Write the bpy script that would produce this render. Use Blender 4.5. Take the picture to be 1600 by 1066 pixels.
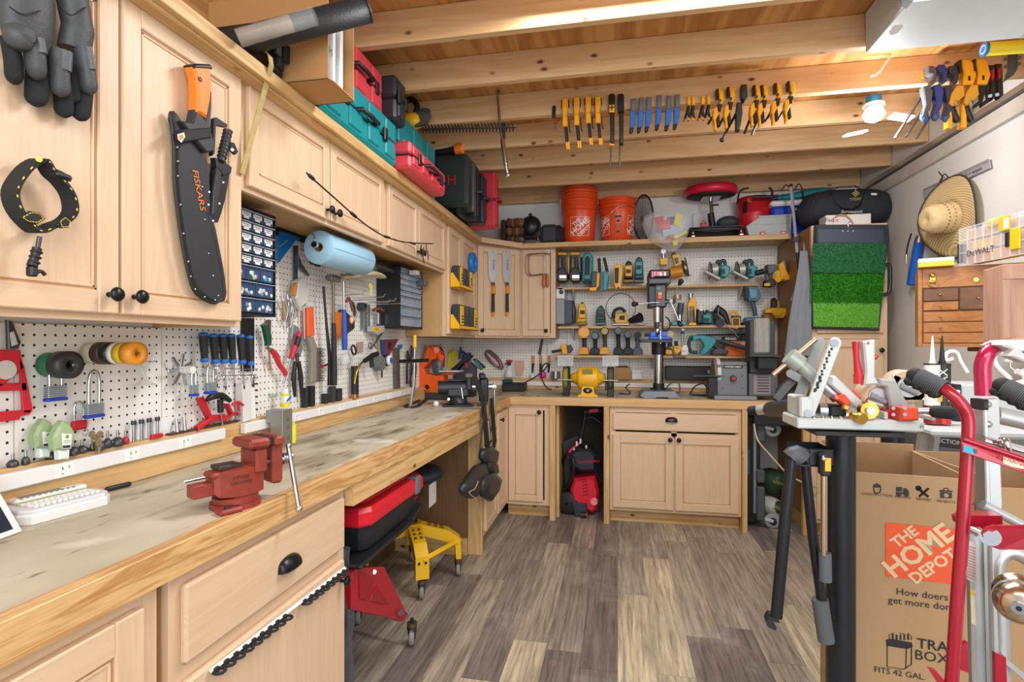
import bpy,bmesh,math,random
from mathutils import Vector,Matrix
random.seed(7)
for o in list(bpy.data.objects):bpy.data.objects.remove(o)
S=bpy.context.scene
R=math.radians
# -- camera
F=840.0;CZ=1.32;HY=538.0
PSI=math.atan(165/F);SN=math.sin(PSI);CS=math.cos(PSI)
cam_d=bpy.data.cameras.new('camera');cam=bpy.data.objects.new('camera',cam_d)
S.collection.objects.link(cam)
cam_d.sensor_width=36;cam_d.lens=F/1600*36;cam_d.shift_y=(HY-533)/1600
cam_d.clip_start=.02
cam.location=(0,0,CZ);cam.rotation_euler=(R(90),0,PSI)
S.camera=cam
# -- light
w=bpy.data.worlds.new('world');S.world=w;w.use_nodes=True
bg=w.node_tree.nodes['Background'];bg.inputs[0].default_value=(.92,.95,1,1);bg.inputs[1].default_value=.8
def area(name,loc,rot,sx,sy,power,col=(1,1,1)):
 l=bpy.data.lights.new(name,'AREA');l.shape='RECTANGLE';l.size=sx;l.size_y=sy;l.energy=power;l.color=col
 o=bpy.data.objects.new(name,l);o.location=loc;o.rotation_euler=rot;S.collection.objects.link(o);return o
area('overhead_fill_front',(.4,1.93,2.63),(0,0,0),1.5,.25,42,(.95,.97,1))  # unseen area fill added overhead so the back of the room brightens
area('overhead_fill_rear',(.2,-.55,2.45),(R(52),0,0),2.2,.5,26,(.95,.97,1))  # second unseen fill, added high behind the camera
area('behind_camera_fill',(1.2,-1.6,1.5),(R(80),0,R(18)),2.6,2.2,62,(.9,.95,1))  # large unseen cool fill added behind the camera, aimed forward to lift the room
S.view_settings.view_transform='Standard';S.view_settings.look='None'
S.view_settings.gamma=1;S.view_settings.use_curve_mapping=False
S.view_settings.exposure=0.13
# -- pixel helper for laying out: point on a real plane
def U(px,py,X=None,Y=None,Z=None):
 a=(px-800)/F;b=(HY-py)/F
 dx=a*CS-SN;dy=a*SN+CS
 t=X/dx if X is not None else(Y/dy if Y is not None else(Z-CZ)/b)
 return Vector((dx*t,dy*t,CZ+b*t))
 # -- materials
def lin(h):
 h=h.lstrip('#');c=[int(h[i:i+2],16)/255 for i in(0,2,4)]
 return tuple(((x+.055)/1.055)**2.4 if x>.04045 else x/12.92 for x in c)+(1,)
MC={}
def nt(m):
 m.use_nodes=True;n=m.node_tree.nodes;return n,m.node_tree.links,n['Principled BSDF']
def mat(h,rough=.5,metal=0,var=.12,sc=14,bump=0,spec=.5,trans=0,emit=0,coat=0):
 k=('m',h,rough,metal,var,sc,bump,trans,emit,coat)
 if k in MC:return MC[k]
 m=bpy.data.materials.new('surface_'+h.strip('#'));n,l,p=nt(m)
 p.inputs['Roughness'].default_value=rough;p.inputs['Metallic'].default_value=metal
 p.inputs['Specular IOR Level'].default_value=spec
 if coat:p.inputs['Coat Weight'].default_value=coat
 c=lin(h);tc=n.new('ShaderNodeTexCoord');no=n.new('ShaderNodeTexNoise')
 no.inputs['Scale'].default_value=sc;no.inputs['Detail'].default_value=5
 l.new(tc.outputs['Object'],no.inputs['Vector'])
 mx=n.new('ShaderNodeMix');mx.data_type='RGBA'
 mx.inputs[6].default_value=tuple(x*(1-var)for x in c[:3])+(1,)
 mx.inputs[7].default_value=tuple(min(1,x*(1+var))for x in c[:3])+(1,)
 l.new(no.outputs['Fac'],mx.inputs[0]);l.new(mx.outputs[2],p.inputs['Base Color'])
 if trans:p.inputs['Transmission Weight'].default_value=trans;p.inputs['IOR'].default_value=1.25
 if emit:
  p.inputs['Emission Color'].default_value=c;p.inputs['Emission Strength'].default_value=emit
 if bump:
  b=n.new('ShaderNodeBump');b.inputs['Strength'].default_value=bump;b.inputs['Distance'].default_value=.003
  n2=n.new('ShaderNodeTexNoise');n2.inputs['Scale'].default_value=sc*9;n2.inputs['Detail'].default_value=3
  l.new(tc.outputs['Object'],n2.inputs['Vector']);l.new(n2.outputs['Fac'],b.inputs['Height']);l.new(b.outputs[0],p.inputs['Normal'])
 MC[k]=m;return m
def wood(ax,light,dark,rough=.5,fine=1.,knots=0,contrast=.5,name='wood'):
 k=('w',ax,light,dark,rough,fine,knots,contrast)
 if k in MC:return MC[k]
 m=bpy.data.materials.new(name+'_grain_'+ax);n,l,p=nt(m)
 p.inputs['Roughness'].default_value=rough
 tc=n.new('ShaderNodeTexCoord');oi=n.new('ShaderNodeObjectInfo')
 ad=n.new('ShaderNodeVectorMath');ad.operation='ADD'
 ml=n.new('ShaderNodeMath');ml.operation='MULTIPLY';ml.inputs[1].default_value=9
 l.new(oi.outputs['Random'],ml.inputs[0]);l.new(tc.outputs['Object'],ad.inputs[0]);l.new(ml.outputs[0],ad.inputs[1])
 mp=n.new('ShaderNodeMapping');s=[16*fine]*3;s['xyz'.index(ax)]=1.1*fine;mp.inputs['Scale'].default_value=s
 l.new(ad.outputs[0],mp.inputs[0])
 no=n.new('ShaderNodeTexNoise');no.inputs['Scale'].default_value=1;no.inputs['Detail'].default_value=4;no.inputs['Distortion'].default_value=.6
 l.new(mp.outputs[0],no.inputs['Vector'])
 mu=n.new('ShaderNodeMath');mu.operation='MULTIPLY';mu.inputs[1].default_value=34;l.new(no.outputs['Fac'],mu.inputs[0])
 si=n.new('ShaderNodeMath');si.operation='SINE';l.new(mu.outputs[0],si.inputs[0])
 mr=n.new('ShaderNodeMapRange');mr.inputs[1].default_value=-1;mr.inputs[2].default_value=1;mr.inputs[3].default_value=.5-contrast/2;mr.inputs[4].default_value=.5+contrast/2
 l.new(si.outputs[0],mr.inputs[0])
 n3=n.new('ShaderNodeTexNoise');n3.inputs['Scale'].default_value=7;n3.inputs['Detail'].default_value=2;l.new(mp.outputs[0],n3.inputs['Vector'])
 av=n.new('ShaderNodeMath');av.operation='MULTIPLY_ADD';av.inputs[1].default_value=.55;l.new(n3.outputs['Fac'],av.inputs[0])
 m5=n.new('ShaderNodeMath');m5.operation='MULTIPLY';m5.inputs[1].default_value=.5;l.new(mr.outputs[0],m5.inputs[0]);l.new(m5.outputs[0],av.inputs[2])
 mx=n.new('ShaderNodeMix');mx.data_type='RGBA';mx.inputs[6].default_value=lin(light);mx.inputs[7].default_value=lin(dark)
 l.new(av.outputs[0],mx.inputs[0]);out=mx.outputs[2]
 if knots:
  mk=n.new('ShaderNodeMapping');s=[15]*3;s['xyz'.index(ax)]=8;mk.inputs['Scale'].default_value=s
  l.new(ad.outputs[0],mk.inputs[0]);vo=n.new('ShaderNodeTexVoronoi');vo.inputs['Scale'].default_value=1;l.new(mk.outputs[0],vo.inputs['Vector'])
  wn=n.new('ShaderNodeSeparateColor');l.new(vo.outputs['Color'],wn.inputs[0])
  gt=n.new('ShaderNodeMath');gt.operation='LESS_THAN';gt.inputs[1].default_value=knots;l.new(wn.outputs[0],gt.inputs[0])
  r2=n.new('ShaderNodeMapRange');r2.inputs[1].default_value=.07;r2.inputs[2].default_value=.19;r2.inputs[3].default_value=1;r2.inputs[4].default_value=0
  l.new(vo.outputs['Distance'],r2.inputs[0]);mm=n.new('ShaderNodeMath');mm.operation='MULTIPLY';l.new(gt.outputs[0],mm.inputs[0]);l.new(r2.outputs[0],mm.inputs[1])
  m3=n.new('ShaderNodeMix');m3.data_type='RGBA';m3.inputs[7].default_value=lin('#5a3418');l.new(mm.outputs[0],m3.inputs[0]);l.new(out,m3.inputs[6]);out=m3.outputs[2]
 l.new(out,p.inputs['Base Color']);MC[k]=m;return m
def birch(ax='z'):return wood(ax,'#e6cbab','#d1ae8a',.42,1.,0,.35,'birch')
def pine(ax='z'):return wood(ax,'#e4c48c','#b98a50',.5,.9,.35,.8,'pine')
def fir(ax='x'):return wood(ax,'#e4c396','#c99c68',.6,.7,.45,.7,'fir')
def dirt_top():
 if 'dt' in MC:return MC['dt']
 m=bpy.data.materials.new('worn_benchtop');n,l,p=nt(m);p.inputs['Roughness'].default_value=.55
 tc=n.new('ShaderNodeTexCoord')
 def N(sc,det,st=(1,1,1)):
  mp=n.new('ShaderNodeMapping');mp.inputs['Scale'].default_value=st;l.new(tc.outputs['Object'],mp.inputs[0])
  a=n.new('ShaderNodeTexNoise');a.inputs['Scale'].default_value=sc;a.inputs['Detail'].default_value=det;l.new(mp.outputs[0],a.inputs['Vector']);return a.outputs['Fac']
 def ramp(src,a,b):
  r=n.new('ShaderNodeMapRange');r.inputs[1].default_value=a;r.inputs[2].default_value=b;l.new(src,r.inputs[0]);return r.outputs[0]
 def mix(f,c1,c2):
  x=n.new('ShaderNodeMix');x.data_type='RGBA';l.new(f,x.inputs[0])
  for i,c in((6,c1),(7,c2)):
   if isinstance(c,str):x.inputs[i].default_value=lin(c)
   else:l.new(c,x.inputs[i])
  return x.outputs[2]
 a=mix(ramp(N(3.5,8,(1,.5,1)),.35,.65),'#d3cab4','#b3a88e')
 b=mix(ramp(N(7,9,(1.4,.35,1)),.53,.68),a,'#837759')
 c=mix(ramp(N(26,6,(1,.3,1)),.63,.72),b,'#54452f')
 d=mix(ramp(N(5,10),.60,.72),c,'#e2dccb')
 l.new(d,p.inputs['Base Color']);MC['dt']=m;return m
def peg_mat(ua,hexc='#e9e7e0'):
 k=('peg',ua,hexc)
 if k in MC:return MC[k]
 m=bpy.data.materials.new('pegboard_holes');n,l,p=nt(m);p.inputs['Roughness'].default_value=.38
 tc=n.new('ShaderNodeTexCoord');se=n.new('ShaderNodeSeparateXYZ');l.new(tc.outputs['Object'],se.inputs[0])
 def cell(o):
  a=n.new('ShaderNodeMath');a.operation='MULTIPLY';a.inputs[1].default_value=1/.0254;l.new(o,a.inputs[0])
  b=n.new('ShaderNodeMath');b.operation='FRACT';l.new(a.outputs[0],b.inputs[0])
  c=n.new('ShaderNodeMath');c.operation='SUBTRACT';c.inputs[1].default_value=.5;l.new(b.outputs[0],c.inputs[0])
  d=n.new('ShaderNodeMath');d.operation='POWER';d.inputs[1].default_value=2;l.new(c.outputs[0],d.inputs[0]);return d.outputs[0]
 s=n.new('ShaderNodeMath');s.operation='ADD';l.new(cell(se.outputs[ua.upper()]),s.inputs[0]);l.new(cell(se.outputs['Z']),s.inputs[1])
 t=n.new('ShaderNodeMath');t.operation='LESS_THAN';t.inputs[1].default_value=.0165;l.new(s.outputs[0],t.inputs[0])
 mx=n.new('ShaderNodeMix');mx.data_type='RGBA';mx.inputs[6].default_value=lin(hexc);mx.inputs[7].default_value=lin('#14110e')
 l.new(t.outputs[0],mx.inputs[0]);l.new(mx.outputs[2],p.inputs['Base Color']);MC[k]=m;return m
def plank_floor():
 m=bpy.data.materials.new('vinyl_plank');n,l,p=nt(m);p.inputs['Roughness'].default_value=.42
 tc=n.new('ShaderNodeTexCoord');se=n.new('ShaderNodeSeparateXYZ');l.new(tc.outputs['Object'],se.inputs[0])
 def ma(op,a,b=None):
  x=n.new('ShaderNodeMath');x.operation=op
  for i,v in enumerate((a,b)):
   if v is None:continue
   if isinstance(v,(int,float)):x.inputs[i].default_value=v
   else:l.new(v,x.inputs[i])
  return x.outputs[0]
 xr=ma('DIVIDE',se.outputs['X'],.152);row=ma('FLOOR',xr)
 wn=n.new('ShaderNodeTexWhiteNoise');wn.noise_dimensions='1D';l.new(row,wn.inputs['W'])
 yy=ma('ADD',ma('DIVIDE',se.outputs['Y'],1.2),wn.outputs['Value']);col=ma('FLOOR',yy)
 cb=n.new('ShaderNodeCombineXYZ');l.new(row,cb.inputs[0]);l.new(col,cb.inputs[1])
 w2=n.new('ShaderNodeTexWhiteNoise');w2.noise_dimensions='2D';l.new(cb.outputs[0],w2.inputs['Vector'])
 cr=n.new('ShaderNodeValToRGB');e=cr.color_ramp;e.interpolation='CONSTANT'
 cols=['#8a7f74','#ada08a','#786e67','#978b7d','#b8aa8e','#81766f','#9f9280','#746a64']
 e.elements[0].color=lin(cols[0]);e.elements[1].position=1/8;e.elements[1].color=lin(cols[1])
 for i in range(2,8):x=e.elements.new(i/8);x.color=lin(cols[i])
 l.new(w2.outputs['Value'],cr.inputs[0])
 sc=n.new('ShaderNodeVectorMath');sc.operation='SCALE';sc.inputs['Scale'].default_value=5;l.new(w2.outputs['Color'],sc.inputs[0])
 ad=n.new('ShaderNodeVectorMath');l.new(tc.outputs['Object'],ad.inputs[0]);l.new(sc.outputs[0],ad.inputs[1])
 mp=n.new('ShaderNodeMapping');mp.inputs['Scale'].default_value=(60,3.2,1);l.new(ad.outputs[0],mp.inputs[0])
 g=n.new('ShaderNodeTexNoise');g.inputs['Scale'].default_value=1;g.inputs['Detail'].default_value=7;g.inputs['Distortion'].default_value=.5;g.inputs['Roughness'].default_value=.65;l.new(mp.outputs[0],g.inputs['Vector'])
 gr=n.new('ShaderNodeMapRange');gr.inputs[1].default_value=.3;gr.inputs[2].default_value=.7;gr.inputs[3].default_value=.42;gr.inputs[4].default_value=1.48;l.new(g.outputs['Fac'],gr.inputs[0])
 mp2=n.new('ShaderNodeMapping');mp2.inputs['Scale'].default_value=(4,1.2,1);l.new(ad.outputs[0],mp2.inputs[0])
 g2=n.new('ShaderNodeTexNoise');g2.inputs['Scale'].default_value=1.2;g2.inputs['Detail'].default_value=6;l.new(mp2.outputs[0],g2.inputs['Vector'])
 gr2=n.new('ShaderNodeMapRange');gr2.inputs[1].default_value=.3;gr2.inputs[2].default_value=.7;gr2.inputs[3].default_value=.8;gr2.inputs[4].default_value=1.15;l.new(g2.outputs['Fac'],gr2.inputs[0])
 fx=ma('FRACT',xr);fy=ma('FRACT',yy)
 seam=ma('MINIMUM',ma('GREATER_THAN',fx,.012),ma('GREATER_THAN',fy,.002));seam=ma('ADD',ma('MULTIPLY',seam,.5),.5)
 k=ma('MULTIPLY',ma('MULTIPLY',gr.outputs[0],gr2.outputs[0]),seam)
 vm=n.new('ShaderNodeVectorMath');vm.operation='SCALE';l.new(cr.outputs[0],vm.inputs[0]);l.new(k,vm.inputs['Scale'])
 d1=n.new('ShaderNodeTexNoise');d1.inputs['Scale'].default_value=2.2;d1.inputs['Detail'].default_value=9;d1.inputs['Roughness'].default_value=.7;l.new(tc.outputs['Object'],d1.inputs['Vector'])
 dr=n.new('ShaderNodeMapRange');dr.inputs[1].default_value=.53;dr.inputs[2].default_value=.75;dr.inputs[3].default_value=0;dr.inputs[4].default_value=.35;l.new(d1.outputs['Fac'],dr.inputs[0])
 mx=n.new('ShaderNodeMix');mx.data_type='RGBA';mx.inputs[7].default_value=lin('#c4bfb4');l.new(dr.outputs[0],mx.inputs[0]);l.new(vm.outputs[0],mx.inputs[6])
 l.new(mx.outputs[2],p.inputs['Base Color']);return m
def glassy(h='#f4f8fa',alpha=.22,rough=.08):
 k=('g',h,alpha)
 if k in MC:return MC[k]
 m=bpy.data.materials.new('clear_plastic');n,l,p=nt(m);p.inputs['Base Color'].default_value=lin(h)
 p.inputs['Roughness'].default_value=rough;p.inputs['Alpha'].default_value=alpha;MC[k]=m;return m
BLK=mat('#1b1b1d',.45);BLKR=mat('#202022',.75,bump=.3);BLKG=mat('#111114',.22);DGR=mat('#3a3c40',.5)
STL=mat('#b9bcbf',.28,1,.08);CHR=mat('#d6d8da',.14,1,.04);IRON=mat('#55575a',.45,.8);ALU=mat('#c9ccce',.38,.9)
WHT=mat('#ecebe6',.45,var=.04);YEL=mat('#f2b81c',.4,var=.05);ORG=mat('#f5801e',.4,var=.05);RED=mat('#c3202c',.35,var=.08)
TEAL=mat('#128a92',.4,var=.06);BLU=mat('#1760c4',.38,var=.06);GRY=mat('#8d9196',.5);CARD=mat('#b98a57',.8,var=.07,sc=30);PINKR=mat('#d8434e',.42,var=.05)
LGR=mat('#c3c7c5',.4,var=.05);BRASS=mat('#c9a24a',.25,1);BRN=mat('#6a4526',.6);SILV=mat('#dfe1e2',.3,.6,.04)
# -- mesh builder (world coordinates, optional local matrix)
def fr(x,y,z,rz=0,rx=0,ry=0):return Matrix.Translation((x,y,z))@Matrix.Rotation(R(rz),4,'Z')@Matrix.Rotation(R(rx),4,'X')@Matrix.Rotation(R(ry),4,'Y')
_txt={}
class MB:
 def __init__(s,M=None):s.v=[];s.f=[];s.fm=[];s.fs=[];s.mats=[];s.M=M or Matrix()
 def add(s,vs,fs,m,smooth=False):
  b=len(s.v);s.v+=[s.M@Vector(v)for v in vs]
  if m not in s.mats:s.mats.append(m)
  i=s.mats.index(m)
  for f in fs:s.f.append([b+k for k in f]);s.fm.append(i);s.fs.append(smooth)
  return s
 def box(s,c,d,m,bev=0,rot=None):
  hx,hy,hz=d[0]/2,d[1]/2,d[2]/2;T=Matrix.Translation(c)
  if rot:T=T@Matrix.Rotation(R(rot[2]),4,'Z')@Matrix.Rotation(R(rot[1]),4,'Y')@Matrix.Rotation(R(rot[0]),4,'X')
  b=min(bev,hx*.9,hy*.9,hz*.9)
  if b<=0:
   vs=[(x*hx,y*hy,z*hz)for x in(-1,1)for y in(-1,1)for z in(-1,1)]
   fs=[(0,1,3,2),(4,6,7,5),(0,4,5,1),(2,3,7,6),(0,2,6,4),(1,5,7,3)]
  else:
   vs=[];ix={}
   for x in(-1,1):
    for y in(-1,1):
     for z in(-1,1):
      for a in range(3):
       p=[x*(hx-b),y*(hy-b),z*(hz-b)];p[a]+=(x,y,z)[a]*b;ix[(x,y,z,a)]=len(vs);vs.append(p)
   fs=[]
   for a in range(3):
    o=[i for i in range(3)if i!=a]
    for sg in(-1,1):
     q=[]
     for(u,v)in((-1,-1),(1,-1),(1,1),(-1,1)):
      k=[0,0,0];k[a]=sg;k[o[0]]=u;k[o[1]]=v;q.append(ix[(k[0],k[1],k[2],a)])
     fs.append(q)
   for a in range(3):
    o=[i for i in range(3)if i!=a]
    for u in(-1,1):
     for v in(-1,1):
      q=[]
      for t,ax in((-1,o[0]),(1,o[0]),(1,o[1]),(-1,o[1])):
       k=[0,0,0];k[a]=t;k[o[0]]=u;k[o[1]]=v;q.append(ix[(k[0],k[1],k[2],ax)])
      fs.append(q)
   for x in(-1,1):
    for y in(-1,1):
     for z in(-1,1):fs.append([ix[(x,y,z,a)]for a in range(3)])
  return s.add([T@Vector(v)for v in vs],fs,m)
 def bx(s,x0,x1,y0,y1,z0,z1,m,bev=0):return s.box(((x0+x1)/2,(y0+y1)/2,(z0+z1)/2),(abs(x1-x0),abs(y1-y0),abs(z1-z0)),m,bev)
 def cyl(s,p0,p1,r,m,r2=None,n=16,caps=True):
  p0=Vector(p0);p1=Vector(p1);r2=r if r2 is None else r2;d=(p1-p0).normalized()
  u=d.orthogonal().normalized();w=d.cross(u)
  ring=[u*math.cos(2*math.pi*i/n)+w*math.sin(2*math.pi*i/n)for i in range(n)]
  vs=[p0+q*r for q in ring]+[p1+q*r2 for q in ring]
  s.add(vs,[(i,(i+1)%n,n+(i+1)%n,n+i)for i in range(n)],m,n>7)
  if caps:
   if r>1e-5:s.add(vs[:n],[list(range(n))[::-1]],m)
   if r2>1e-5:s.add(vs[n:],[list(range(n))],m)
  return s
 def tube(s,pts,r,m,n=8,closed=False,smooth=0,flat=1):
  pts=[Vector(p)for p in pts];rr=r if isinstance(r,(list,tuple))else[r]*len(pts)
  if smooth:
   np_,nr=[],[];L=len(pts);rng=range(L)if closed else range(L-1)
   for i in rng:
    g=(lambda j:pts[j%L])if closed else(lambda j:pts[max(0,min(L-1,j))])
    a,b,c,d=g(i-1),g(i),g(i+1),g(i+2)
    for k in range(smooth):
     t=k/smooth
     np_.append(.5*((2*b)+(c-a)*t+(2*a-5*b+4*c-d)*t*t+(3*b-a-3*c+d)*t**3));nr.append(rr[i]*(1-t)+rr[(i+1)%L]*t)
   if not closed:np_.append(pts[-1]);nr.append(rr[-1])
   pts,rr=np_,nr
  L=len(pts);vs=[];u=None
  for i in range(L):
   if closed:d=(pts[(i+1)%L]-pts[i-1])
   else:d=pts[min(L-1,i+1)]-pts[max(0,i-1)]
   if d.length<1e-9:d=Vector((0,0,1))
   d.normalize()
   if u is None:u=d.orthogonal().normalized()if abs(d.z)>.99 else d.cross(Vector((0,0,1))).normalized()
   else:
    u=(u-d*u.dot(d));u=u.normalized()if u.length>1e-6 else d.orthogonal().normalized()
   w=d.cross(u)
   for k in range(n):a=2*math.pi*k/n;vs.append(pts[i]+(u*math.cos(a)+w*math.sin(a)*flat)*rr[i])
  fs=[(i*n+k,i*n+(k+1)%n,((i+1)%L)*n+(k+1)%n,((i+1)%L)*n+k)for i in range(L if closed else L-1)for k in range(n)]
  s.add(vs,fs,m,n>4)
  if not closed:s.add(vs[:n],[list(range(n))[::-1]],m);s.add(vs[-n:],[list(range(n))],m)
  return s
 def lathe(s,prof,m,o=(0,0,0),ax=(0,0,1),n=24,smooth=True,sc=(1,1)):
  o=Vector(o);d=Vector(ax).normalized();u=Vector((1,0,0))if abs(d.z)>.9 else d.cross(Vector((0,0,1))).normalized();w=d.cross(u)
  vs=[]
  for(r,h)in prof:
   for k in range(n):a=2*math.pi*k/n;vs.append(o+d*h+(u*math.cos(a)*sc[0]+w*math.sin(a)*sc[1])*r)
  fs=[]
  for i in range(len(prof)-1):
   if prof[i][0]<1e-6 and prof[i+1][0]<1e-6:continue
   for k in range(n):fs.append((i*n+k,i*n+(k+1)%n,(i+1)*n+(k+1)%n,(i+1)*n+k))
  return s.add(vs,fs,m,smooth)
 def ball(s,c,r,m,n=16,rot=None):
  r=(r,r,r)if isinstance(r,(int,float))else r;T=Matrix.Translation(c)
  if rot:T=T@Matrix.Rotation(R(rot[2]),4,'Z')@Matrix.Rotation(R(rot[1]),4,'Y')@Matrix.Rotation(R(rot[0]),4,'X')
  h=n//2;vs=[]
  for i in range(h+1):
   a=math.pi*i/h
   for k in range(n):b=2*math.pi*k/n;vs.append(T@Vector((r[0]*math.sin(a)*math.cos(b),r[1]*math.sin(a)*math.sin(b),-r[2]*math.cos(a))))
  return s.add(vs,[(i*n+k,i*n+(k+1)%n,(i+1)*n+(k+1)%n,(i+1)*n+k)for i in range(h)for k in range(n)],m,True)
 def torus(s,c,Rr,r,m,ax=(0,0,1),n=28,k=8,sc=(1,1)):
  c=Vector(c);d=Vector(ax).normalized();u=d.orthogonal().normalized();w=d.cross(u)
  return s.tube([c+(u*math.cos(2*math.pi*i/n)*sc[0]+w*math.sin(2*math.pi*i/n)*sc[1])*Rr for i in range(n)],r,m,k,True)
 def slab(s,pts,d,m,bev=0,smooth=False):
  """polygon pts (3-D, coplanar) extruded by vector d, front rim chamfered by bev"""
  pts=[Vector(p)for p in pts];d=Vector(d);n=len(pts)
  nn=Vector((0,0,0))
  for i in range(n):nn+=(pts[i]-pts[0]).cross(pts[(i+1)%n]-pts[0])
  nn.normalize()
  if nn.dot(d)<0:pts=pts[::-1];nn=-nn
  if bev:
   ins=[]
   for i in range(n):
    a,b,c=pts[i-1],pts[i],pts[(i+1)%n];e1=(b-a).normalized();e2=(c-b).normalized()
    n1=nn.cross(e1);n2=nn.cross(e2);q=(n1+n2);q=q/max(.35,q.length_squared/2)if q.length>1e-6 else n1
    ins.append(b+q*bev)
   dd=d*(1-bev/d.length);vs=pts+[p+dd for p in pts]+[p+d for p in ins]
   fs=[list(range(n))[::-1]]+[(i,(i+1)%n,n+(i+1)%n,n+i)for i in range(n)]+[(n+i,n+(i+1)%n,2*n+(i+1)%n,2*n+i)for i in range(n)]+[list(range(2*n,3*n))]
  else:
   vs=pts+[p+d for p in pts]
   fs=[list(range(n))[::-1],list(range(n,2*n))]+[(i,(i+1)%n,n+(i+1)%n,n+i)for i in range(n)]
  return s.add(vs,fs,m,smooth)
 def loft(s,rings,m,smooth=True,caps=True,closed=False):
  n=len(rings[0]);vs=[Vector(p)for r in rings for p in r];L=len(rings)
  s.add(vs,[(i*n+k,i*n+(k+1)%n,((i+1)%L)*n+(k+1)%n,((i+1)%L)*n+k)for i in range(L if closed else L-1)for k in range(n)],m,smooth)
  if caps and not closed:s.add(rings[0],[list(range(n))[::-1]],m);s.add(rings[-1],[list(range(n))],m)
  return s
 def band(s,pts,wv,th,m):
  """flat strap along pts, width vector wv, thickness th"""
  pts=[Vector(p)for p in pts];wv=Vector(wv);rings=[]
  for i,p in enumerate(pts):
   d=(pts[min(len(pts)-1,i+1)]-pts[max(0,i-1)]).normalized();t=d.cross(wv).normalized()*th/2
   rings.append([p-wv/2-t,p+wv/2-t,p+wv/2+t,p-wv/2+t])
  return s.loft(rings,m,smooth=False)
 def text(s,t,size,o,right,up,m,depth=.0006,align='CENTER',squash=1,spacing=1,bold=0):
  k=(t,align,spacing,bold)
  if k not in _txt:
   c=bpy.data.curves.new('t','FONT');c.body=t;c.size=1;c.align_x=align;c.align_y='CENTER';c.resolution_u=2;c.space_character=spacing;c.offset=bold
   ob=bpy.data.objects.new('t',c);S.collection.objects.link(ob);dg=bpy.context.evaluated_depsgraph_get();dg.update()
   me=ob.evaluated_get(dg).to_mesh();_txt[k]=([tuple(v.co)for v in me.vertices],[list(p.vertices)for p in me.polygons]);ob.evaluated_get(dg).to_mesh_clear()
   bpy.data.objects.remove(ob);bpy.data.curves.remove(c)
  V,Fs=_txt[k];right=Vector(right).normalized();up=Vector(up).normalized();nn=right.cross(up);o=Vector(o)
  return s.add([o+right*v[0]*size*squash+up*v[1]*size+nn*depth for v in V],Fs,m)
 def build(s,name,parent=None,origin=Vector((0,0,0))):
  me=bpy.data.meshes.new(name);me.from_pydata([tuple(v-origin)for v in s.v],[],s.f)
  for m in s.mats:me.materials.append(m)
  me.polygons.foreach_set('material_index',s.fm);me.polygons.foreach_set('use_smooth',s.fs);me.update()
  bm=bmesh.new();bm.from_mesh(me);bmesh.ops.recalc_face_normals(bm,faces=bm.faces);bm.to_mesh(me);bm.free()
  o=bpy.data.objects.new(name,me);S.collection.objects.link(o)
  if parent:o.parent=parent
  return o
ALL=[]
class Part(MB):
 def __init__(s,name,M,label=None):MB.__init__(s,M);s.name=name;s.subs=[];s.label=label
 def p(s,name,label=None):q=Part(name,s.M,label);s.subs.append(q);return q
class Thing:
 def __init__(s,name,label,cat,group=None,M=None,kind=None):
  s.name,s.label,s.cat,s.group,s.kind,s.M=name,label,cat,group,kind,M or Matrix();s.parts=[];s.single=None;ALL.append(s)
 def p(s,name,label=None):q=Part(name,s.M,label);s.parts.append(q);return q
 def finish(s):
  mbs=[s.single]if s.single else[x for p in s.parts for x in[p]+p.subs]
  vs=[v for b in mbs for v in b.v];xs=[v.x for v in vs];ys=[v.y for v in vs];zs=[v.z for v in vs]
  base=Vector(((min(xs)+max(xs))/2,(min(ys)+max(ys))/2,min(zs)))
  if s.kind=='structure':base=Vector((0,0,0))
  if s.single and not s.single.subs:root=s.single.build(s.name,None,base)
  elif s.single:
   root=s.single.build(s.name,None,base)
   for q in s.single.subs:q.build(q.name,root,base)
  else:
   root=bpy.data.objects.new(s.name,None);root.empty_display_size=.05;S.collection.objects.link(root)
   for p in s.parts:
    if not p.v:continue
    o=p.build(p.name,root,base)
    if p.label:o['label']=p.label
    for q in p.subs:
     oq=q.build(q.name,o,base)
     if q.label:oq['label']=q.label
  root.location=base
  if s.kind:root['kind']=s.kind
  if s.kind!='structure':root['label']=s.label;root['category']=s.cat
  if s.group:root['group']=s.group
  return root
def solo(name,label,cat,group=None,M=None,kind=None):
 t=Thing(name,label,cat,group,M,kind);t.single=Part(name,M or Matrix());return t.single
def struct(name):return solo(name,None,None,kind='structure')
# == room shell
XL,XR,YB=-1.42,1.90,4.79
JB,CT=2.58,2.72
ZB=.922
XF=-.86
YF=4.0
XC=-1.124
PLAS=mat('#e4e4e0',.7,var=.03,sc=3)
struct('floor').bx(-1.5,2.0,-1.2,4.9,-.05,0,plank_floor())
struct('wall_left').bx(XL-.1,XL,-1.2,YB+.1,0,CT+.1,PLAS)
struct('wall_back').bx(XL,XR,YB,YB+.1,0,CT+.1,PLAS)
struct('wall_right').bx(XR,XR+.1,-1.2,YB+.1,0,CT+.1,PLAS)
def XE_(y):return-.868+.013*max(0,y-.6)/1.05 if y<1.65 else-.855+.055*(y-1.65)/2.35
PLY=wood('y','#dcaa68','#a0622a',.6,.3,0,1.,'plywood')
struct('ceiling').bx(XL,XR,-1.2,YB,CT,CT+.02,PLY)
struct('trim_20').bx(XL,XL+.004,-1.2,YB,2.16,CT,PLY)
for i,yb in enumerate((4.765,4.27,3.81,3.39,2.975,2.555,2.15,1.745,1.34)):
 j=struct('trim_%d'%(i+1));j.bx(XL,XR-.005,yb-.038,yb,JB,CT-.0005,fir('x'),.003)
t=Thing('wall_track','galvanised metal track running along the top of the right wall','track')
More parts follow.
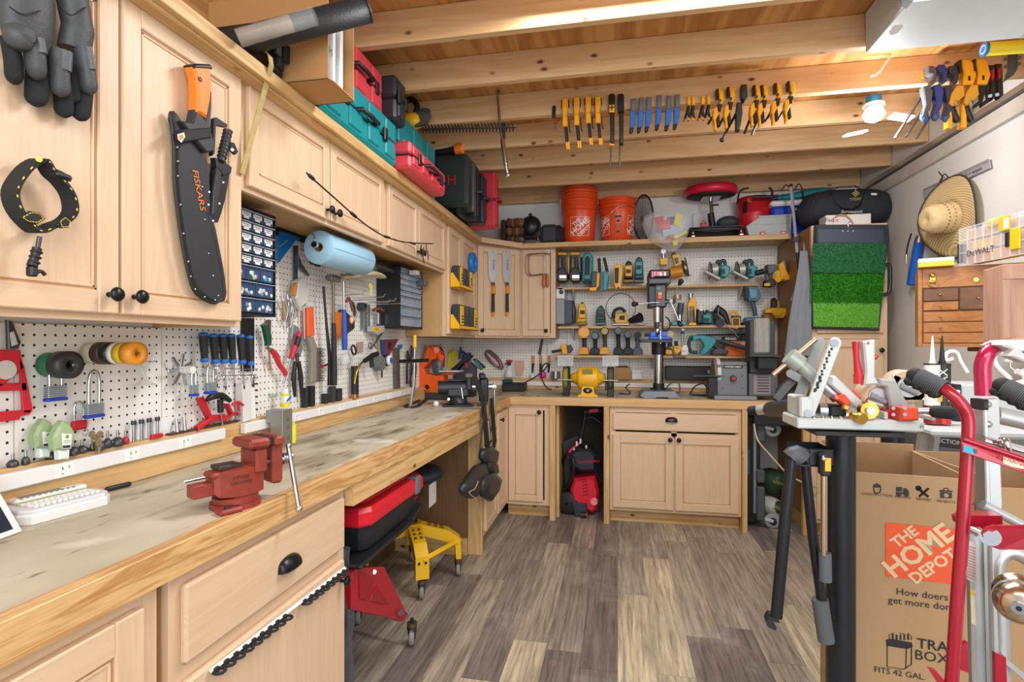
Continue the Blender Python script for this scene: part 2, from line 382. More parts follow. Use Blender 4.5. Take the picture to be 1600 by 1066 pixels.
m=t.p('channel');m.bx(XR-.042,XR-.002,1.2,4.6,2.515,2.52,ALU);m.bx(XR-.006,XR-.002,1.2,4.6,2.52,2.56,ALU);m.bx(XR-.042,XR-.038,1.2,4.6,2.52,2.545,ALU)
m=t.p('rail');m.bx(XR-.022,XR-.012,1.25,4.5,2.503,2.515,CHR)
t=Thing('wall_ledger','pale wooden ledger board along the top of the right wall','board').p('board').bx(XR-.03,XR-.001,1.2,4.6,2.42,2.50,mat('#cfc9bf',.7))
# -- pegboards
def pegl(y0,y1,z0,z1,lab,hexc='#ebe9e3'):solo('pegboard',lab,'pegboard').bx(XL+.012,XL+.018,y0,y1,z0,z1,peg_mat('y',hexc))
pegl(-.2,1.02,1.0,1.37,'white pegboard behind the padlocks under the big wall cabinet')
pegl(1.023,1.44,1.0,1.37,'white pegboard behind the blue-tipped screwdrivers')
pegl(1.443,2.62,1.0,1.79,'white pegboard behind the hammers and wire brush')
pegl(2.623,3.408,1.0,1.79,'white pegboard beside the drawer organizer and bar clamps')
pegl(3.411,4.77,1.0,1.37,'white pegboard behind the orange band saw')
def pegb(x0,x1,z0,z1,lab):solo('pegboard',lab,'pegboard').bx(x0,x1,YB-.018,YB-.012,z0,z1,peg_mat('x'))
pegb(XL+.02,-.44,1.0,1.37,'white pegboard on the back wall behind the white spray bottle')
pegb(-.437,.10,1.0,2.10,'white pegboard on the back wall behind the yellow bench grinder')
pegb(.103,1.29,1.0,2.10,'white pegboard on the back wall behind the drill press and sander')
# -- cabinet pieces (local frame: x right, z up, -y to the front)
def door_panel(m,x0,x1,z0,z1,gr,st=.055,y=0,t=.019):
 B=birch(gr[0]);Bz=birch('z')
 m.bx(x0,x0+st,y-t,y,z0,z1,Bz,.003);m.bx(x1-st,x1,y-t,y,z0,z1,Bz,.003)
 m.bx(x0+st,x1-st,y-t,y,z1-st,z1,B,.003);m.bx(x0+st,x1-st,y-t,y,z0,z0+st,B,.003)
 a,b,c,d=x0+st,x1-st,z0+st,z1-st;k=.011
 m.bx(a,b,y-t+.008,y-.002,c,d,Bz)
 D=wood('z','#c79a6c','#b28354',.45)
 for e in((a,a+.004,c,d),(b-.004,b,c,d),(a,b,c,c+.004),(a,b,d-.004,d)):m.bx(e[0],e[1],y-t+.006,y-t+.008,e[2],e[3],D)
 for e in((a+.005,a+k,c+.005,d-.005),(b-k,b-.005,c+.005,d-.005),(a+.005,b-.005,c+.005,c+k),(a+.005,b-.005,d-k,d-.005)):m.bx(e[0],e[1],y-t+.0045,y-t+.0085,e[2],e[3],Bz,.0015)
def knob(m,x,z,y=-.019,s=1):
 m.lathe([(.0001,0),(.006*s,0),(.005*s,.010*s),(.0065*s,.016*s),(.014*s,.019*s),(.0165*s,.024*s),(.014*s,.029*s),(.006*s,.032*s),(.0001,.0325*s)],mat('#17181a',.3,.3),(x,y,z),(0,-1,0),20)
def cup(m,x,z,y,w=.085):
 K=mat('#17181a',.3,.3);rings=[];n=16
 for i in range(n+1):
  a=math.pi*i/n;e=max(.001,math.sin(a))**.55
  rings.append([(x-w/2*math.cos(a),y-.026*e*math.sin(R(90)*j/8),z+.033*e*math.cos(R(90)*j/8)-.001)for j in range(9)])
 for o in(0,.002):
  vs=[(p[0],p[1]+o,p[2]-o)for r in rings for p in r];m.add(vs,[(i*9+k,i*9+k+1,(i+1)*9+k+1,(i+1)*9+k)for i in range(n)for k in range(8)],K,True)
 m.bx(x-w/2,x+w/2,y-.002,y,z-.003,z+.012,K,.001)
def cab_body(m,w,d,h,gr,toe=0,mid=None,st=.04,bottom=True,zrail=None):
 """carcass, frame in front: local x 0..w, y 0..d (0 = frame front), z 0..h"""
 Bz=birch('z');B=birch(gr);P=wood('z','#d0a672','#b98d58',.5)
 m.bx(0,.016,.018,d,toe,h,P);m.bx(w-.016,w,.018,d,toe,h,P)
 m.bx(.016,w-.016,.018,d,h-.016,h,P);m.bx(.016,w-.016,.018,d,toe+.02,toe+.036,P);m.bx(.016,w-.016,d-.008,d,toe+.036,h-.016,P)
 m.bx(0,st,0,.018,toe,h,Bz,.001);m.bx(w-st,w,0,.018,toe,h,Bz,.001)
 m.bx(st,w-st,0,.018,h-st,h,B,.001);m.bx(st,w-st,0,.018,toe,toe+st,B,.001)
 if mid:m.bx(w/2-mid/2,w/2+mid/2,0,.018,toe+st,h-st,Bz,.001)
 if zrail:m.bx(st,w-st,0,.018,zrail-.018,zrail+.018,B,.001)
 if toe:m.bx(.0,w,.07,.085,0,toe,pine(gr));m.bx(.0,.016,.085,d,0,toe,P);m.bx(w-.016,w,.085,d,0,toe,P)
def wallcab_left(y0,y1,z0,z1,lab,doors,knobs,mid=.0):
 t=Thing('wall_cabinet',lab,'cabinet',M=fr(XC,y0,z0,90));w,h=y1-y0,z1-z0
 b=t.p('body');cab_body(b,w,-XL+XC-.0,h,'y',mid=mid)
 for(a,c),kn in zip(doors,knobs):
  d=t.p('door');door_panel(d,a,c,.016,h-.016,'y',.05 if h>.5 else .045)
  if kn:q=d.p('knob');knob(q,*kn)
 return t
wallcab_left(.61,1.441,1.372,2.134,'big birch wall cabinet with the gloves and machete on its doors',[(.012,.412),(.420,.815)],[(.385,.058),(.448,.058)])
wallcab_left(1.442,2.45,1.79,2.134,'shallow birch wall cabinet nearest the big cabinet, over the blue paper roll',[(.02,.488),(.496,.985)],[(.462,.05),(.521,.05)])
wallcab_left(2.451,3.41,1.79,2.134,'shallow birch wall cabinet over the dark drawer organizer',[(.035,.435),(.445,.93)],[(.41,.05),(.47,.05)])
wallcab_left(3.411,4.18,1.372,2.134,'tall birch wall cabinet with yellow bit cases on its doors',[(.03,.335),(.343,.74)],[(.31,.06),(.37,.06)])
t=Thing('corner_cabinet','diagonal birch corner wall cabinet with two pull saws on its door','cabinet')
b=t.p('body');pts=[(XL,4.181),(XC,4.181),(-.811,4.495),(-.811,YB),(XL,YB)]
P=wood('z','#d0a672','#b98d58',.5)
b.slab([(x,y,1.372)for x,y in pts],(0,0,.016),P);b.slab([(x,y,2.118)for x,y in pts],(0,0,.016),P)
b.bx(XL,XC-.002,4.181,4.197,1.388,2.118,P);b.bx(-.827,-.811,4.50,YB,1.388,2.118,P)
L=math.hypot(.313,.314);mm=fr(XC,4.181,1.372,45)
b.M=mm;b.bx(0,.035,0,.018,.0,.762,birch('z'),.001);b.bx(L-.035,L,0,.018,0,.762,birch('z'),.001);b.bx(.035,L-.035,0,.018,0,.04,birch('x'));b.bx(.035,L-.035,0,.018,.722,.762,birch('x'))
d=t.p('door');d.M=mm;door_panel(d,.018,L-.018,.016,.746,'x',.05);q=d.p('knob');knob(q,.045,.06)
X0,X1=-.81,U(868,450,Y=4.50).x
t=Thing('wall_cabinet','narrow birch wall cabinet with the coping saws on its door','cabinet',M=fr(X0,4.495,1.372));w=X1-X0
b=t.p('body');cab_body(b,w,YB-4.495,.762,'x');d=t.p('door');door_panel(d,.018,w-.045,.016,.746,'x',.05);q=d.p('knob');knob(q,w-.075,.06)
XB1=X1
# -- overhead shelf (one continuous run with a mitred corner)
t=Thing('overhead_shelf','long pine shelf running over the wall cabinets and tool wall','shelf')
XS,YS=-1.04,4.40;XE=1.29
m=t.p('board');pl=[(XL,-.2),(XS-.02,-.2),(XS-.02,4.08),(-.78,YS+.02),(XE,YS+.02),(XE,YB),(XL,YB)]
m.slab([(x,y,2.135)for x,y in pl],(0,0,.016),pine('y'))
m=t.p('front_edge','pine edge board along the left wall');m.bx(XS-.02,XS,-.2,4.07,2.118,2.158,pine('y'),.002);m.bx(XC+.0,XS-.02,-.2,4.07,2.112,2.134,pine('y'))
m=t.p('front_edge','pale diagonal corner edge board');m.slab([(XS-.02,4.08,2.118),(XS,4.072,2.118),(-.772,YS,2.118),(-.78,YS+.02,2.118)],(0,0,.04),birch('x'))
m=t.p('front_edge','pine edge board along the back wall');m.bx(-.772,XE,YS,YS+.02,2.118,2.158,pine('x'),.002)
# -- tool shelves on the back wall
def wallshelf(x0,x1,z,y0,lab):
 t=Thing('wall_shelf',lab,'shelf','thin plank shelves on the back pegboard');t.p('board').bx(x0,x1,y0,YB-.018,z-.018,z,pine('x'),.002)
 for x in(x0+.12,(x0+x1)/2,x1-.12):
  b=t.p('bracket');b.slab([(x,YB-.018,z-.018),(x,YB-.018,z-.12),(x,YB-.028,z-.12),(x,y0+.06,z-.026),(x,y0+.06,z-.018)],(.014,0,0),mat('#cfd0cd',.5))
YSH=4.57
XW0=XB1+.01
wallshelf(XW0,U(1186,440,Y=YSH).x,U(1000,447,Y=YSH).z,YSH,'top thin plank shelf, carrying the circular saws')
wallshelf(XW0,1.12,U(1000,509.5,Y=YSH).z,YSH,'middle thin plank shelf, carrying the pale battery tower and sanders')
wallshelf(XW0-.04,1.12,U(1000,556,Y=YSH).z,YSH,'lowest thin plank shelf, carrying the upright cordless drills')
# -- bench and counters
t=Thing('workbench_top','L-shaped worktop with a stained surface and thick pine front edge','worktop')
edge=[(XE_(y),y)for y in(-.3,1.65,3.13,YF)]
m=t.p('surface');pl=[(XL,-.3)]+[(x-.035,y)for x,y in edge[:3]]+[(XE_(YF)-.035,YF+.035),(1.295,YF+.035),(1.295,YB),(XL,YB)]
m.slab([(x,y,ZB-.02)for x,y in pl],(0,0,.02),dirt_top())
EP=wood('y','#e6c086','#a8733c',.45,1.9,0,1.,'pine_edge');EPx=wood('x','#e0bd86','#c69a62',.5,.8,0,.7,'pine_edge')
m=t.p('front_edge')
for(xa,ya),(xb,yb)in zip(edge,edge[1:]):m.slab([(xa-.035,ya,ZB-.066),(xa,ya,ZB-.066),(xb,yb-.001,ZB-.066),(xb-.035,yb-.001,ZB-.066)],(0,0,.067),EP,.002)
m=t.p('front_edge','paler edge board on the back run');m.bx(XE_(YF)-.035,1.295,YF,YF+.035,ZB-.06,ZB+.001,EPx,.003)
m=t.p('underlay');m.bx(XL+.02,-.92,-.3,YF+.036,ZB-.05,ZB-.0205,pine('y'));m.bx(-.80,1.29,YF+.036,YB-.01,ZB-.05,ZB-.0205,pine('x'))
q=solo('bench_apron','pale pine apron rail under the worktop over the knee space','rail');q.slab([(XE_(1.65)-.04,1.65,ZB-.14),(XE_(1.65)-.006,1.65,ZB-.14),(XE_(3.25)-.006,3.25,ZB-.14),(XE_(3.25)-.04,3.25,ZB-.14)],(0,0,.073),pine('y'),.002)
def outlets(lab,left,a0,a1):
 W=mat('#e9e9e6',.4,var=.03)
 t=Thing('outlet_strip',lab,'outlet strip');b=t.p('strip')
 if left:b.bx(XL+.047,XL+.07,a0,a1,ZB+.066,ZB+.104,W,.003)
 else:b.bx(a0,a1,YB-.085,YB-.055,ZB+.03,ZB+.068,W,.003)
 k=a0+.14
 while k<a1-.05:
  s=t.p('socket')
  if left:
   X=XL+.07;z=ZB+.085;s.bx(X-.001,X+.0015,k-.024,k+.024,z-.017,z+.017,mat('#f2f2ee',.35),.001)
   for dy,dz,h in((-.008,.005,.007),(.008,.006,.005),(-.008,-.008,.003)):s.bx(X+.0014,X+.002,k+dy-.0012,k+dy+.0012,z+dz-h/2,z+dz+h/2,BLK)
  else:
   Y=YB-.085;z=ZB+.049;s.bx(k-.024,k+.024,Y-.0015,Y+.001,z-.017,z+.017,mat('#f2f2ee',.35),.001)
   for dy,dz,h in((-.008,.005,.007),(.008,.006,.005),(-.008,-.008,.003)):s.bx(k+dy-.0012,k+dy+.0012,Y-.002,Y-.0014,z+dz-h/2,z+dz+h/2,BLK)
  k+=.19
r=solo('backsplash_rail','pine rail ledge along the left wall behind the bench','rail');r.bx(XL+.02,XL+.045,-.2,3.44,ZB+.001,ZB+.112,pine('y'),.002);r.bx(XL+.0455,XL+.054,-.2,3.44,ZB+.001,ZB+.064,pine('y'),.002)
r=solo('backsplash_rail','pine rail ledge along the back wall behind the counter','rail');r.bx(-1.30,1.20,YB-.054,YB-.019,ZB+.001,ZB+.098,pine('x'),.002);r.bx(-1.30,1.20,YB-.085,YB-.0545,ZB+.001,ZB+.028,pine('x'),.002)
r=solo('backsplash_rail','short pine rail in the left corner beside the band saw','rail');r.bx(XL+.02,XL+.06,3.46,4.6,ZB+.001,ZB+.09,pine('y'),.002)
outlets('white strip of outlets along the left wall, nearest run',True,.2,1.66);outlets('white strip of outlets along the left wall past the steel box',True,1.76,3.43)
outlets('white strip of outlets along the back counter',False,-1.2,1.1)
# -- base cabinets
XG=XF-.032
def basecab_left(y0,y1,lab,spec,zr=True):
 t=Thing('base_cabinet',lab,'cabinet',M=fr(XG if y0<2 else-.836,y0,0,90));w=y1-y0;h=ZB-.068
 cab_body(t.p('body'),w,.50,h,'y',toe=.1,zrail=(h-.225 if zr else None));spec(t,w,h)
def s1(t,w,h):d=t.p('door');door_panel(d,.03,w-.045,.13,h-.03,'y',.06)
basecab_left(-.02,.906,'birch base cabinet nearest the camera, lower left',s1,False)
def s2(t,w,h):
 d=t.p('drawer');d.box((w/2,-.0095,h-.115),(w-.05,.019,.165),birch('y'),.006);cup(d.p('cup_pull'),w/2+.02,h-.135,-.019,.09)
 d=t.p('door');d.box((w/2,-.0095,.37),(w-.05,.019,.50),birch('z'),.006);q=d.p('knob');knob(q,w-.055,.56)
basecab_left(.934,1.643,'birch base cabinet with cup-pull drawer and black clip rail',s2)
def s3(t,w,h):
 d=t.p('drawer');d.box((w/2,-.0095,h-.10),(w-.04,.019,.14),birch('y'),.005);cup(d.p('cup_pull'),w/2,h-.10,-.019,.085)
 d=t.p('door');door_panel(d,.02,w-.02,.13,h-.19,'y',.05);q=d.p('knob');knob(q,.045,h-.24)
basecab_left(3.30,3.66,'narrow birch base cabinet behind the hanging tool belt',s3)
def s4(t,w,h):d=t.p('door');door_panel(d,.015,w-.02,.13,h-.02,'y',.05);q=d.p('knob');knob(q,.06,h-.07)
basecab_left(3.662,4.028,'birch corner base cabinet door beside the inner corner',s4,False)
solo('plywood_board','brown plywood panel closing the far side of the knee space','panel').bx(XL+.02,-.925,3.27,3.29,.0,ZB-.062,wood('z','#8c6a44','#6f5030',.6))
solo('floor_board','pine board on the floor at the foot of the knee space panel','board').bx(XL+.02,-.925,3.232,3.268,0,.10,pine('x'),.002)
solo('bench_post','pine stud post carrying the worktop beside the tool belt','post').bx(-.922,-.832,3.257,3.296,0,ZB-.068,pine('z'),.002)
YG=YF+.03
def XBk(px,Y=YG):return U(px,600,Y=Y).x
def basecab_back(x0,x1,lab,spec):
 t=Thing('base_cabinet',lab,'cabinet',M=fr(x0,YG,0));w=x1-x0;h=ZB-.062
 cab_body(t.p('body'),w,.58,h,'x',toe=.1,mid=(.04 if w>.8 else 0),zrail=(h-.20 if w>.8 else None));spec(t,w,h)
def s5(t,w,h):d=t.p('door');door_panel(d,.02,w-.05,.13,h-.025,'x',.05);q=d.p('knob');knob(q,w-.075,h-.05)
basecab_back(-.835,XBk(859),'narrow birch base cabinet left of the red pressure washer',s5)
def s6(t,w,h):
 d=t.p('drawer');d.box((w/2,-.0095,h-.105),(w-.04,.019,.125),birch('x'),.005);cup(d.p('cup_pull'),w/2-.02,h-.095,-.019,.085)
 d=t.p('door');door_panel(d,.02,w/2-.006,.125,h-.205,'x',.055);q=d.p('knob');knob(q,w/2-.03,h-.225)
 d=t.p('door');door_panel(d,w/2+.006,w-.02,.125,h-.205,'x',.055);q=d.p('knob');knob(q,w/2+.03,h-.225)
basecab_back(XBk(953),XBk(1158),'wide birch base cabinet with one drawer and two doors',s6)
for a,b,lab in((859.5,868,'pine stud post left of the red pressure washer'),(943.5,952.3,'pine stud post right of the red pressure washer'),(1158.5,1166.5,'pine stud post left of the folded hand truck niche')):
 solo('counter_post',lab,'post').bx(XBk(a),XBk(b),YG-.03,YG+.06,0,ZB-.061,pine('z'),.002)
solo('lining_board','pine board lining the left side of the pressure washer niche','board').bx(XBk(868)+.0,XBk(868)+.02,YG+.065,YB-.03,0,ZB-.06,pine('z'))
XP0,XP1,YP=1.30,1.765,4.0
t=Thing('tall_cabinet','tall birch pantry cabinet with the turf mat hanging on its upper door','cabinet',M=fr(XP0,YP,0));w=XP1-XP0
cab_body(t.p('body'),w,YB-YP-.01,2.13,'x',toe=.1,zrail=1.375,st=.045)
t.parts[0].bx(-.002,0,.02,YB-YP-.01,.1,2.13,wood('z','#a87844','#8c6234',.5))
d=t.p('door','upper door');door_panel(d,.03,w-.03,1.395,2.10,'x',.055);d=t.p('door','lower door');door_panel(d,.03,w-.03,.13,1.355,'x',.055);q=d.p('knob');knob(q,w-.05,1.28)
solo('side_board','pine edge board standing against the left side of the tall cabinet','board').bx(XP0-.045,XP0-.003,YP+.02,YP+.06,0,ZB-.06,pine('z'),.002)
# == helpers for hung things
def pill(m,p0,p1,r,mt,n=12,r2=None,e=1.):
 p0,p1=Vector(p0),Vector(p1);r2=r if r2 is None else r2;d=p1-p0;L=d.length;pts,rr=[],[]
 for k in range(5):a=R(90)*k/4;pts.append(p0+d.normalized()*(r*e*(1-math.cos(a))));rr.append(max(.0002,r*math.sin(a)))
 for k in range(5):a=R(90)*(4-k)/4;pts.append(p1-d.normalized()*(r2*e*(1-math.cos(a))));rr.append(max(.0002,r2*math.sin(a)))
 return m.tube(pts,rr,mt,n)
def olx(m,pts,X,th,mt,bev=0):return m.slab([U(a,b,X=X)for a,b in pts],(th,0,0),mt,bev)
def oly(m,pts,Y,th,mt,bev=0):return m.slab([U(a,b,Y=Y)for a,b in pts],(0,-th,0),mt,bev)
def hook(m,px,py,X=None,Y=None,L=.03):
 p=U(px,py,X=X,Y=Y);d=Vector((1,0,0))if X is not None else Vector((0,-1,0))
 m.tube([p,p+d*L,p+d*L+Vector((0,0,.012))],.0018,CHR,6)
XD=XC+.02
# -- work gloves
LEA=mat('#45484b',.55,bump=.4);FAB=mat('#1c1d20',.85,bump=.3)
def glove(lab,palm,cuff,fingers):
 t=Thing('work_glove',lab,'glove','pair of work gloves on the door');m=t.p('palm')
 rings=[]
 for(cx,cy,w,dp)in palm:
  c=U(cx,cy,X=XD+.005+dp/2);rings.append([c+Vector((dp/2*math.cos(a),w/2*.00125*math.sin(a),0))for a in[2*math.pi*k/16 for k in range(16)]])
 m.loft(rings,LEA)
 for pts,r,leather in fingers:
  f=t.p('finger');P=[U(a,b,X=XD+.012+o)for a,b,o in pts]
  d=(P[-1]-P[-2]).normalized();P+=[P[-1]+d*r*.6,P[-1]+d*r*.95];f.tube(P,[r]*(len(P)-2)+[r*.75,r*.15],FAB if not leather else LEA,10,smooth=3,flat=.8)
  if leather:
   a,b=P[0],P[1];f.tube([a+Vector((r*.5,0,0)),b+Vector((r*.5,0,0))],r*.85,mat('#565a5e',.5,bump=.4),8,flat=.5)
 c=t.p('cuff');c.tube([U(a,b,X=XD+.03)for a,b in cuff],.042,FAB,14,flat=.6)
 s=t.p('seam');q=palm[2];s.tube([U(q[0]-q[2]/2.4,q[1],X=XD+.055),U(q[0]-4,q[1]+14,X=XD+.062),U(q[0]+q[2]/2.5,q[1]+2,X=XD+.055)],.0015,BLK,6,smooth=4)
glove('dark leather work glove, the left one of the pair hanging on the door',[(48,-60,48,.05),(46,-30,66,.055),(44,10,72,.055),(42,50,70,.05),(42,76,58,.04)],[(52,-110),(50,-55)],[([(14,60,.01),(20,90,.012),(22,118,.01)],.017,0),([(50,62,.035),(54,85,.035),(56,108,.03)],.020,1),([(60,90,.005),(58,120,.008),(57,152,.006)],.019,0),([(30,50,.03),(28,60,.04),(28,64,.035)],.021,1)])
glove('dark leather work glove, the right one of the pair, nearest the machete',[(110,-60,38,.045),(110,-30,46,.05),(115,10,46,.05),(122,45,46,.05),(116,80,50,.04)],[(106,-110),(107,-55)],[([(94,80,.03),(92,110,.03),(94,138,.026)],.017,1),([(98,130,.008),(99,150,.008),(100,172,.006)],.016,0),([(112,90,.012),(112,120,.012),(112,150,.01)],.015,0),([(128,75,.03),(134,110,.03),(138,135,.028)],.018,1),([(132,130,.01),(130,155,.01),(126,178,.008)],.016,0)])
# -- wrist release strap
t=Thing('release_strap','black leather wrist strap with yellow stitching hanging open on the door','strap')
m=t.p('strap');XQ=XD+.03
P=[U(a,b,X=XQ)for a,b in((60,250),(40,262),(22,285),(16,305),(24,330),(42,352),(58,362),(80,352),(98,345),(110,330),(106,305),(92,285),(78,272),(68,255))]
sm=[];n=len(P)
for i in range(n):
 for k in range(3):
  a,b,c,d=P[i-1],P[i],P[(i+1)%n],P[(i+2)%n];u=k/3;sm.append(.5*((2*b)+(c-a)*u+(2*a-5*b+4*c-d)*u*u+(3*b-a-3*c+d)*u**3))
m.band(sm,(.030,.006,0),.006,BLKR)
ym=mat('#e3cf3c',.6)
for i in range(0,len(sm)-1,1):
 if i%2:m.tube([sm[i]+Vector((.0160,0,0)),(sm[i]+sm[i+1])/2+Vector((.0160,0,0))],.0012,ym,5)
q=t.p('pad','stitched leather pad')
for pts in(((26,340),(44,330),(60,333),(68,342),(56,350),(38,348)),((88,346),(98,338),(108,346),(105,356),(92,357))):
 PP=[U(a,b,X=XQ+.015)for a,b in pts];q.slab(PP,(.006,0,0),BLKR,.002)
 c=sum(PP,Vector())/len(PP);PP=[c+(p-c)*.78+Vector((.0065,0,0))for p in PP]
 for i in range(len(PP)):
  a,b=PP[i],PP[(i+1)%len(PP)]
  for k in range(3):q.tube([a+(b-a)*(k+.15)/3,a+(b-a)*(k+.75)/3],.0008,ym,4)
q=t.p('buckle');q.box(U(95,275,X=XQ+.012),(.02,.03,.01),BLK,.003,(0,0,0));q.slab([U(a,b,X=XQ+.01)for a,b in((84,264),(94,268),(110,278),(108,284),(96,284))],(.006,0,0),BLK,.001);q.cyl(U(61,249,X=XQ+.015),U(61,249,X=XQ+.024),.005,BRASS)
q=t.p('trigger');q.cyl(U(62,370,X=XQ),U(58,392,X=XQ),.004,IRON)
q.tube([U(58,388,X=XQ),U(54,402,X=XQ),U(50,416,X=XQ)],[.008,.007,.009],BLK,10);q.box(U(50,424,X=XQ),(.016,.014,.02),BLK,.003);q.tube([U(52,428,X=XQ),U(64,424,X=XQ),U(70,430,X=XQ)],.0035,BLK,8,smooth=4)
for k in range(3):q.torus(U(57-k*2,394+k*8,X=XQ),.008,.002,BLK,(0,.2,1),14,6)
# -- machete in its sheath
XM=XD+.012
t=Thing('machete','orange-handled machete in a riveted black sheath hanging on the door','machete')
m=t.p('handle','orange grip');oly_=[(288,104),(316,106),(318,140),(316,160),(311,186),(294,176),(295,150),(294,125)]
olx(m,oly_,XM,.028,ORG,.006)
q=m.p('pommel','black pommel');olx(q,[(286,103),(291,101),(314,102),(318,106),(317,110),(289,109)],XM-.002,.031,BLK,.004);q.torus(U(312.5,124,X=XM+.028),.0045,.0018,BLK,(1,0,0))
q=t.p('grip_base','black grip base');olx(q,[(294,172),(300,178),(309,188),(314,160),(318,142),(320,170),(317,200),(324,225),(322,238),(312,240),(296,222),(270,190),(290,192)],XM,.024,mat('#2b2d31',.5),.004)
m=t.p('sheath','riveted black sheath');sh=[(264,174),(262,186),(266,200),(271,225),(272,280),(277,330),(286,390),(296,435),(304,456),(318,468),(334,474),(344,470),(347,458),(342,420),(330,360),(322,330),(319,270),(316,250),(300,232),(285,205),(270,180)]
olx(m,sh,XM-.008,.018,mat('#26282c',.6,bump=.15),.004)
piping=[(265,178),(271,225),(272,280),(277,330),(286,390),(296,435),(304,456),(318,468),(334,474),(346,468),(347,458),(342,420),(330,360),(322,330)]
m.tube([U(a,b,X=XM+.008)for a,b in piping],.0035,BLK,8,smooth=3)
q=m.p('rivet')
for a,b in((277,230),(278,252),(278,275),(282,320),(287,365),(294,409),(298,432),(305,452),(320,464),(336,469),(341,462),(333,431),(326,396),(320,343),(316,292),(277,213)):q.ball(U(a,b,X=XM+.0105),.0028,CHR,8)
m.text('FISKARS',.028,U(310,298,X=XM+.0105),U(314,310,X=XM)-U(310,290,X=XM),Vector((0,1,.15)),ORG,.0012,squash=1.05)
q=t.p('strap','snap strap');olx(q,[(272,208),(278,203),(322,200),(322,216),(280,223),(274,220)],XM+.012,.018,mat('#1f2023',.7,bump=.3),.003)
q.slab([U(a,b,X=XM+.0305)for a,b in((277,210),(287,207),(289,214),(283,223),(278,218))],(.001,0,0),mat('#d9d9d6',.5));q.slab([U(a,b,X=XM+.0316)for a,b in((279,212),(285,210),(287,216),(281,219))],(.0008,0,0),ORG)
# -- combat knife
t=Thing('sheath_knife','slim black sheath knife with ridged handle beside the machete','knife')
m=t.p('handle');a,b=U(356,205,X=XM+.02),U(345,252,X=XM+.02);m.tube([a,a+(b-a)*.08,a+(b-a)*.5,b],[.013,.011,.0115,.01],mat('#2a2c2f',.5),12)
for k in range(7):m.torus(a+(b-a)*(.14+k*.12),.0113,.0016,BLK,tuple(b-a),16,6)
m.ball(a,(.013,.013,.006),mat('#3b3d40',.4,.5),12)
q=t.p('guard');olx(q,[(328,247),(336,250),(354,262),(352,272),(340,276),(330,262)],XM,.02,BLK,.003)
q=t.p('sheath');olx(q,[(330,250),(345,252),(352,268),(345,310),(338,335),(333,348),(326,348),(322,340),(326,300),(328,270)],XM-.008,.018,BLK,.003);olx(q,[(336,258),(344,262),(340,300),(333,334),(328,336),(330,300)],XM+.010,.008,mat('#2b2d31',.45),.002)
for a,b in((333,345),(343,318),(349,285),(327,300),(326,320)):q.cyl(U(a,b,X=XM+.009),U(a,b,X=XM+.012),.0022,CHR,n=8)
q=t.p('retention_strap');olx(q,[(329,186),(333,184),(350,195),(349,200),(332,196),(330,240),(326,244)],XM,.012,BLK,.001);olx(q,[(356,222),(362,224),(368,238),(364,242),(356,234)],XM,.01,BLK,.001);q.cyl(U(363,234,X=XM+.01),U(363,234,X=XM+.013),.004,CHR,n=10)
# -- folded wooden rule hooked over the shelf edge
t=solo('angle_strip','weathered brass-coloured metal strip hooked over the shelf edge','metal strip')
GLD=mat('#b9a468',.6,.2,.25,60)
t.band([U(408,84,X=XS-.03)+Vector((-.02,0,.02)),U(414,80,X=XS+.0),U(422,88,X=XS+.018),U(424,102,X=XS+.014),U(414,140,X=XS-.02),U(400,190,X=XC+.05),U(378,272,X=XC+.028)],(0,.020,0),.003,GLD)
t.band([U(402,190,X=XC+.044),U(390,230,X=XC+.030),U(374,275,X=XC+.018)],(.0,.012,0),.003,GLD)
# -- long thin black rod hung from the small knobs
t=Thing('stabilizer_rod','long thin black rod lying across the small cabinet knobs','rod')
m=t.p('rod');XR1=XD+.045
m.tube([U(a,b,X=XR1)for a,b in((479,270),(486,277),(512,300),(530,316),(548,332),(575,354),(600,369),(625,377),(650,380),(677,381))],.0032,BLK,8,smooth=4)
for a,b,r in((482,273,.007),(548,332,.007),(600,369,.006),(640,379,.005)):p=U(a,b,X=XR1);q=U(a+9,b+(8 if a<600 else 3),X=XR1);pill(m,p,q,r,BLK,10)
m=t.p('clips','bundle of small clips')
for k,(a,b)in enumerate(((658,384),(662,388),(666,383),(668,392),(660,396))):
 p=U(a,b,X=XR1+.004*(k%3));m.tube([p,p+Vector((0,.006*(k-2),-.02)),p+Vector((0,.012*(k-2),-.05))],.003,BLK,6);m.torus(p+Vector((0,.0,-.005)),.009,.002,BLK,(1,.3,0),14,6)
 m.torus(p+Vector((0,.012*(k-2),-.058)),.006,.001,CHR,(1,.3*k,0),12,5)
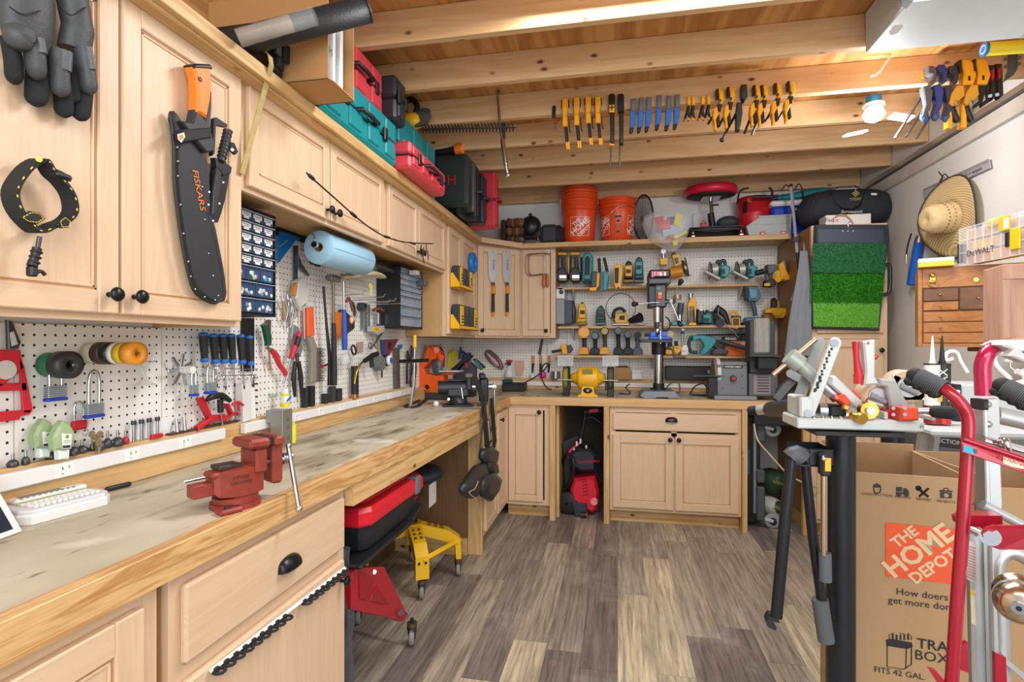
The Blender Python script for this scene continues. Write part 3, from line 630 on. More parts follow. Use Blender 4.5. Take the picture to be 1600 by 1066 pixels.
 # == things on the overhead shelf, left run
ZS=2.1585
def case(name,lab,x0,x1,y0,y1,z0,z1,col,dark=None,front='x',hand=True,ribs=3,group=None,latches=None,cat='tool case'):
 """moulded tool case, details on its +X front"""
 t=Thing(name,lab,cat,group);c=mat(col,.42,var=.05);dk=dark or BLK
 b=t.p('body');zm=(z0+z1)/2;g=.004
 b.bx(x0,x1-.008,y0,y1,z0,zm-g/2,c,.012);b.bx(x0,x1-.008,y0,y1,zm+g/2,z1,c,.012);b.bx(x0+.01,x1-.016,y0+.008,y1-.008,zm-g,zm+g,dk)
 for k in range(ribs):
  yc=y0+(y1-y0)*(k+.5)/ribs;w=(y1-y0)/ribs*.62
  b.bx(x1-.012,x1,yc-w/2,yc+w/2,zm+g,z1-.02,c,.006);b.bx(x1-.012,x1,yc-w/2,yc+w/2,z0+.02,zm-g,c,.006)
  b.bx(x0+.03+(x1-x0)*.0,x1-.04,yc-w/2,yc+w/2,z1-.004,z1+.004,c,.003)
 if hand:
  h=t.p('handle');yc=(y0+y1)/2;w=min(.075,(y1-y0)*.3);h.tube([(x1-.01,yc-w,zm),(x1+.02,yc-w*.95,zm),(x1+.024,yc,zm),(x1+.02,yc+w*.95,zm),(x1-.01,yc+w,zm)],.010,dk,10)
 for yl in(latches if latches is not None else((y0+(y1-y0)*.18),(y0+(y1-y0)*.82))):
  l=t.p('latch');l.bx(x1-.004,x1+.008,yl-.016,yl+.016,zm-.03,zm+.03,dk,.004)
 return t
m=solo('downspout_pipe','big black corrugated drain pipe end lying across the top shelf','pipe')
a,b=U(352,72,X=-1.12),U(560,18,X=-.78);d=(b-a).normalized()
def pipe(m,a,b,r,mt,th=.004,n=24):
 a,b=Vector(a),Vector(b);L=(b-a).length;m.lathe([(r-th,0),(r,0),(r,L),(r-th,L),(r-th,0)],mt,a,b-a,n,True)
pipe(m,a-d*.06,b+d*.03,.038,mat('#232426',.5,var=.3,bump=.3));m.torus(b+d*.03,.0375,.003,mat('#303235',.4),tuple(d))
t=Thing('wrapped_tube','short grey tube in torn clear wrap in front of the black pipe','tube')
a,b=U(372,60,X=-1.02),U(455,36,X=-.90);m=t.p('tube');pipe(m,a,b,.022,mat('#8d7d68',.6,var=.4,bump=.5),.008)
m=t.p('wrap','clear crinkled wrap');m.lathe([(.0235+.0015*(k%2),k*.02)for k in range(12)],glassy('#dfe4e6',.15),a,b-a,18)
case('tool_case','glossy black case left of the open cardboard box',-1.35,-1.03,1.475,1.54,ZS,2.32,'#131417',ribs=1,hand=False)
t=Thing('cardboard_box','open brown cardboard box with white paper sacks, overhanging the top shelf','box');m=t.p('carton');x0,x1,y0,y1,z0,z1=-1.33,-.895,1.55,1.72,ZS,2.45
m.bx(x0,x1,y0,y1,z0,z0+.004,CARD);m.bx(x0,x1,y0,y0+.004,z0,z1,CARD);m.bx(x0,x1,y1-.004,y1,z0,z1,CARD);m.bx(x0,x0+.004,y0,y1,z0,z1,CARD)
m.slab([(x1,y0,z0),(x1+.008,y0+.02,z0-.002),(x1+.008,y1-.02,z0-.002),(x1,y1,z0)],(0,0,.003),CARD)
m=t.p('paper_sack','white paper sacks inside')
for k in range(3):
 yy=y0+.028+k*.05;m.slab([(x1-.012-.006*k,yy-.02,z0+.006),(x1-.03,yy+.02,z0+.006),(x1-.03,yy+.022,z1-.03),(x1-.016,yy-.018,z1-.02)],(-.3,0,0),mat('#d9dcdc',.5,bump=.8,var=.15,sc=30),.004)
m.text('M',.035,(x1-.0105,y0+.03,z0+.10),(0,1,0),(0,0,1),BLK,.002)
TL='#0f8d92'
case('tool_case','teal tool case with black handle under the red case, nearest the cardboard box',-1.40,-1.02,1.735,2.395,ZS,2.36,TL,ribs=4,latches=(2.25,))
case('tool_case','big pinkish red tool case standing on the first teal case',-1.38,-1.06,1.88,2.33,2.366,2.572,'#d7434f',ribs=3)
case('tool_case','dark grey tool case with rounded edge beside the upper red case',-1.38,-1.0,2.335,2.462,2.365,2.573,'#2c2e33',ribs=1,hand=False)
case('tool_case','teal tool case with grey latches behind the low red case',-1.40,-1.065,2.47,3.08,ZS,2.495,TL,ribs=3,dark=mat('#9fa4a6',.4))
case('tool_case','low pinkish red tool case lying along the shelf edge',-1.06,-.955,2.405,2.93,ZS+.001,2.29,'#d7434f',ribs=4)
t=Thing('hedge_trimmer','yellow hedge trimmer with black handle and toothed blade sticking out over the cases','hedge trimmer');YH=2.85
m=t.p('body','yellow housing');m.ball(U(644,190,Y=YH),(.07,.05,.05),YEL,16);m.ball(U(655,192,Y=YH),(.035,.035,.03),YEL,12)
m=t.p('guard','speckled guard');oly(m,[(640,190),(652,178),(662,170),(672,172),(674,182),(668,195),(650,200)],YH-.01,.02,mat('#4a4a46',.7,var=.9,sc=120),.003)
m=t.p('handle');m.tube([U(a,b,Y=YH)for a,b in((632,166),(638,156),(648,158),(652,170),(644,186))],.016,BLK,10,smooth=4)
m=t.p('blade');m.tube([U(656,202,Y=YH),U(806,199,Y=YH)],.009,IRON,6,flat=.3)
for k in range(28):
 a=U(660+k*5.2,202-k*.11,Y=YH);m.slab([a+Vector((0,0,.004)),a+Vector((-.010,0,.024)),a+Vector((-.004,0,.026)),a+Vector((.008,0,.004))],(0,-.004,0),BLK);m.slab([a-Vector((0,0,.004)),a+Vector((.002,0,-.026)),a+Vector((.008,0,-.024)),a+Vector((.010,0,-.004))],(0,-.004,0),BLK)
t=Thing('telescoping_wrench','chrome telescoping rod hanging from a ceiling joist','wrench');YJ=2.86
m=t.p('rod');m.tube([U(778,150,Y=YJ),U(781,195,Y=YJ),U(785,220,Y=YJ)],.008,STL,10);m.tube([U(785,218,Y=YJ),U(791,262,Y=YJ)],.013,CHR,12);m.tube([U(791,262,Y=YJ),U(793,272,Y=YJ)],.008,STL,10);m.ball(U(793.5,274,Y=YJ),.012,CHR,10)
m=t.p('head');m.tube([U(777,146,Y=YJ),U(780,143,Y=YJ+.07)],.010,IRON,10);m.tube([U(787,193,Y=YJ),U(788,214,Y=YJ),U(786,222,Y=YJ)],.006,BLK,8)
t=Thing('ammo_case','dark green hard case with rounded edges standing on the top shelf','hard case');m=t.p('body');G=mat('#22302e',.45,var=.25);m.bx(-1.32,-.935,3.30,3.42,2.20,2.54,G,.02);m.bx(-1.32,-.93,3.425,3.50,2.20,2.54,mat('#3f5156',.4),.02);m.bx(-1.29,-.965,3.296,3.302,2.50,2.508,G,.002);m.bx(-1.29,-.965,3.296,3.302,2.23,2.238,G,.002)
q=t.p('foot');q.bx(-1.25,-1.22,3.34,3.46,ZS,2.20,BLK);q.bx(-1.02,-.99,3.34,3.46,ZS,2.20,BLK);q=t.p('latch');q.bx(-.93,-.922,3.38,3.40,2.19,2.22,BRASS,.002)
q=t.p('letter_mark','red letter H mark');q.text('H',.09,U(706,282,Y=3.294),(1,0,0),(0,0,1),RED,.001)
t=Thing('flashlight','black flashlight with an orange rim on the green hard case','flashlight');m=t.p('body');m.tube([(-1.17,3.36,2.572),(-1.08,3.36,2.576),(-1.03,3.355,2.582)],[.022,.026,.030],BLK,14);m.tube([(-1.25,3.37,2.566),(-1.17,3.36,2.572)],.024,BLKR,12)
q=t.p('rim','orange rim');q.cyl((-1.03,3.355,2.582),(-.985,3.352,2.586),.036,ORG,n=20);q.cyl((-.986,3.352,2.586),(-.982,3.352,2.586),.03,mat('#f59a6a',.3),n=20)
case('tool_case','black ribbed tool case next to the green hard case',-1.32,-.93,3.51,3.61,ZS+.012,2.535,'#1a1b1e',ribs=1,dark=mat('#34363b',.5),latches=())
case('tool_case','black tool case leaning against the tall red case',-1.30,-.91,3.62,3.715,ZS+.006,2.51,'#202226',ribs=1,dark=mat('#34363b',.5),latches=())
t=case('tool_case','tall red tool case standing at the corner of the top shelf',-1.22,-.85,3.73,3.85,ZS,2.55,'#c53040',ribs=1,dark=mat('#8d1f2b',.5),latches=())
YK=4.52
m=solo('pleated_bag','brown pleated bag in the corner of the top shelf','bag');BR=mat('#7d5536',.75,var=.3,bump=.4)
for i in range(4):
 for j in range(3):
  m.box((U(796+i*6,350,Y=YK).x,YK+.02+.01*(i%2),ZS+.045+j*.075),(.05,.16,.07),BR if(i+j)%2 else mat('#5c3b24',.8,bump=.4),.014,(0,4*(i-1),6))
m.box((U(790,350,Y=YK).x-.01,YK+.04,ZS+.11),(.04,.2,.22),mat('#3a2a20',.8),.01)
t=Thing('creeper','black round-backed creeper head with chrome casters on the top shelf','creeper');xk=U(829,350,Y=YK).x
m=t.p('dome');m.ball((xk,YK,ZS+.165),(.078,.055,.085),mat('#1d1f22',.35,bump=.25),20);m.torus((xk,YK,ZS+.165),.082,.008,BLK,(0,1,0));m.ball((xk,YK-.01,ZS+.26),.016,BLK,10)
m=t.p('base');m.bx(xk-.085,xk+.085,YK-.05,YK+.06,ZS+.06,ZS+.075,BLK,.004)
for sx in(-.07,.07):
 q=t.p('caster');q.cyl((xk+sx,YK-.045,ZS+.06),(xk+sx,YK-.045,ZS+.035),.008,CHR);q.cyl((xk+sx-.008,YK-.045,ZS+.019),(xk+sx+.008,YK-.045,ZS+.019),.019,STL)
t=Thing('seat_cushion','dark grey padded cushion left of the orange bucket stack','cushion');m=t.p('pad');xk=U(862,360,Y=YK).x;m.box((xk-.02,YK+.01,ZS+.087),(.15,.10,.17),mat('#3b4048',.7,bump=.3),.03);m.box((xk+.05,YK+.03,ZS+.083),(.11,.12,.165),BLKR,.035)
def bucket(m,c,r0,r1,h,mt,hol=True):
 pr=[(.0001,0),(r0-.006,0),(r0,.006),(r0+(r1-r0)*.72,h*.72)]
 for z in(.73,.82,.91):rr=r0+(r1-r0)*z;pr+=[(rr,h*z),(rr+.009,h*z+.002),(rr+.009,h*z+.010),(rr,h*z+.013)]
 pr+=[(r1,h-.012),(r1+.008,h-.010),(r1+.008,h),(r1,h),(r1-.004,h-.01),(r0-.004,.02),(.0001,.02)]
 m.lathe(pr,mt,c,(0,0,1),40)
def wrap_text(m,s,size,c,rad,a0,z,tilt,mt,slope=0):
 """lettering wrapped on a cylinder: text in a (u,v) sheet rotated by tilt then bent round the wall"""
 tmp=MB();tmp.text(s,size,(0,0,0),(math.cos(tilt),math.sin(tilt),0),(-math.sin(tilt),math.cos(tilt),0),mt,0,bold=.03)
 vs=[]
 for v in tmp.v:a=a0+v.x/rad;r=rad+slope*(z+v.y)+.0012;vs.append((c[0]+r*math.sin(a),c[1]-r*math.cos(a),c[2]+z+v.y))
 m.add(vs,tmp.f,mt)
def wrap_rect(m,c,rad,a0,w,h,z,mt,slope,lw=.003,fill=False):
 n=16
 def pt(u,v,o=.0008):a=a0+u/rad;r=rad+slope*(z+v)+o;return(c[0]+r*math.sin(a),c[1]-r*math.cos(a),c[2]+z+v)
 for(v0,v1)in(((-h/2,h/2),)if fill else((-h/2,-h/2+lw),(h/2-lw,h/2))):
  vs=[pt(-w/2+w*i/n,v)for v in(v0,v1)for i in range(n+1)];m.add(vs,[(i,i+1,n+2+i,n+1+i)for i in range(n)],mt)
 if not fill:
  for u in(-w/2,w/2-lw):m.add([pt(u,-h/2),pt(u+lw,-h/2),pt(u+lw,h/2),pt(u,h/2)],[(0,1,2,3)],mt)
HDO=mat('#e8501c',.35,var=.03)
def hd_bucket(cx,cy,n,lab,turn,black=False):
 t=Thing('bucket',lab,'bucket','orange pails on the top shelf');h=.365;r0,r1=.128,.148
 for k in range(n):m=t.p('pail' if k==n-1 and n==1 else 'pail');bucket(m,(cx,cy,ZS+.001+k*.052),r0,r1,h,HDO)
 m=t.p('printing','white square logo and lettering');c=(cx,cy,ZS+.001);W=mat('#f4efe8',.5);sl=(r1-r0)/h
 for a0 in((turn,)if n>1 else(turn-1.15,turn+1.2)):
  wrap_rect(m,c,r0,a0,.155,.155,.135,W,sl)
  wrap_text(m,'THE',.040,c,r0,a0-.028/r0,.17,R(42),W,sl);wrap_text(m,'HOME',.064,c,r0,a0,.135,R(42),W,sl);wrap_text(m,'DEPOT',.040,c,r0,a0+.035/r0,.10,R(42),W,sl)
 if black:
  q=t.p('label','black printed warning label');wrap_rect(q,c,r0,turn,.05,.016,.20,BLK,sl,fill=True);wrap_rect(q,c,r0,turn,.05,.12,.125,BLK,sl,.0015)
  q.ball((cx+math.sin(turn)*(r0+.008),cy-math.cos(turn)*(r0+.008),c[2]+.165),(.015,.002,.012),BLK,8)
  for k in range(4):wrap_rect(q,c,r0,turn,.04,.003,.135-k*.01,BLK,sl,fill=True)
  wrap_rect(q,c,r0,turn,.025,.02,.08,BLK,sl,fill=True)
 q=t.p('bail_handle','wire handle');zt=c[2]+(n-1)*.052+h*.82;q.tube([(cx-r1-.01,cy,zt),(cx-.09,cy-.14,zt-.10),(cx+.0,cy-.16,zt-.03),(cx+.09,cy-.135,zt-.015),(cx+r1+.01,cy,zt)],.002,CHR,6,smooth=5)if n==1 else q.tube([(cx-r1-.012,cy,zt),(cx-r1-.014,cy+.02,zt-.08)],.002,CHR,6)
hd_bucket(U(905,380,Y=4.59).x,4.59,3,'stack of nested orange pails with one square white logo',.12)
hd_bucket(U(964.5,380,Y=4.59).x,4.59,1,'single orange pail with a black warning label and wire handle',.05,True)
YQ=4.55
t=Thing('folding_net','black mesh hoop standing edge-on beside the orange bucket','net');c=U(1005,340,Y=YQ);m=t.p('hoop');hp=[c+Vector((.075*math.cos(a)*1.0+.0,-.05*math.cos(a),.185*math.sin(a)))for a in[2*math.pi*k/32 for k in range(32)]];m.tube(hp,.007,BLK,8,True)
m=t.p('mesh','black mesh');cc=c+Vector((-.01,.03,0));m.add([p for p in hp]+[cc],[(i,(i+1)%32,32)for i in range(32)],glassy('#151515',.55),True)
for k in range(0,32,2):m.tube([hp[k],cc],.0012,BLK,4)
t=Thing('parts_bag','clear plastic bag of red and yellow packaged parts hanging over the shelf edge','bag');YB2=4.37
m=t.p('contents','coloured packets')
for pts,col,o in(([(1022,340),(1037,338),(1036,352),(1024,350)],'#c8252c',.05),([(1030,348),(1046,342),(1048,358),(1028,360)],'#e0332f',.065),([(1056,334),(1068,336),(1062,356),(1052,352)],'#f0dc24',.06),([(1042,340),(1056,338),(1054,350),(1044,352)],'#3c4a66',.04),([(1035,356),(1070,346),(1066,366),(1036,372)],'#b9cfe0',.05),([(1046,370),(1062,366),(1072,360),(1074,364),(1056,374)],'#f0dc24',.07),([(1044,368),(1054,368),(1052,372),(1044,373)],'#d33',.075),([(1050,377),(1060,374),(1058,384),(1052,384)],'#e8d420',.06)):
 oly(m,pts,YB2-o+.08,.012,mat(col if len(col)==7 else '#dd3333',.4),.002)
m=t.p('film','crinkled clear film');random.seed(3);rings=[]
for k,(px,py,w)in enumerate(((1040,334,52),(1040,340,64),(1041,352,66),(1042,364,62),(1044,376,50),(1048,386,26),(1050,392,8))):
 cc=U(px,py,Y=YB2+.02);rings.append([cc+Vector((w/2*.0054*math.cos(a)+random.uniform(-.006,.006),.06*math.sin(a)*min(1,w/50)+random.uniform(-.008,.008),random.uniform(-.006,.006)))for a in[2*math.pi*i/18 for i in range(18)]])
m.loft(rings,glassy('#e6ebef',.26,.12),smooth=False)
t=Thing('roller_stool','low roller stool with a round red padded seat on the top shelf','stool');cs=U(1110,303,Y=4.60);cb=Vector((U(1114,360,Y=4.60).x,4.60,0))
tilt=Vector((.03,-.06,1)).normalized()
m=t.p('seat','red padded seat');RS=mat('#d41f38',.35,var=.05);m.lathe([(.0001,-.02),(.17,-.02),(.198,-.012),(.205,.012),(.203,.035),(.19,.052),(.12,.060),(.0001,.062)],RS,cs,tilt,40)
m=t.p('seat_underside','black underside with a steel plate');m.lathe([(.0001,-.032),(.12,-.032),(.19,-.021),(.0001,-.0205)],BLKR,cs,tilt,30);m.box(cs+Vector((0,-.01,-.042)),(.14,.14,.008),STL,.003)
m=t.p('post');m.cyl((cs.x,4.60,cs.z-.04),(cb.x,4.60,ZS+.09),.016,CHR);m.cyl((cs.x+.002,4.60,cs.z-.16),(cb.x,4.60,ZS+.085),.026,BLK,n=20);m.box((cs.x+.035,4.57,cs.z-.10),(.05,.02,.012),BLK,.004)
m=t.p('tray','black tray base');m.bx(cb.x-.21,cb.x+.20,4.47,4.76,ZS+.055,ZS+.088,BLK,.012);m.bx(cb.x-.19,cb.x+.21,4.49,4.74,ZS+.088,ZS+.095,BLK)
m.tube([(cb.x-.19,4.47,ZS+.07),(cb.x,4.462,ZS+.05),(cb.x+.2,4.47,ZS+.07)],.009,BLK,8)
for sx in(-.17,.19):
 for yy in(4.485,4.74):q=t.p('caster');q.cyl((cb.x+sx,yy,ZS+.056),(cb.x+sx,yy,ZS+.03),.010,mat('#c98e86',.3,.6));q.cyl((cb.x+sx-.012,yy,ZS+.0215),(cb.x+sx+.012,yy,ZS+.0215),.0205,STL)
m=solo('zip_pouch','grey zipped pouch on the tray of the red roller stool','pouch');p=U(1137,342,Y=4.56);m.ball((p.x,4.58,ZS+.145),(.085,.06,.048),mat('#3d434c',.7,bump=.4),18,(0,-6,0));m.tube([(p.x-.08,4.53,ZS+.14),(p.x,4.517,ZS+.16),(p.x+.08,4.53,ZS+.15)],.003,BLK,6,smooth=3)
t=Thing('wound_clamp','small red clamp on the tray of the roller stool','clamp');m=t.p('body');p=U(1099,347,Y=4.53);m.box((p.x,4.52,ZS+.113),(.05,.02,.03),RED,.006);m.tube([(p.x-.025,4.52,ZS+.125),(p.x,4.52,ZS+.15),(p.x+.025,4.52,ZS+.125)],.004,RED,6,smooth=4)
m=solo('foam_block','white foam block against the wall behind the roller stool','foam block');p=U(1088,345,Y=4.77);m.bx(p.x-.03,p.x+.22,4.765,4.788,ZS+.10,ZS+.27,mat('#e8e8e4',.8),.006)
t=Thing('canister_vacuum','red drum canister with a black bail handle on the top shelf','canister');p=U(1178,350,Y=4.65);r=.128
m=t.p('drum','red drum');m.lathe([(.0001,0),(r-.01,0),(r-.004,.02),(r,.12),(r,.2),(r+.003,.205),(r,.21),(r+.002,.32),(r-.006,.34),(.05,.352),(.0001,.352)],mat('#c4202e',.35,.1),(p.x,4.65,ZS),(0,0,1),36)
m=t.p('label','black printed label');wrap_rect(m,(p.x,4.65,ZS),r+.002,-.75,.035,.09,.25,BLK,0,fill=True);m.cyl((p.x-.06,4.65-r*.93,ZS+.30),(p.x-.06,4.65-r*.93-.004,ZS+.30),.016,BRASS)
m=t.p('bail');m.tube([(p.x-r,4.65,ZS+.30),(p.x-r+.005,4.6,ZS+.38),(p.x-.09,4.6,ZS+.41),(p.x-.05,4.6,ZS+.415)],.007,BLK,8,smooth=3);m.tube([(p.x+r,4.65,ZS+.30),(p.x+r-.003,4.6,ZS+.38),(p.x+.10,4.6,ZS+.41)],.009,BLK,8,smooth=3)
m=t.p('wand','black wand');m.tube([U(1177,308,Y=4.44),U(1196,308,Y=4.44),U(1216,306,Y=4.44)],[.010,.012,.010],BLK,10)
t=Thing('cooler','blue picnic cooler with a white lid behind the grey bin','cooler');p=U(1232,350,Y=4.5);m=t.p('tub');m.bx(p.x-.12,p.x+.13,4.50,4.76,ZS,ZS+.235,mat('#1a45c0',.3),.02)
m=t.p('lid','white lid');m.bx(p.x-.13,p.x+.14,4.49,4.77,ZS+.237,ZS+.28,WHT,.015);m=t.p('handle','white handle');m.tube([(p.x+.02,4.50,ZS+.23),(p.x+.02,4.48,ZS+.20),(p.x+.10,4.48,ZS+.20),(p.x+.10,4.50,ZS+.23)],.008,WHT,8)
t=Thing('storage_bin','light grey open storage bin with red tags on the shelf edge','bin');m=t.p('bin');G=mat('#aeb6b4',.45)
a=U(1170,368,Y=4.45);b=U(1236,362,Y=4.45)
out=[(a.x,0),(b.x,0),(b.x+.01,.16),(a.x+.08,.145),(a.x-.02,.075)]
m.slab([(x,4.45,ZS+z+.001)for x,z in out],(0,.004,0),G);m.slab([(x,4.492,ZS+z+.001)for x,z in out],(0,.004,0),G)
m.bx(a.x,b.x,4.45,4.495,ZS+.001,ZS+.006,G);m.slab([(b.x,4.45,ZS+.001),(b.x+.01,4.45,ZS+.16),(b.x+.01,4.495,ZS+.16),(b.x,4.495,ZS+.001)],(-.004,0,0),G);m.slab([(a.x,4.45,ZS+.001),(a.x-.02,4.45,ZS+.075),(a.x-.02,4.495,ZS+.075),(a.x,4.495,ZS+.001)],(.004,0,0),G)
m.bx(a.x+.07,b.x+.015,4.442,4.452,ZS+.140,ZS+.155,G,.002);m.bx(a.x,b.x,4.444,4.450,ZS+.085,ZS+.092,G)
for px in(1192,1224):q=t.p('tag','red and white tag');x=U(px,365,Y=4.44).x;q.bx(x-.02,x+.02,4.440,4.443,ZS+.003,ZS+.03,mat('#c9474c',.5),.001);q.bx(x-.012,x+.012,4.439,4.4402,ZS+.012,ZS+.02,WHT)
t=Thing('corded_grinder','teal corded power tool lying on the white cooler lid','power tool');m=t.p('body','teal housing');Y0=4.60;zc=ZS+.322;x0=U(1215,300,Y=Y0).x
m.tube([(x0,Y0,zc),(x0+.10,Y0,zc+.006),(x0+.20,Y0,zc+.02),(x0+.34,Y0,zc+.035)],[.024,.028,.036,.034],mat('#13858a',.4),14,smooth=3)
m=t.p('nose','black nose');m.tube([(x0-.06,Y0,zc-.004),(x0,Y0,zc)],[.012,.02],BLK,10)
m=t.p('cord');m.tube([(x0+.02,Y0-.04,zc+.05),(x0+.05,Y0-.05,zc+.09),(x0+.10,Y0-.05,zc+.04),(x0+.14,Y0-.06,zc+.09),(x0+.17,Y0-.06,zc+.0),(x0+.15,Y0-.08,zc-.10)],.005,BLK,7,smooth=4)
t=Thing('chrome_bar','long square chrome bar leaning in front of the blue cooler','bar');m=t.p('bar');a,b=U(1236,292,Y=4.34),U(1246,395,Y=4.25);m.tube([a,b],.012,mat('#c5c9cc',.35,.4),4);q=t.p('pivot','black pivot');q.cyl(U(1244,374,Y=4.255),U(1244,374,Y=4.235),.02,BLK);q=t.p('grip');q.tube([b,U(1250,440,Y=4.22)],.011,BLK,8);q.ball(U(1236,290,Y=4.34),.014,BLK,8)
t=Thing('duffel_bag','black duffel bag with gold crest and white script on the tall cabinet','duffel bag');DF=mat('#22282f',.75,bump=.4,var=.2);ZT=2.135
m=t.p('body');rings=[];c0=U(1322,330,Y=4.25);YD=4.30
for k in range(13):
 u=k/12*2-1;x=c0.x+u*.31;e=max(.02,(1-abs(u)**6))**.4;sag=.02*u*u
 rings.append([(x,YD+.14*e*math.cos(a)*(1 if math.cos(a)<0 else .9),ZT+.175-sag+.13*e*(abs(math.sin(a))**.75*(1 if math.sin(a)>0 else-.95)))for a in[2*math.pi*i/20 for i in range(20)]])
m.loft(rings,DF)
m=t.p('side_pocket');m.tube([U(1266,342,Y=4.2),U(1270,315,Y=4.16),U(1283,300,Y=4.2)],.003,mat('#503038',.6),6,smooth=4)
m=t.p('handle','webbing handle');m.band([Vector(v)for v in(U(1300,303,Y=4.17),U(1306,318,Y=4.155),U(1316,326,Y=4.15),U(1332,328,Y=4.15),U(1344,320,Y=4.155),U(1352,298,Y=4.175))],(0,.01,.012),.004,BLK)
m.band([Vector(v)for v in(U(1296,302,Y=4.19),U(1310,292,Y=4.22),U(1335,290,Y=4.22),U(1352,300,Y=4.19))],(0,.02,.004),.004,BLK)
m=t.p('crest','gold embroidered crest');GD=mat('#c9a85a',.5);c=U(1337,303,Y=4.158)
for dx,dz,s in((0,.012,.012),(-.014,.004,.009),(.014,.004,.009),(0,-.008,.012)):m.torus(c+Vector((dx,0,dz)),s*.8,.0022,GD,(0,1,0),12,5)
m.tube([c+Vector((0,0,.035)),c-Vector((0,0,.025))],.002,GD,5)
for dz,w in((-.033,.04),(-.043,.032)):m.tube([c+Vector((-w,0,dz)),c+Vector((-w/2,0,dz+.004)),c+Vector((0,0,dz-.002)),c+Vector((w/2,0,dz+.004)),c+Vector((w,0,dz))],.002,GD,5)
m=t.p('script','white script lettering');p=U(1331,331,Y=4.158);m.text('Eurolaunch',.030,p,(1,0,-.04),(.3,0,1),WHT,.002)
m=t.p('badge','small black badge with a white bar');oly(m,[(1358,300),(1373,300),(1374,308),(1366,314),(1358,308)],4.175,.004,BLK);oly(m,[(1361,302),(1370,302),(1370,305),(1361,305)],4.170,.002,WHT)
t=Thing('shipping_box','white shipping carton with torn tape under the black duffel bag','box');p=U(1283,345,Y=4.03);m=t.p('carton');m.bx(U(1290,345,Y=4.035).x,U(1361,345,Y=4.035).x,4.035,4.16,2.133,2.205,mat('#e3e2dd',.7),.002)
m.text('Fed',.042,U(1289+7,344,Y=4.034),(1,0,0),(0,0,1),mat('#3a2a78',.5),.001,squash=.9);m.text('Ex',.042,U(1289+17,344,Y=4.034),(1,0,0),(0,0,1),mat('#e8641c',.5),.001,squash=.9)
m=t.p('tape','torn brown tape');m.band([U(1305,339,Y=4.028),U(1312,336,Y=4.028),U(1322,337,Y=4.028),U(1328,342,Y=4.028),U(1334,351,Y=4.028)],(0,.002,.014),.003,CARD)
t=Thing('gas_canister','round blue container behind the duffel bag','container');m=t.p('shell');p=U(1299,283,Y=4.62);m.lathe([(.0001,0),(.07,0),(.08,.03),(.085,.30),(.06,.36),(.02,.39),(.0001,.39)],mat('#3c78b4',.4),(p.x-.0,4.66,ZS+.0),(0,0,1),24)
m=solo('clear_cup','clear plastic cup on the shelf end beside the tall cabinet','cup');p=U(1262,352,Y=4.5);m.lathe([(.0001,0),(.028,0),(.036,.09),(.034,.09),(.026,.004),(.0001,.004)],glassy('#e8eef0',.35),(1.26,4.50,ZS),(0,0,1),20)
# -- turf mat on the tall cabinet
t=Thing('turf_mat','golf practice mat with three bands of green turf hanging on the tall cabinet','turf mat');YM=3.96
TR=mat('#3b4552',.4);m=t.p('tray','dark plastic tray')
fr_=[(1272,352),(1386,352),(1388,378),(1384,402),(1382,410),(1372,517),(1268,514),(1270,402)]
oly(m,fr_,YM+.015,.022,mat('#2b323c',.45),.005);oly(m,[(1278,356),(1381,357),(1380,380),(1278,379)],YM-.0068,.003,TR,.001)
m.tube([U(a,b,Y=YM-.01)for a,b in((1276,380),(1276,356),(1382,356),(1382,380))],.007,mat('#222831',.4),8);m.tube([U(a,b,Y=YM-.008)for a,b in((1268,400),(1270,512),(1372,515),(1376,470))],.006,mat('#222831',.4),8)
m=t.p('handle','dark loop handle');m.tube([U(a,b,Y=YM)for a,b in((1380,414),(1390,415),(1391,440),(1388,458),(1376,462))],.012,mat('#222831',.4),8,smooth=3)
m=t.p('hook','chrome hook');m.tube([U(1326,358,Y=YM-.01),U(1325,350,Y=YM-.012),U(1328,346,Y=YM-.01)],.003,CHR,6)
for a in(1317,1325,1333):m.cyl(U(a,361,Y=YM-.008),U(a,361,Y=YM-.013),.004,CHR,n=8)
def turf(nm,lab,quad,col,h,n,seed):
 random.seed(seed);m=t.p(nm,lab);g1=mat(col,.7,var=.6,sc=90);oly(m,quad,YM-.0075,.004,g1);A,B,Cc,D=[U(a,b,Y=YM-.011)for a,b in quad]
 vs,fs=[],[]
 for k in range(n):
  u,v=random.random(),random.random();p=(A*(1-u)+B*u)*(1-v)+(D*(1-u)+Cc*u)*v;q=p+Vector((random.uniform(-.006,.006),-h*random.uniform(.6,1.1),random.uniform(-.010,.004)));w=Vector((random.uniform(.0008,.0016),0,random.uniform(-.001,.001)));b=len(vs);vs+=[p-w,p+w,q];fs.append((b,b+1,b+2))
 m.add(vs,fs,g1);m.name=nm
turf('turf_band','dark green turf band',[(1270,381),(1384,380),(1382,428),(1268,428)],'#1f6a3c',.010,6000,1)
turf('turf_band','shaggy bright green turf band',[(1267,426),(1382,427),(1378,474),(1266,472)],'#46a82c',.028,9000,2)
turf('turf_band','short light green turf band',[(1270,472),(1376,474),(1372,512),(1271,510)],'#6fb63a',.009,6000,4)
t=Thing('shop_apron','grey canvas apron hanging from the side of the tall cabinet','apron');m=t.p('cloth','grey canvas');AG=mat('#7e838a',.85,bump=.5)
rings=[]
for(y,a,b,yy)in((392,1250,1262,3.975),(420,1247,1264,3.97),(450,1242,1266,3.97),(480,1237,1267,3.965),(510,1232,1267,3.965),(545,1228,1268,3.965),(556,1226,1270,3.965)):
 A,B=U(a,y,Y=yy),U(b,y,Y=yy);rings.append([A.lerp(B,k/8)+Vector((0,-.012*math.sin(k*2.1+y*.02),0))for k in range(9)]+[A.lerp(B,k/8)+Vector((0,.012-.012*math.sin(k*2.1+y*.02),0))for k in range(8,-1,-1)])
m.loft(rings,AG)
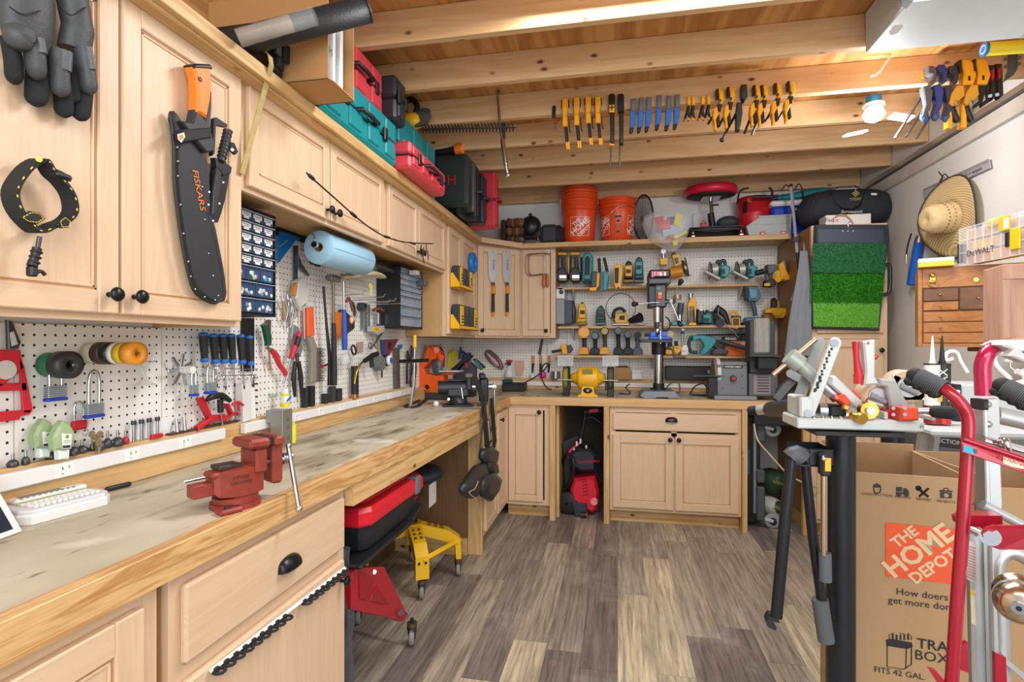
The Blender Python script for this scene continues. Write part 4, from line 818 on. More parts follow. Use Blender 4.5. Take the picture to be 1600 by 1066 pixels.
m=t.p('strap','grey strap');m.band([U(1257,378,Y=4.15),U(1256,395,Y=4.1),U(1253,425,Y=4.06),U(1242,455,Y=4.02),U(1236,470,Y=4.02)],(.012,.006,0),.003,mat('#9a9fa6',.8));m.band([U(1241,462,Y=4.0),U(1252,454,Y=3.99),U(1266,468,Y=4.0)],(0,.004,.016),.003,mat('#9a9fa6',.8));m.tube([U(1254,390,Y=4.08),U(1246,440,Y=4.0),U(1240,500,Y=3.99)],.004,BLK,6,smooth=3)
# -- straw hat, ruler, grease gun on the right wall
t=Thing('straw_hat','wide-brimmed woven straw hat hanging on the right wall','hat');ST=bpy.data.materials.new('woven_straw');n,l,p=nt(ST);p.inputs['Roughness'].default_value=.7
tc=n.new('ShaderNodeTexCoord');wv=n.new('ShaderNodeTexWave');wv.wave_type='RINGS';wv.rings_direction='SPHERICAL';wv.inputs['Scale'].default_value=24;wv.inputs['Distortion'].default_value=1.2;wv.inputs['Detail'].default_value=2;l.new(tc.outputs['Object'],wv.inputs[0])
cr=n.new('ShaderNodeMix');cr.data_type='RGBA';cr.inputs[6].default_value=lin('#bda16c');cr.inputs[7].default_value=lin('#dcc596');l.new(wv.outputs['Fac'],cr.inputs[0]);l.new(cr.outputs[2],p.inputs['Base Color'])
bp=n.new('ShaderNodeBump');bp.inputs['Strength'].default_value=.5;bp.inputs['Distance'].default_value=.004;l.new(wv.outputs['Fac'],bp.inputs['Height']);l.new(bp.outputs[0],p.inputs['Normal'])
hc=U(1484,340,X=1.84);ax=Vector((-.99,-.16,-.08)).normalized()
m=t.p('brim','woven brim');Rb=.225
nb=48;rings=[]
uu=ax.orthogonal().normalized()
uu=(Vector((0,0,1))-ax*ax.z).normalized();ww=ax.cross(uu)
for r in(.085,.12,.16,.20,Rb):
 rings.append([hc+uu*r*math.cos(a)*1.02+ww*r*math.sin(a)*.93+ax*(.028*((r-.085)/.14)**1.5*math.cos(2*a)*-1.0)for a in[2*math.pi*k/nb for k in range(nb)]])
m.loft(rings+[[p-ax*.004 for p in r]for r in rings[::-1]],ST,caps=False,closed=True)
q=t.p('brim_binding','dark brim binding');q.tube([p-ax*.002 for p in rings[-1]],.005,mat('#3a2c24',.7),8,True)
m=t.p('crown','tall crown');m.lathe([(.088,-.005),(.085,.02),(.083,.06),(.080,.10),(.070,.125),(.045,.14),(.02,.130),(.0001,.125)],mat('#d8bd8c',.7,bump=.8,sc=40,var=.25),hc,ax,32)
for h in(.028,.062):
 for k in range(26):a=2*math.pi*k/26;m.ball(hc+ax*h+(uu*math.cos(a)+ww*math.sin(a))*.0835,.0038,mat('#2c1f14',.8),6)
q=t.p('cord');q.tube([U(1466,268,X=1.87),U(1473,278,X=1.86),U(1468,285,X=1.86),U(1476,272,X=1.86),U(1484,280,X=1.86),U(1490,276,X=1.86)],.003,mat('#2c221c',.8),6,smooth=4)
t=Thing('wall_ruler','long aluminium ruler hanging aslant on the white right wall','ruler');m=t.p('blade')
rq=[(1443,296),(1546,248),(1549,262),(1444,311)];m.slab([U(a,b,X=XR-.012)for a,b in rq],(-.004,0,0),mat('#b4b8bd',.45,.15));m.slab([U(a,b,X=XR-.017)for a,b in((1443,296),(1546,248),(1546.5,250),(1443,298))],(-.003,0,0),mat('#dfe2e4',.3,.7))
m=t.p('scale_marks');A,B=U(1490,278,X=XR-.0165),U(1542,253,X=XR-.0165)
for k in range(26):p=A.lerp(B,k/25);m.bx(p.x-.0005,p.x,p.y-.0006,p.y+.0006,p.z-(.012 if k%5==0 else .007),p.z,BLK)
m.text('empire',.028,U(1527,266,X=XR-.017),U(1546,248,X=XR)-U(1443,296,X=XR),(0,0,1),BLK,.002)
m.text('MADE IN THE USA',.014,U(1507,275,X=XR-.017),U(1546,248,X=XR)-U(1443,296,X=XR),(0,0,1),BLK,.002)
t=Thing('grease_gun','blue grease gun with a silver head hanging under the straw hat','grease gun');Xg=1.86
m=t.p('barrel','blue barrel');a,b=U(1436,378,X=Xg),U(1424,443,X=Xg);m.tube([a,b],.026,BLU,18);m.ball(b,(.026,.026,.015),BLU,14)
m=t.p('head','silver head');m.tube([a+(a-b).normalized()*.04,a],[.020,.028],STL,16);m.cyl(b,b+(b-a).normalized()*.05,.003,STL);m.torus(b+(b-a).normalized()*.055,.008,.002,STL,(1,0,0),12,5)
m=t.p('hose','black hose');m.tube([U(1424,365,X=Xg-.03),U(1418,385,X=Xg-.03),U(1416,400,X=Xg-.03)],.005,BLK,8,smooth=3);m.tube([U(1416,398,X=Xg-.03),U(1416,412,X=Xg-.03)],[.007,.004],CHR,8)
# -- shelf with machinist chest on the right wall
m=solo('plank_shelf','thin brown shelf board jutting out under the machinist chest','shelf');WB=wood('y','#8a5a36','#6a4226',.5)
XS0=1.60
def RW(px,py,X):return U(px,py,X=X)
YN,YFb=1.60,2.72
zsh=U(1500,543,Y=2.35).z
m.bx(1.46,XR-.006,1.95,2.62,zsh-.018,zsh,WB,.002)
b=solo('shelf_bracket','silver slotted shelf upright on the right wall under the hat','bracket');p=U(1469,400,X=XR-.01);b.bx(XR-.018,XR-.002,p.y-.012,p.y+.012,1.35,p.z+.03,ALU,.001)
for k in range(10):b.bx(XR-.0187,XR-.018,p.y-.006,p.y-.003,1.66-k*.03,1.675-k*.03,BLK)
OAK=wood('x','#bd7e3e','#8f5724',.4,1.2,0,.6,'oak');OAKd=wood('x','#7d5230','#5c3a20',.45,1.2,0,.5,'oakdark')
c0=U(1434,540,Y=2.60);ang=-23
t=Thing('machinist_chest','oak machinist chest with brass latches and rows of flat drawers','tool chest',M=fr(c0.x,c0.y,zsh+.001,ang));W_,D_,H_=.405,.20,.335
m=t.p('case');m.bx(0,.016,0,D_,0,H_,OAK,.002);m.bx(W_-.016,W_,0,D_,0,H_,OAK,.002);m.bx(.016,W_-.016,0,D_,0,.014,OAK);m.bx(.016,W_-.016,.0,D_,H_-.085,H_,OAK,.002);m.bx(.016,W_-.016,D_-.01,D_,.014,H_-.085,OAKd);m.bx(.016,W_-.016,.008,.012,.014,H_-.085,OAKd)
def drw(x0,x1,z0,z1,kn,mt=OAK):
 d=t.p('drawer');d.bx(x0,x1,-.002,.007,z0,z1,mt,.002)
 for k in kn:q=d.p('knob');q.lathe([(.0001,0),(.002,0),(.002,.006),(.005,.009),(.004,.013),(.0001,.014)],BRASS,(k,-.002,(z0+z1)/2),(0,-1,0),12)
for k in range(3):drw(.019,W_-.019,.016+k*.045,.058+k*.045,(.075,W_-.07))
drw(.019,.135,.154,.19,(.075,));drw(.019,.135,.194,.245,(.075,),OAKd);drw(.139,.255,.154,.245,(.197,),OAKd);drw(.259,W_-.019,.154,.186,(.33,));drw(.259,W_-.019,.19,.245,(.33,),OAKd)
for x in(.05,W_-.07):q=t.p('latch','brass latch');q.box((x,-.004,.29),(.022,.006,.035),BRASS,.002);q.torus((x,-.008,.268),.012,.0022,BRASS,(0,1,0),16,6,(1,1.3));q.ball((x,-.008,.302),(.010,.005,.010),BRASS,10)
q=t.p('lock','brass lock');q.cyl((W_*.47,0,.275),(W_*.47,-.006,.275),.009,BRASS)
t=Thing('wooden_case','pinkish oak case with a brass clasp beside the machinist chest','case');c1=U(1566,530,Y=2.05);OKP=wood('z','#c9a088','#a77c64',.5,1.1,0,.6,'oakpink')
m=t.p('case');zt=U(1570,414,Y=2.05).z;m.M=fr(c1.x,c1.y,zsh+.001,-10);hh=zt-zsh;m.bx(0,.115,0,.14,0,hh,OKP,.003);m.bx(.0,.115,-.006,0,0,.03,OKP,.002);m.bx(0,.115,-.006,0,hh-.05,hh,OKP,.002);m.bx(0,.02,-.006,0,.03,hh-.05,OKP,.002)
q=t.p('clasp','brass clasp');q.M=m.M;q.box((.085,-.008,hh*.55),(.018,.006,.022),BRASS,.003);q.torus((.085,-.012,hh*.48),.013,.003,BRASS,(0,1,0),16,6,(1,1.4))
t=Thing('parts_organizer','clear-lidded parts organizer with yellow bins standing on the oak chest','organizer');YO=2.36
A,B=U(1500,412,Y=2.54),U(1625,395,Y=2.18);dv=(B-A);dv.z=0;L=dv.length;an=math.degrees(math.atan2(dv.y,dv.x));zo=zsh+H_+.002
h=.15;M_=Matrix.Translation((A.x,A.y,zo))@Matrix.Rotation(R(an),4,'Z');m=t.p('bins','yellow and orange bins');m.M=M_;random.seed(5)
for i in range(9):
 for j in range(3):
  m.box((L*(i+.5)/9,.05,h*(j+.5)/3),(L/9*.86,.05,h/3*.82),mat(random.choice(['#f0b51e','#e08a1e','#d9a64a','#b9aa90','#c97a1c']),.5,var=.3,sc=60),.003)
m=t.p('lid','clear lid');m.M=M_;G=glassy('#e9edf0',.22)
m.bx(0,L,.0,.018,0,h,G,.004)
for i in range(10):m.bx(L*i/9-.002,L*i/9+.002,-.003,.001,0,h,glassy('#eeeeee',.28))
for j in range(4):m.bx(0,L,-.003,.001,h*j/3-.002,h*j/3+.002,glassy('#eeeeee',.28))
m=t.p('latch','black latch');m.M=M_;m.bx(-.012,.0,-.004,.05,.01,h*.6,BLK,.003);m=t.p('latch','black side latch');m.M=M_;m.bx(L*.62,L*.67,-.007,-.0,.035,h*.62,BLK,.003);m.bx(L*.68,L*.8,-.007,0,.02,h*.66,YEL,.003)
m=t.p('handle','yellow handle');m.M=M_;m.bx(L*.33,L*.53,.01,.045,h-.02,h+.012,YEL,.005);m.bx(L*.12,L*.18,.01,.04,h,h+.008,BLK,.003)
m=t.p('label','yellow and white label');m.M=M_;m.bx(L*.55,L*.68,-.006,-.003,h*.66,h*1.0,YEL);m.bx(L*.61,L*.67,-.0066,-.006,h*.7,h*.96,WHT)
m.text('DeWALT',.034,(L*.30,-.0035,h*.27),(1,0,0),(0,0,1),BLK,.001)
m=solo('parts_tray','flat yellow and white carton on the left end of the oak chest','carton');p=U(1443,430,Y=2.55);m.box((p.x+.055,2.57,zsh+H_+.012),(.12,.06,.02),YEL,.002,(0,0,ang));m.box((p.x+.055,2.57,zsh+H_+.030),(.12,.06,.016),WHT,.002,(0,0,ang))
for k in range(9):m.box((p.x+.01+k*.011,2.5385-.0047*(k-4)+.001,zsh+H_+.030),(.004,.002,.01),BLK,0,(0,0,ang))
def caulk(px,bx_,lab,body,tip,txt,lower):
 t=Thing('caulk_tube',lab,'caulk tube','caulk tubes beside the hand truck');Yc=2.0;p=U(px,640,Y=Yc);z0,z1=U(px,662,Y=Yc).z,U(px,570,Y=Yc).z;r=.023
 m=t.p('cartridge');m.cyl((p.x,Yc,z0),(p.x,Yc,z1),r,body,n=22);m.cyl((p.x,Yc,z1),(p.x,Yc,z1+.004),r+.001,BLK,n=22);m.cyl((p.x,Yc,z0-.0),(p.x,Yc,z0+.06),r+.0008,lower,n=22)
 q=t.p('nozzle');q.cyl((p.x,Yc,z1+.004),(p.x,Yc,z1+.012),.010,tip);q.cyl((p.x,Yc,z1+.012),(p.x,Yc,z1+.095),.008,tip,.002,14)
 q=t.p('printing');q.text(txt,.036,(p.x-.008,Yc-r-.001,z1-.05),(0,0,1),(-1,0,0),WHT if txt=='MAX' else BLK,.001);q.bx(p.x+.004,p.x+.016,Yc-r-.0012,Yc-r-.0004,z0+.075,z0+.115,YEL)
 return z0
zc=caulk(1457,0,'white-tipped caulk cartridge with dark lettering',WHT,WHT,'PL',mat('#8a1c22',.4));caulk(1472,0,'black-tipped caulk cartridge with a red base',mat('#2a2a2e',.4),BLK,'MAX',RED)
m=Thing('folding_table','white plastic folding table edge standing behind the hand truck','table').p('top');a=U(1495,598,Y=1.98);m.bx(U(1440,640,Y=2.0).x-.02,XR-.006,1.90,2.35,zc-.03,zc-.004,mat('#b9bdbd',.5),.008)
m=solo('appliance','white appliance side with a black end cap behind the caulk tubes','appliance');m.bx(U(1502,600,Y=2.1).x,XR-.008,2.10,2.30,zc-.002,U(1500,601,Y=2.1).z,mat('#c3c7c8',.4),.004);m.bx(U(1492,600,Y=2.1).x,U(1502,600,Y=2.1).x,2.098,2.30,zc-.002,U(1500,601,Y=2.1).z,BLK,.002);m.cyl(U(1497,612,Y=2.098),U(1497,612,Y=2.094),.006,WHT)
m=solo('table_leg','white tapering metal leg under the folding table','leg');m.slab([U(a,b,Y=2.2)for a,b in((1444,650),(1466,650),(1450,770),(1426,770))],(0,.03,0),WHT,.003);m.slab([U(a,b,Y=2.16)for a,b in((1464,652),(1473,652),(1458,770),(1450,770))],(0,.03,0),mat('#cfd2d0',.5),.002)
m=Thing('supply_carton','grey and black printed carton behind the red hand truck','carton');q=m.p('carton');a,b=U(1466,760,Y=2.45),U(1520,652,Y=2.45);q.bx(a.x,b.x+.2,2.45,2.75,.0,U(1500,648,Y=2.45).z,mat('#8e8c82',.8),.003);q2=m.p('printed_panel','black printed panel');q2.slab([U(a,b,Y=2.446)for a,b in((1470,650),(1505,650),(1500,702),(1464,698))],(0,-.002,0),mat('#33322f',.5));q2.text('BENTLEY',.034,U(1487,657,Y=2.442),(1,0,-.12),(0,0,1),WHT,.001);q2.text('DIRECTIONS',.024,U(1478,690,Y=2.442),(1,0,-.12),(0,0,1),WHT,.001)
for k in range(5):q2.tube([U(1474+k*5,676-k,Y=2.442),U(1478+k*5,668,Y=2.442),U(1477+k*5,680,Y=2.442)],.0015,mat('#8d8a80',.5),4)
m=solo('felt_bin','grey felt bin behind the tapering white leg','bin');m.slab([U(a,b,Y=2.32)for a,b in((1411,676),(1450,680),(1450,770),(1411,770))],(0,.10,0),mat('#8b8b8c',.9,bump=.6,var=.3,sc=80),.004)
t=Thing('plastic_hanger','white plastic coat hanger hanging under the shelf','hanger');m=t.p('hanger');Yh=2.2;m.tube([U(a,b,Y=Yh)for a,b in((1489,560),(1479,563),(1479,553),(1487,549),(1496,552),(1502,566),(1512,582))],.006,WHT,8,smooth=4)
t=Thing('plastic_hanger','white plastic coat hanger with a key ring behind the aluminium frame','hanger');m=t.p('hanger');m.tube([U(a,b,Y=1.6)for a,b in((1573,566),(1576,556),(1568,549),(1556,552),(1552,562),(1560,576),(1575,590),(1580,600),(1600,596),(1600,586),(1588,580))],.007,WHT,8,smooth=4);q=t.p('ring','key ring');q.torus(U(1591,570,Y=1.58),.016,.002,CHR,(.3,1,0))
# == ceiling joist clamps (joist whose face is at Y = 2.937)
YC=2.936
DW=mat('#f3ab1e',.4,var=.04)
def ratchet(px,py,ln,lab,kind,tail=None):
 """trigger clamp hanging down the joist face; px,py = top in the photo frame, ln = length in px"""
 t=Thing('bar_clamp',lab,'clamp','bar clamps on the ceiling joist');Y=YC-.012
 def P(a,b,o=0):return U(px+a,py+b,Y=Y-o)
 s=ln/86
 if kind=='long':
  m=t.p('jaw','yellow upper jaw');m.slab([P(-4,0),P(5,0),P(5,14*s),P(3,30*s),P(-3,30*s),P(-4,15*s)],(0,-.03,0),DW,.004);q=m.p('pad');q.tube([P(-5,12*s,.005),P(-5,0,.005),P(5.5,0,.005),P(5.5,12*s,.005)],.004,BLK,6)
  m=t.p('trigger_body','yellow and black trigger body');m.slab([P(-3,31*s),P(4,31*s),P(5,44*s),P(4,48*s),P(-3,48*s)],(0,-.04,0),DW,.003);m.slab([P(-1,44*s),P(4,44*s),P(6,72*s),P(1,72*s)],(0,-.03,0),BLK,.003);m.tube([P(6,33*s,.03),P(7,50*s,.03),P(9,54*s,.03)],.003,BLK,6)
  for k in(1,4):m.slab([P(k,71*s),P(k+3,71*s),P(k+4,84*s),P(k+1.5,84*s)],(0,-.02,0),DW,.002)
  m=t.p('bar');m.slab([P(-1,14*s),P(2,14*s),P(5,74*s),P(3,74*s)],(0,.006,0),BLK)
 if kind=='angled':
  m=t.p('jaw','yellow upper jaw');m.slab([P(-4,0),P(4,0),P(6,5*s*1.3),P(7,18*s*1.3),P(4,25*s*1.3),P(0,27*s*1.3),P(-1,12*s)],(0,-.03,0),DW,.004);q=m.p('pad');q.slab([P(-6,1),P(-2,0),P(-2,13),P(-5,14)],(0,-.036,0),BLK,.003);m.cyl(P(2,14,.03),P(2,14,.033),.007,BLK,n=12)
  m=t.p('trigger_body','yellow and black trigger body');m.slab([P(-3,26),P(2,26),P(3,32),P(-3,42),P(-9,54),P(-11,46),P(-10,32)],(0,-.04,0),DW,.004);m.slab([P(-5,25),P(3,25),P(1,36),P(-3,38)],(0,-.044,0),BLK,.003)
  m.slab([P(-9,42),P(-6,42),P(-4,62),P(-8,64)],(0,-.03,0),DW,.003);m.slab([P(-6,40),P(-1,39),P(1,56),P(-4,58)],(0,-.034,0),BLK,.004)
  m=t.p('bar');a,b=P(2,22,-.004),P(-17,56+(tail or 0),-.004);m.tube([a,b],.006,BLK,4)
 if kind=='mini':
  m=t.p('jaw','small yellow jaw');m.slab([P(-2,0),P(2,0),P(3,10),P(2,14),P(-2,14),P(-3,9)],(0,-.018,0),DW,.003)
  m=t.p('trigger_body','black trigger body');m.slab([P(-2,15),P(2,15),P(1,24),P(3,34),P(1,35),P(-2,28),P(-4,34),P(-6,33),P(-3,22)],(0,-.014,0),BLK,.002);m.tube([P(-1,12,.004),P(-8,38,.004)],.0028,BLK,5);m.slab([P(-1,33),P(2,33),P(2,37),P(-1,37)],(0,-.012,0),DW,.002)
 return t
for px,py,lab in((883,157,'long yellow trigger clamp, leftmost on the joist'),(901,155,'long yellow trigger clamp, second from the left on the joist')):ratchet(px,py,80,lab,'long')
for px,py,lab in((919,154,'yellow trigger clamp with black grip, left of the black spreader clamps'),(934,154,'yellow trigger clamp with black grip, right beside the black spreader clamps')):ratchet(px,py,76,lab,'long')
t=Thing('pocket_tool','small black and red screwdriver hanging at the left end of the clamp row','screwdriver');m=t.p('handle');pill(m,U(866,165,Y=YC-.012),U(865,185,Y=YC-.012),.010,BLK);q=t.p('blade');q.tube([U(866,184,Y=YC-.012),U(868,203,Y=YC-.012)],[.004,.002],STL,6);q.box(U(869,191,Y=YC-.02),(.016,.012,.02),RED,.003)
for px,lab,yw in((956,'tall black spreader clamp with a yellow plus badge',True),(970,'tall black spreader clamp turned sideways',False)):
 t=Thing('spreader_clamp',lab,'clamp','black spreader clamps');Y=YC-.012;P=lambda a,b,o=0:U(px+a,150+b,Y=Y-o)
 m=t.p('jaw');m.slab([P(-5,3),P(-3,0),P(3,0),P(5,3),P(5,28),P(-5,28)],(0,-.03,0),BLK,.004)
 if yw:q=m.p('badge','yellow badge with a plus sign');q.slab([P(-4,14,.03),P(4,14,.03),P(4.4,26,.03),P(-4,26,.03)],(0,-.003,0),DW);q.text('+',.07,P(0,19,.034),(1,0,0),(0,0,1),BLK,.001)
 else:q=m.p('cap','yellow cap');q.slab([P(-6,1),P(3,1),P(4,12),P(-5,14)],(0,.008,0),DW,.002)
 m=t.p('trigger_body');m.slab([P(-3,30),P(4,30),P(4,78),P(-2,78)],(0,-.035,0),BLK,.005);q=t.p('bar','thin black bar');q.tube([P(-.5,28,.0),P(-2,112,.0)],.005,IRON,5);q.tube([P(-3.5,109),P(0,109)],.004,BLK,5)
 if yw:q=t.p('tip','yellow end');q.slab([P(-3,76),P(4,76),P(4,80),P(-3,80)],(0,-.03,0),DW,.002)
for k,(px,py)in enumerate(((989,157),(1001,156),(1013,155),(1029,152),(1044,153),(1057,151))):
 t=Thing('hand_clamp',['leftmost','second','third','fourth','fifth','rightmost'][k]+' of the six blue-handled grey clamps on the joist','clamp','blue-handled clamps on the joist');Y=YC-.012;P=lambda a,b,o=0:U(px+a,py+b,Y=Y-o)
 m=t.p('jaw','grey steel jaw');m.slab([P(-3,0),P(5,0),P(4,22),P(-3,22)],(0,-.028,0),mat('#6f767f',.4,.3),.003);q=t.p('handle','blue grip');q.slab([P(-5,21),P(4,20),P(4,36),P(1,46),P(-5,46)],(0,-.034,0),mat('#2a6fc0',.45),.004);q=t.p('hook','black hook end');q.slab([P(-6,45),P(0,45),P(0,50),P(-3,53),P(-6,52)],(0,-.016,0),BLK,.002)
for k,(px,py)in enumerate(((1076,152),(1083,152),(1098,151),(1107,151))):ratchet(px,py,40,['leftmost','second','third','rightmost'][k]+' of the four tiny yellow clamps on the joist','mini')
for px,py,tl,lab in((1123,143,-5,'angled yellow trigger clamp, nearest the tiny clamps'),(1140,140,2,'angled yellow trigger clamp, left of the black one'),(1180,137,16,'angled yellow trigger clamp, right of the black one'),(1192,137,18,'angled yellow trigger clamp close behind its neighbour'),(1213,134,0,'angled yellow trigger clamp, second from the right end of the row'),(1233,131,0,'angled yellow trigger clamp at the right end of the row')):ratchet(px,py,60,lab,'angled',tl)
t=Thing('bar_clamp','all-black angled trigger clamp among the yellow ones','clamp','bar clamps on the ceiling joist');Y=YC-.012;P=lambda a,b,o=0:U(1160+a,137+b,Y=Y-o);m=t.p('jaw');m.slab([P(-4,0),P(5,-1),P(6,18),P(1,25),P(-4,20)],(0,-.035,0),mat('#2c2e30',.5),.004);m=t.p('trigger_body');m.slab([P(-10,27),P(-3,27),P(-2,44),P(-6,70),P(-12,70),P(-12,44)],(0,-.035,0),mat('#2c2e30',.5),.004);m=t.p('bar');m.tube([P(2,18),P(-32,82)],.006,BLK,4);m.ball(P(-32,82),.012,BLK,8)
for px,py,lab in((1505,100,'large yellow trigger clamp with black grip, left of the pair near the right wall'),(1527,99,'large yellow trigger clamp with black grip, right of the pair near the right wall')):
 t=Thing('bar_clamp',lab,'clamp','large clamps on the joist beside the right wall');Y=YC-.012;P=lambda a,b,o=0:U(px+a,py+b,Y=Y-o)
 m=t.p('jaw','yellow jaw');m.slab([P(-12,0),P(2,-1),P(8,4),P(13,24),P(8,38),P(-8,38),P(-6,20)],(0,-.04,0),DW,.005);m.slab([P(8,19,.041),P(11,19,.041),P(11,26,.041),P(8,26,.041)],(0,-.002,0),BLK);q=m.p('pad');q.slab([P(-15,1),P(-11,0),P(-11,18),P(-14,19)],(0,-.045,0),BLK,.003)
 m=t.p('trigger_body','yellow trigger body');m.slab([P(-26,52),P(-18,40),P(-8,40),P(-6,55),P(-24,72),P(-30,68)],(0,-.045,0),mat('#d69a2a',.45),.004);m.slab([P(-30,66),P(-26,66),P(-22,85),P(-22,104),P(-31,104),P(-30,80)],(0,-.03,0),DW,.004);m.cyl(P(-12,58,.04),P(-10,66,.045),.008,STL)
 q=t.p('grip','black grip');pill(q,P(-20,66,.02),P(-9,92,.02),.014,BLK);q=t.p('bar');q.tube([P(4,34),P(-16,46)],.007,BLK,4)
for k,(px,py,lab,col)in enumerate(((1450,108,'grey quick clamp nearest the work light','#55595f'),(1467,106,'dark blue quick clamp with a plus badge','#2d3f86'),(1484,108,'dark quick clamp left of the large yellow pair','#343a4c'))):
 t=Thing('quick_clamp',lab,'clamp','dark quick clamps on the joist');Y=YC-.012;P=lambda a,b,o=0:U(px+a,py+b,Y=Y-o);C_=mat(col,.4)
 m=t.p('jaw');m.slab([P(-6,0),P(3,0),P(8,8),P(6,26),P(-2,30),P(1,14),P(-6,12)],(0,-.035,0),C_,.004);q=m.p('cap','yellow cap');q.slab([P(-9,3),P(-5,-1),P(4,-2),P(4,1),P(-4,2),P(-6,14),P(-9,14)],(0,.007,0),DW,.001)
 if k==1:m.text('+',.05,P(3,16,.036),(1,0,0),(0,0,1),BLK,.001)
 m=t.p('trigger_body');m.slab([P(-14,32),P(-4,30),P(2,40),P(-2,66),P(-10,78),P(-16,80),P(-10,60)],(0,-.035,0),C_,.004);m.ball(P(-6,74,.02),(.02,.014,.03),mat('#3c4f7c',.4),10);q=t.p('bar');q.tube([P(2,24),P(-52,108)],.006,IRON,4)
for k,(px,py)in enumerate(((1545,106),(1556,104))):
 t=Thing('slim_clamp',['black clamp with a red insert right of the large yellow pair','black clamp with a red insert closest to the joist hanger'][k],'clamp','slim black clamps at the joist end');Y=YC-.012;P=lambda a,b,o=0:U(px+a,py+b,Y=Y-o)
 m=t.p('body');m.slab([P(-6,0),P(4,0),P(5,20),P(6,48),P(0,54),P(-3,50),P(-2,25)],(0,-.03,0),BLK,.005);m.slab([P(-4,10),P(1,4),P(1,22),P(-3,26)],(0,-.035,0),mat('#a3222c',.4),.002);m.cyl(P(2,44,.03),P(2,44,.033),.008,STL,n=12)
 q=t.p('jaw');q.slab([P(-22,20),P(-6,18),P(-6,28),P(-14,58),P(-26,66),P(-26,60),P(-16,52)],(0,-.02,0),BLK,.003)
m=solo('joist_hanger','galvanised steel joist hanger at the end of the clamp joist','joist hanger');m.slab([U(a,b,Y=YC-.001)for a,b in((1575,86),(1590,84),(1589,108),(1583,118),(1566,130),(1574,112))],(0,-.004,0),mat('#6e7375',.4,.8),.001)
for a,b in((1572,92),(1572,104),(1592,90),(1592,100)):m.cyl(U(a,b,Y=YC-.005),U(a,b,Y=YC-.012),.008,IRON,n=8)
t=Thing('foam_tube','yellow foam tube with a blue end disc under the ceiling by the right wall','tube');m=t.p('tube');a,b=U(1541,77,Y=2.70),U(1625,72,Y=2.70);m.cyl(a,(XR-.01,b.y,b.z),.027,mat('#e3d522',.5),n=24);q=t.p('end_disc','blue end disc');q.cyl((a.x-.012,a.y,a.z),(a.x,a.y,a.z),.028,mat('#1f6fae',.5),n=24);q.torus((a.x-.012,a.y,a.z),.017,.002,WHT,(1,0,0),18,5)
t=Thing('white_carton','long white carton with strips of clear tape lodged between the ceiling joists','carton');m=t.p('carton');xa=U(1378,60,Y=2.36).x;WC=mat('#c9d2d4',.55,var=.06)
m.bx(xa,XR-.01,2.16,2.505,2.545,2.715,WC,.004);q=t.p('tape','grey tape strip');q.slab([(1.52,2.3,2.5448),(1.60,2.3,2.5448),(1.66,2.505,2.5448),(1.58,2.505,2.5448)],(0,0,-.0008),mat('#aab0b2',.35))
q.slab([(1.48,2.159,2.56),(1.55,2.159,2.56),(1.63,2.159,2.70),(1.56,2.159,2.70)],(0,-.0008,0),mat('#aab0b2',.35))
q=t.p('hand_hole','dark hand hole');q.slab([U(a,b,Y=2.1585)for a,b in((1389,50),(1396,40),(1410,38),(1411,42),(1402,52),(1392,55))],(0,-.001,0),mat('#3a332c',.8))
q.slab([U(a,b,Y=2.1585)for a,b in((1408,0),(1428,0),(1416,14),(1410,10))],(0,-.001,0),mat('#1c1c1c',.8))
m=solo('white_wire','thin white wire dangling from the joist above the work light','wire');m.tube([U(a,b,Y=2.90)for a,b in((1414,72),(1398,80),(1384,98),(1372,114),(1360,119))],.004,WHT,7,smooth=4)
t=Thing('work_light','glowing three-panel garage lamp on a blue socket under the joists','lamp');lc=Vector(U(1365,180,Y=3.05));LB=mat('#2f8fc0',.4);GLOW=mat('#fff6e2',.5,emit=5)
m=t.p('socket','blue socket');m.cyl((lc.x,lc.y,2.585),(lc.x,lc.y,2.53),.035,LB);m.cyl((lc.x,lc.y,2.545),(lc.x,lc.y,2.535),.05,WHT,n=24)
m=t.p('hub','white hub');m.cyl((lc.x,lc.y,2.53),(lc.x,lc.y,2.49),.04,WHT,n=24)
m=t.p('lamp_panel','glowing round lamp face');m.lathe([(.0001,0),(.046,0),(.05,.02),(.04,.03),(.0001,.03)],GLOW,(lc.x-.02,lc.y-.05,2.485),(-.2,-.5,-.85),8)
m=t.p('lamp_panel','glowing side panel');m.box((lc.x+.12,lc.y-.01,2.465),(.10,.07,.010),GLOW,.004,(0,14,0));m=t.p('lamp_panel','glowing tilted side panel');m.box((lc.x-.05,lc.y+.09,2.435),(.10,.07,.010),GLOW,.004,(10,-8,0))
l=bpy.data.lights.new('work_light_bulb','POINT');l.energy=14;l.shadow_soft_size=.035;l.color=(1,.97,1);o=bpy.data.objects.new('work_light_bulb',l);o.location=(lc.x-.03,lc.y-.12,2.40);S.collection.objects.link(o)
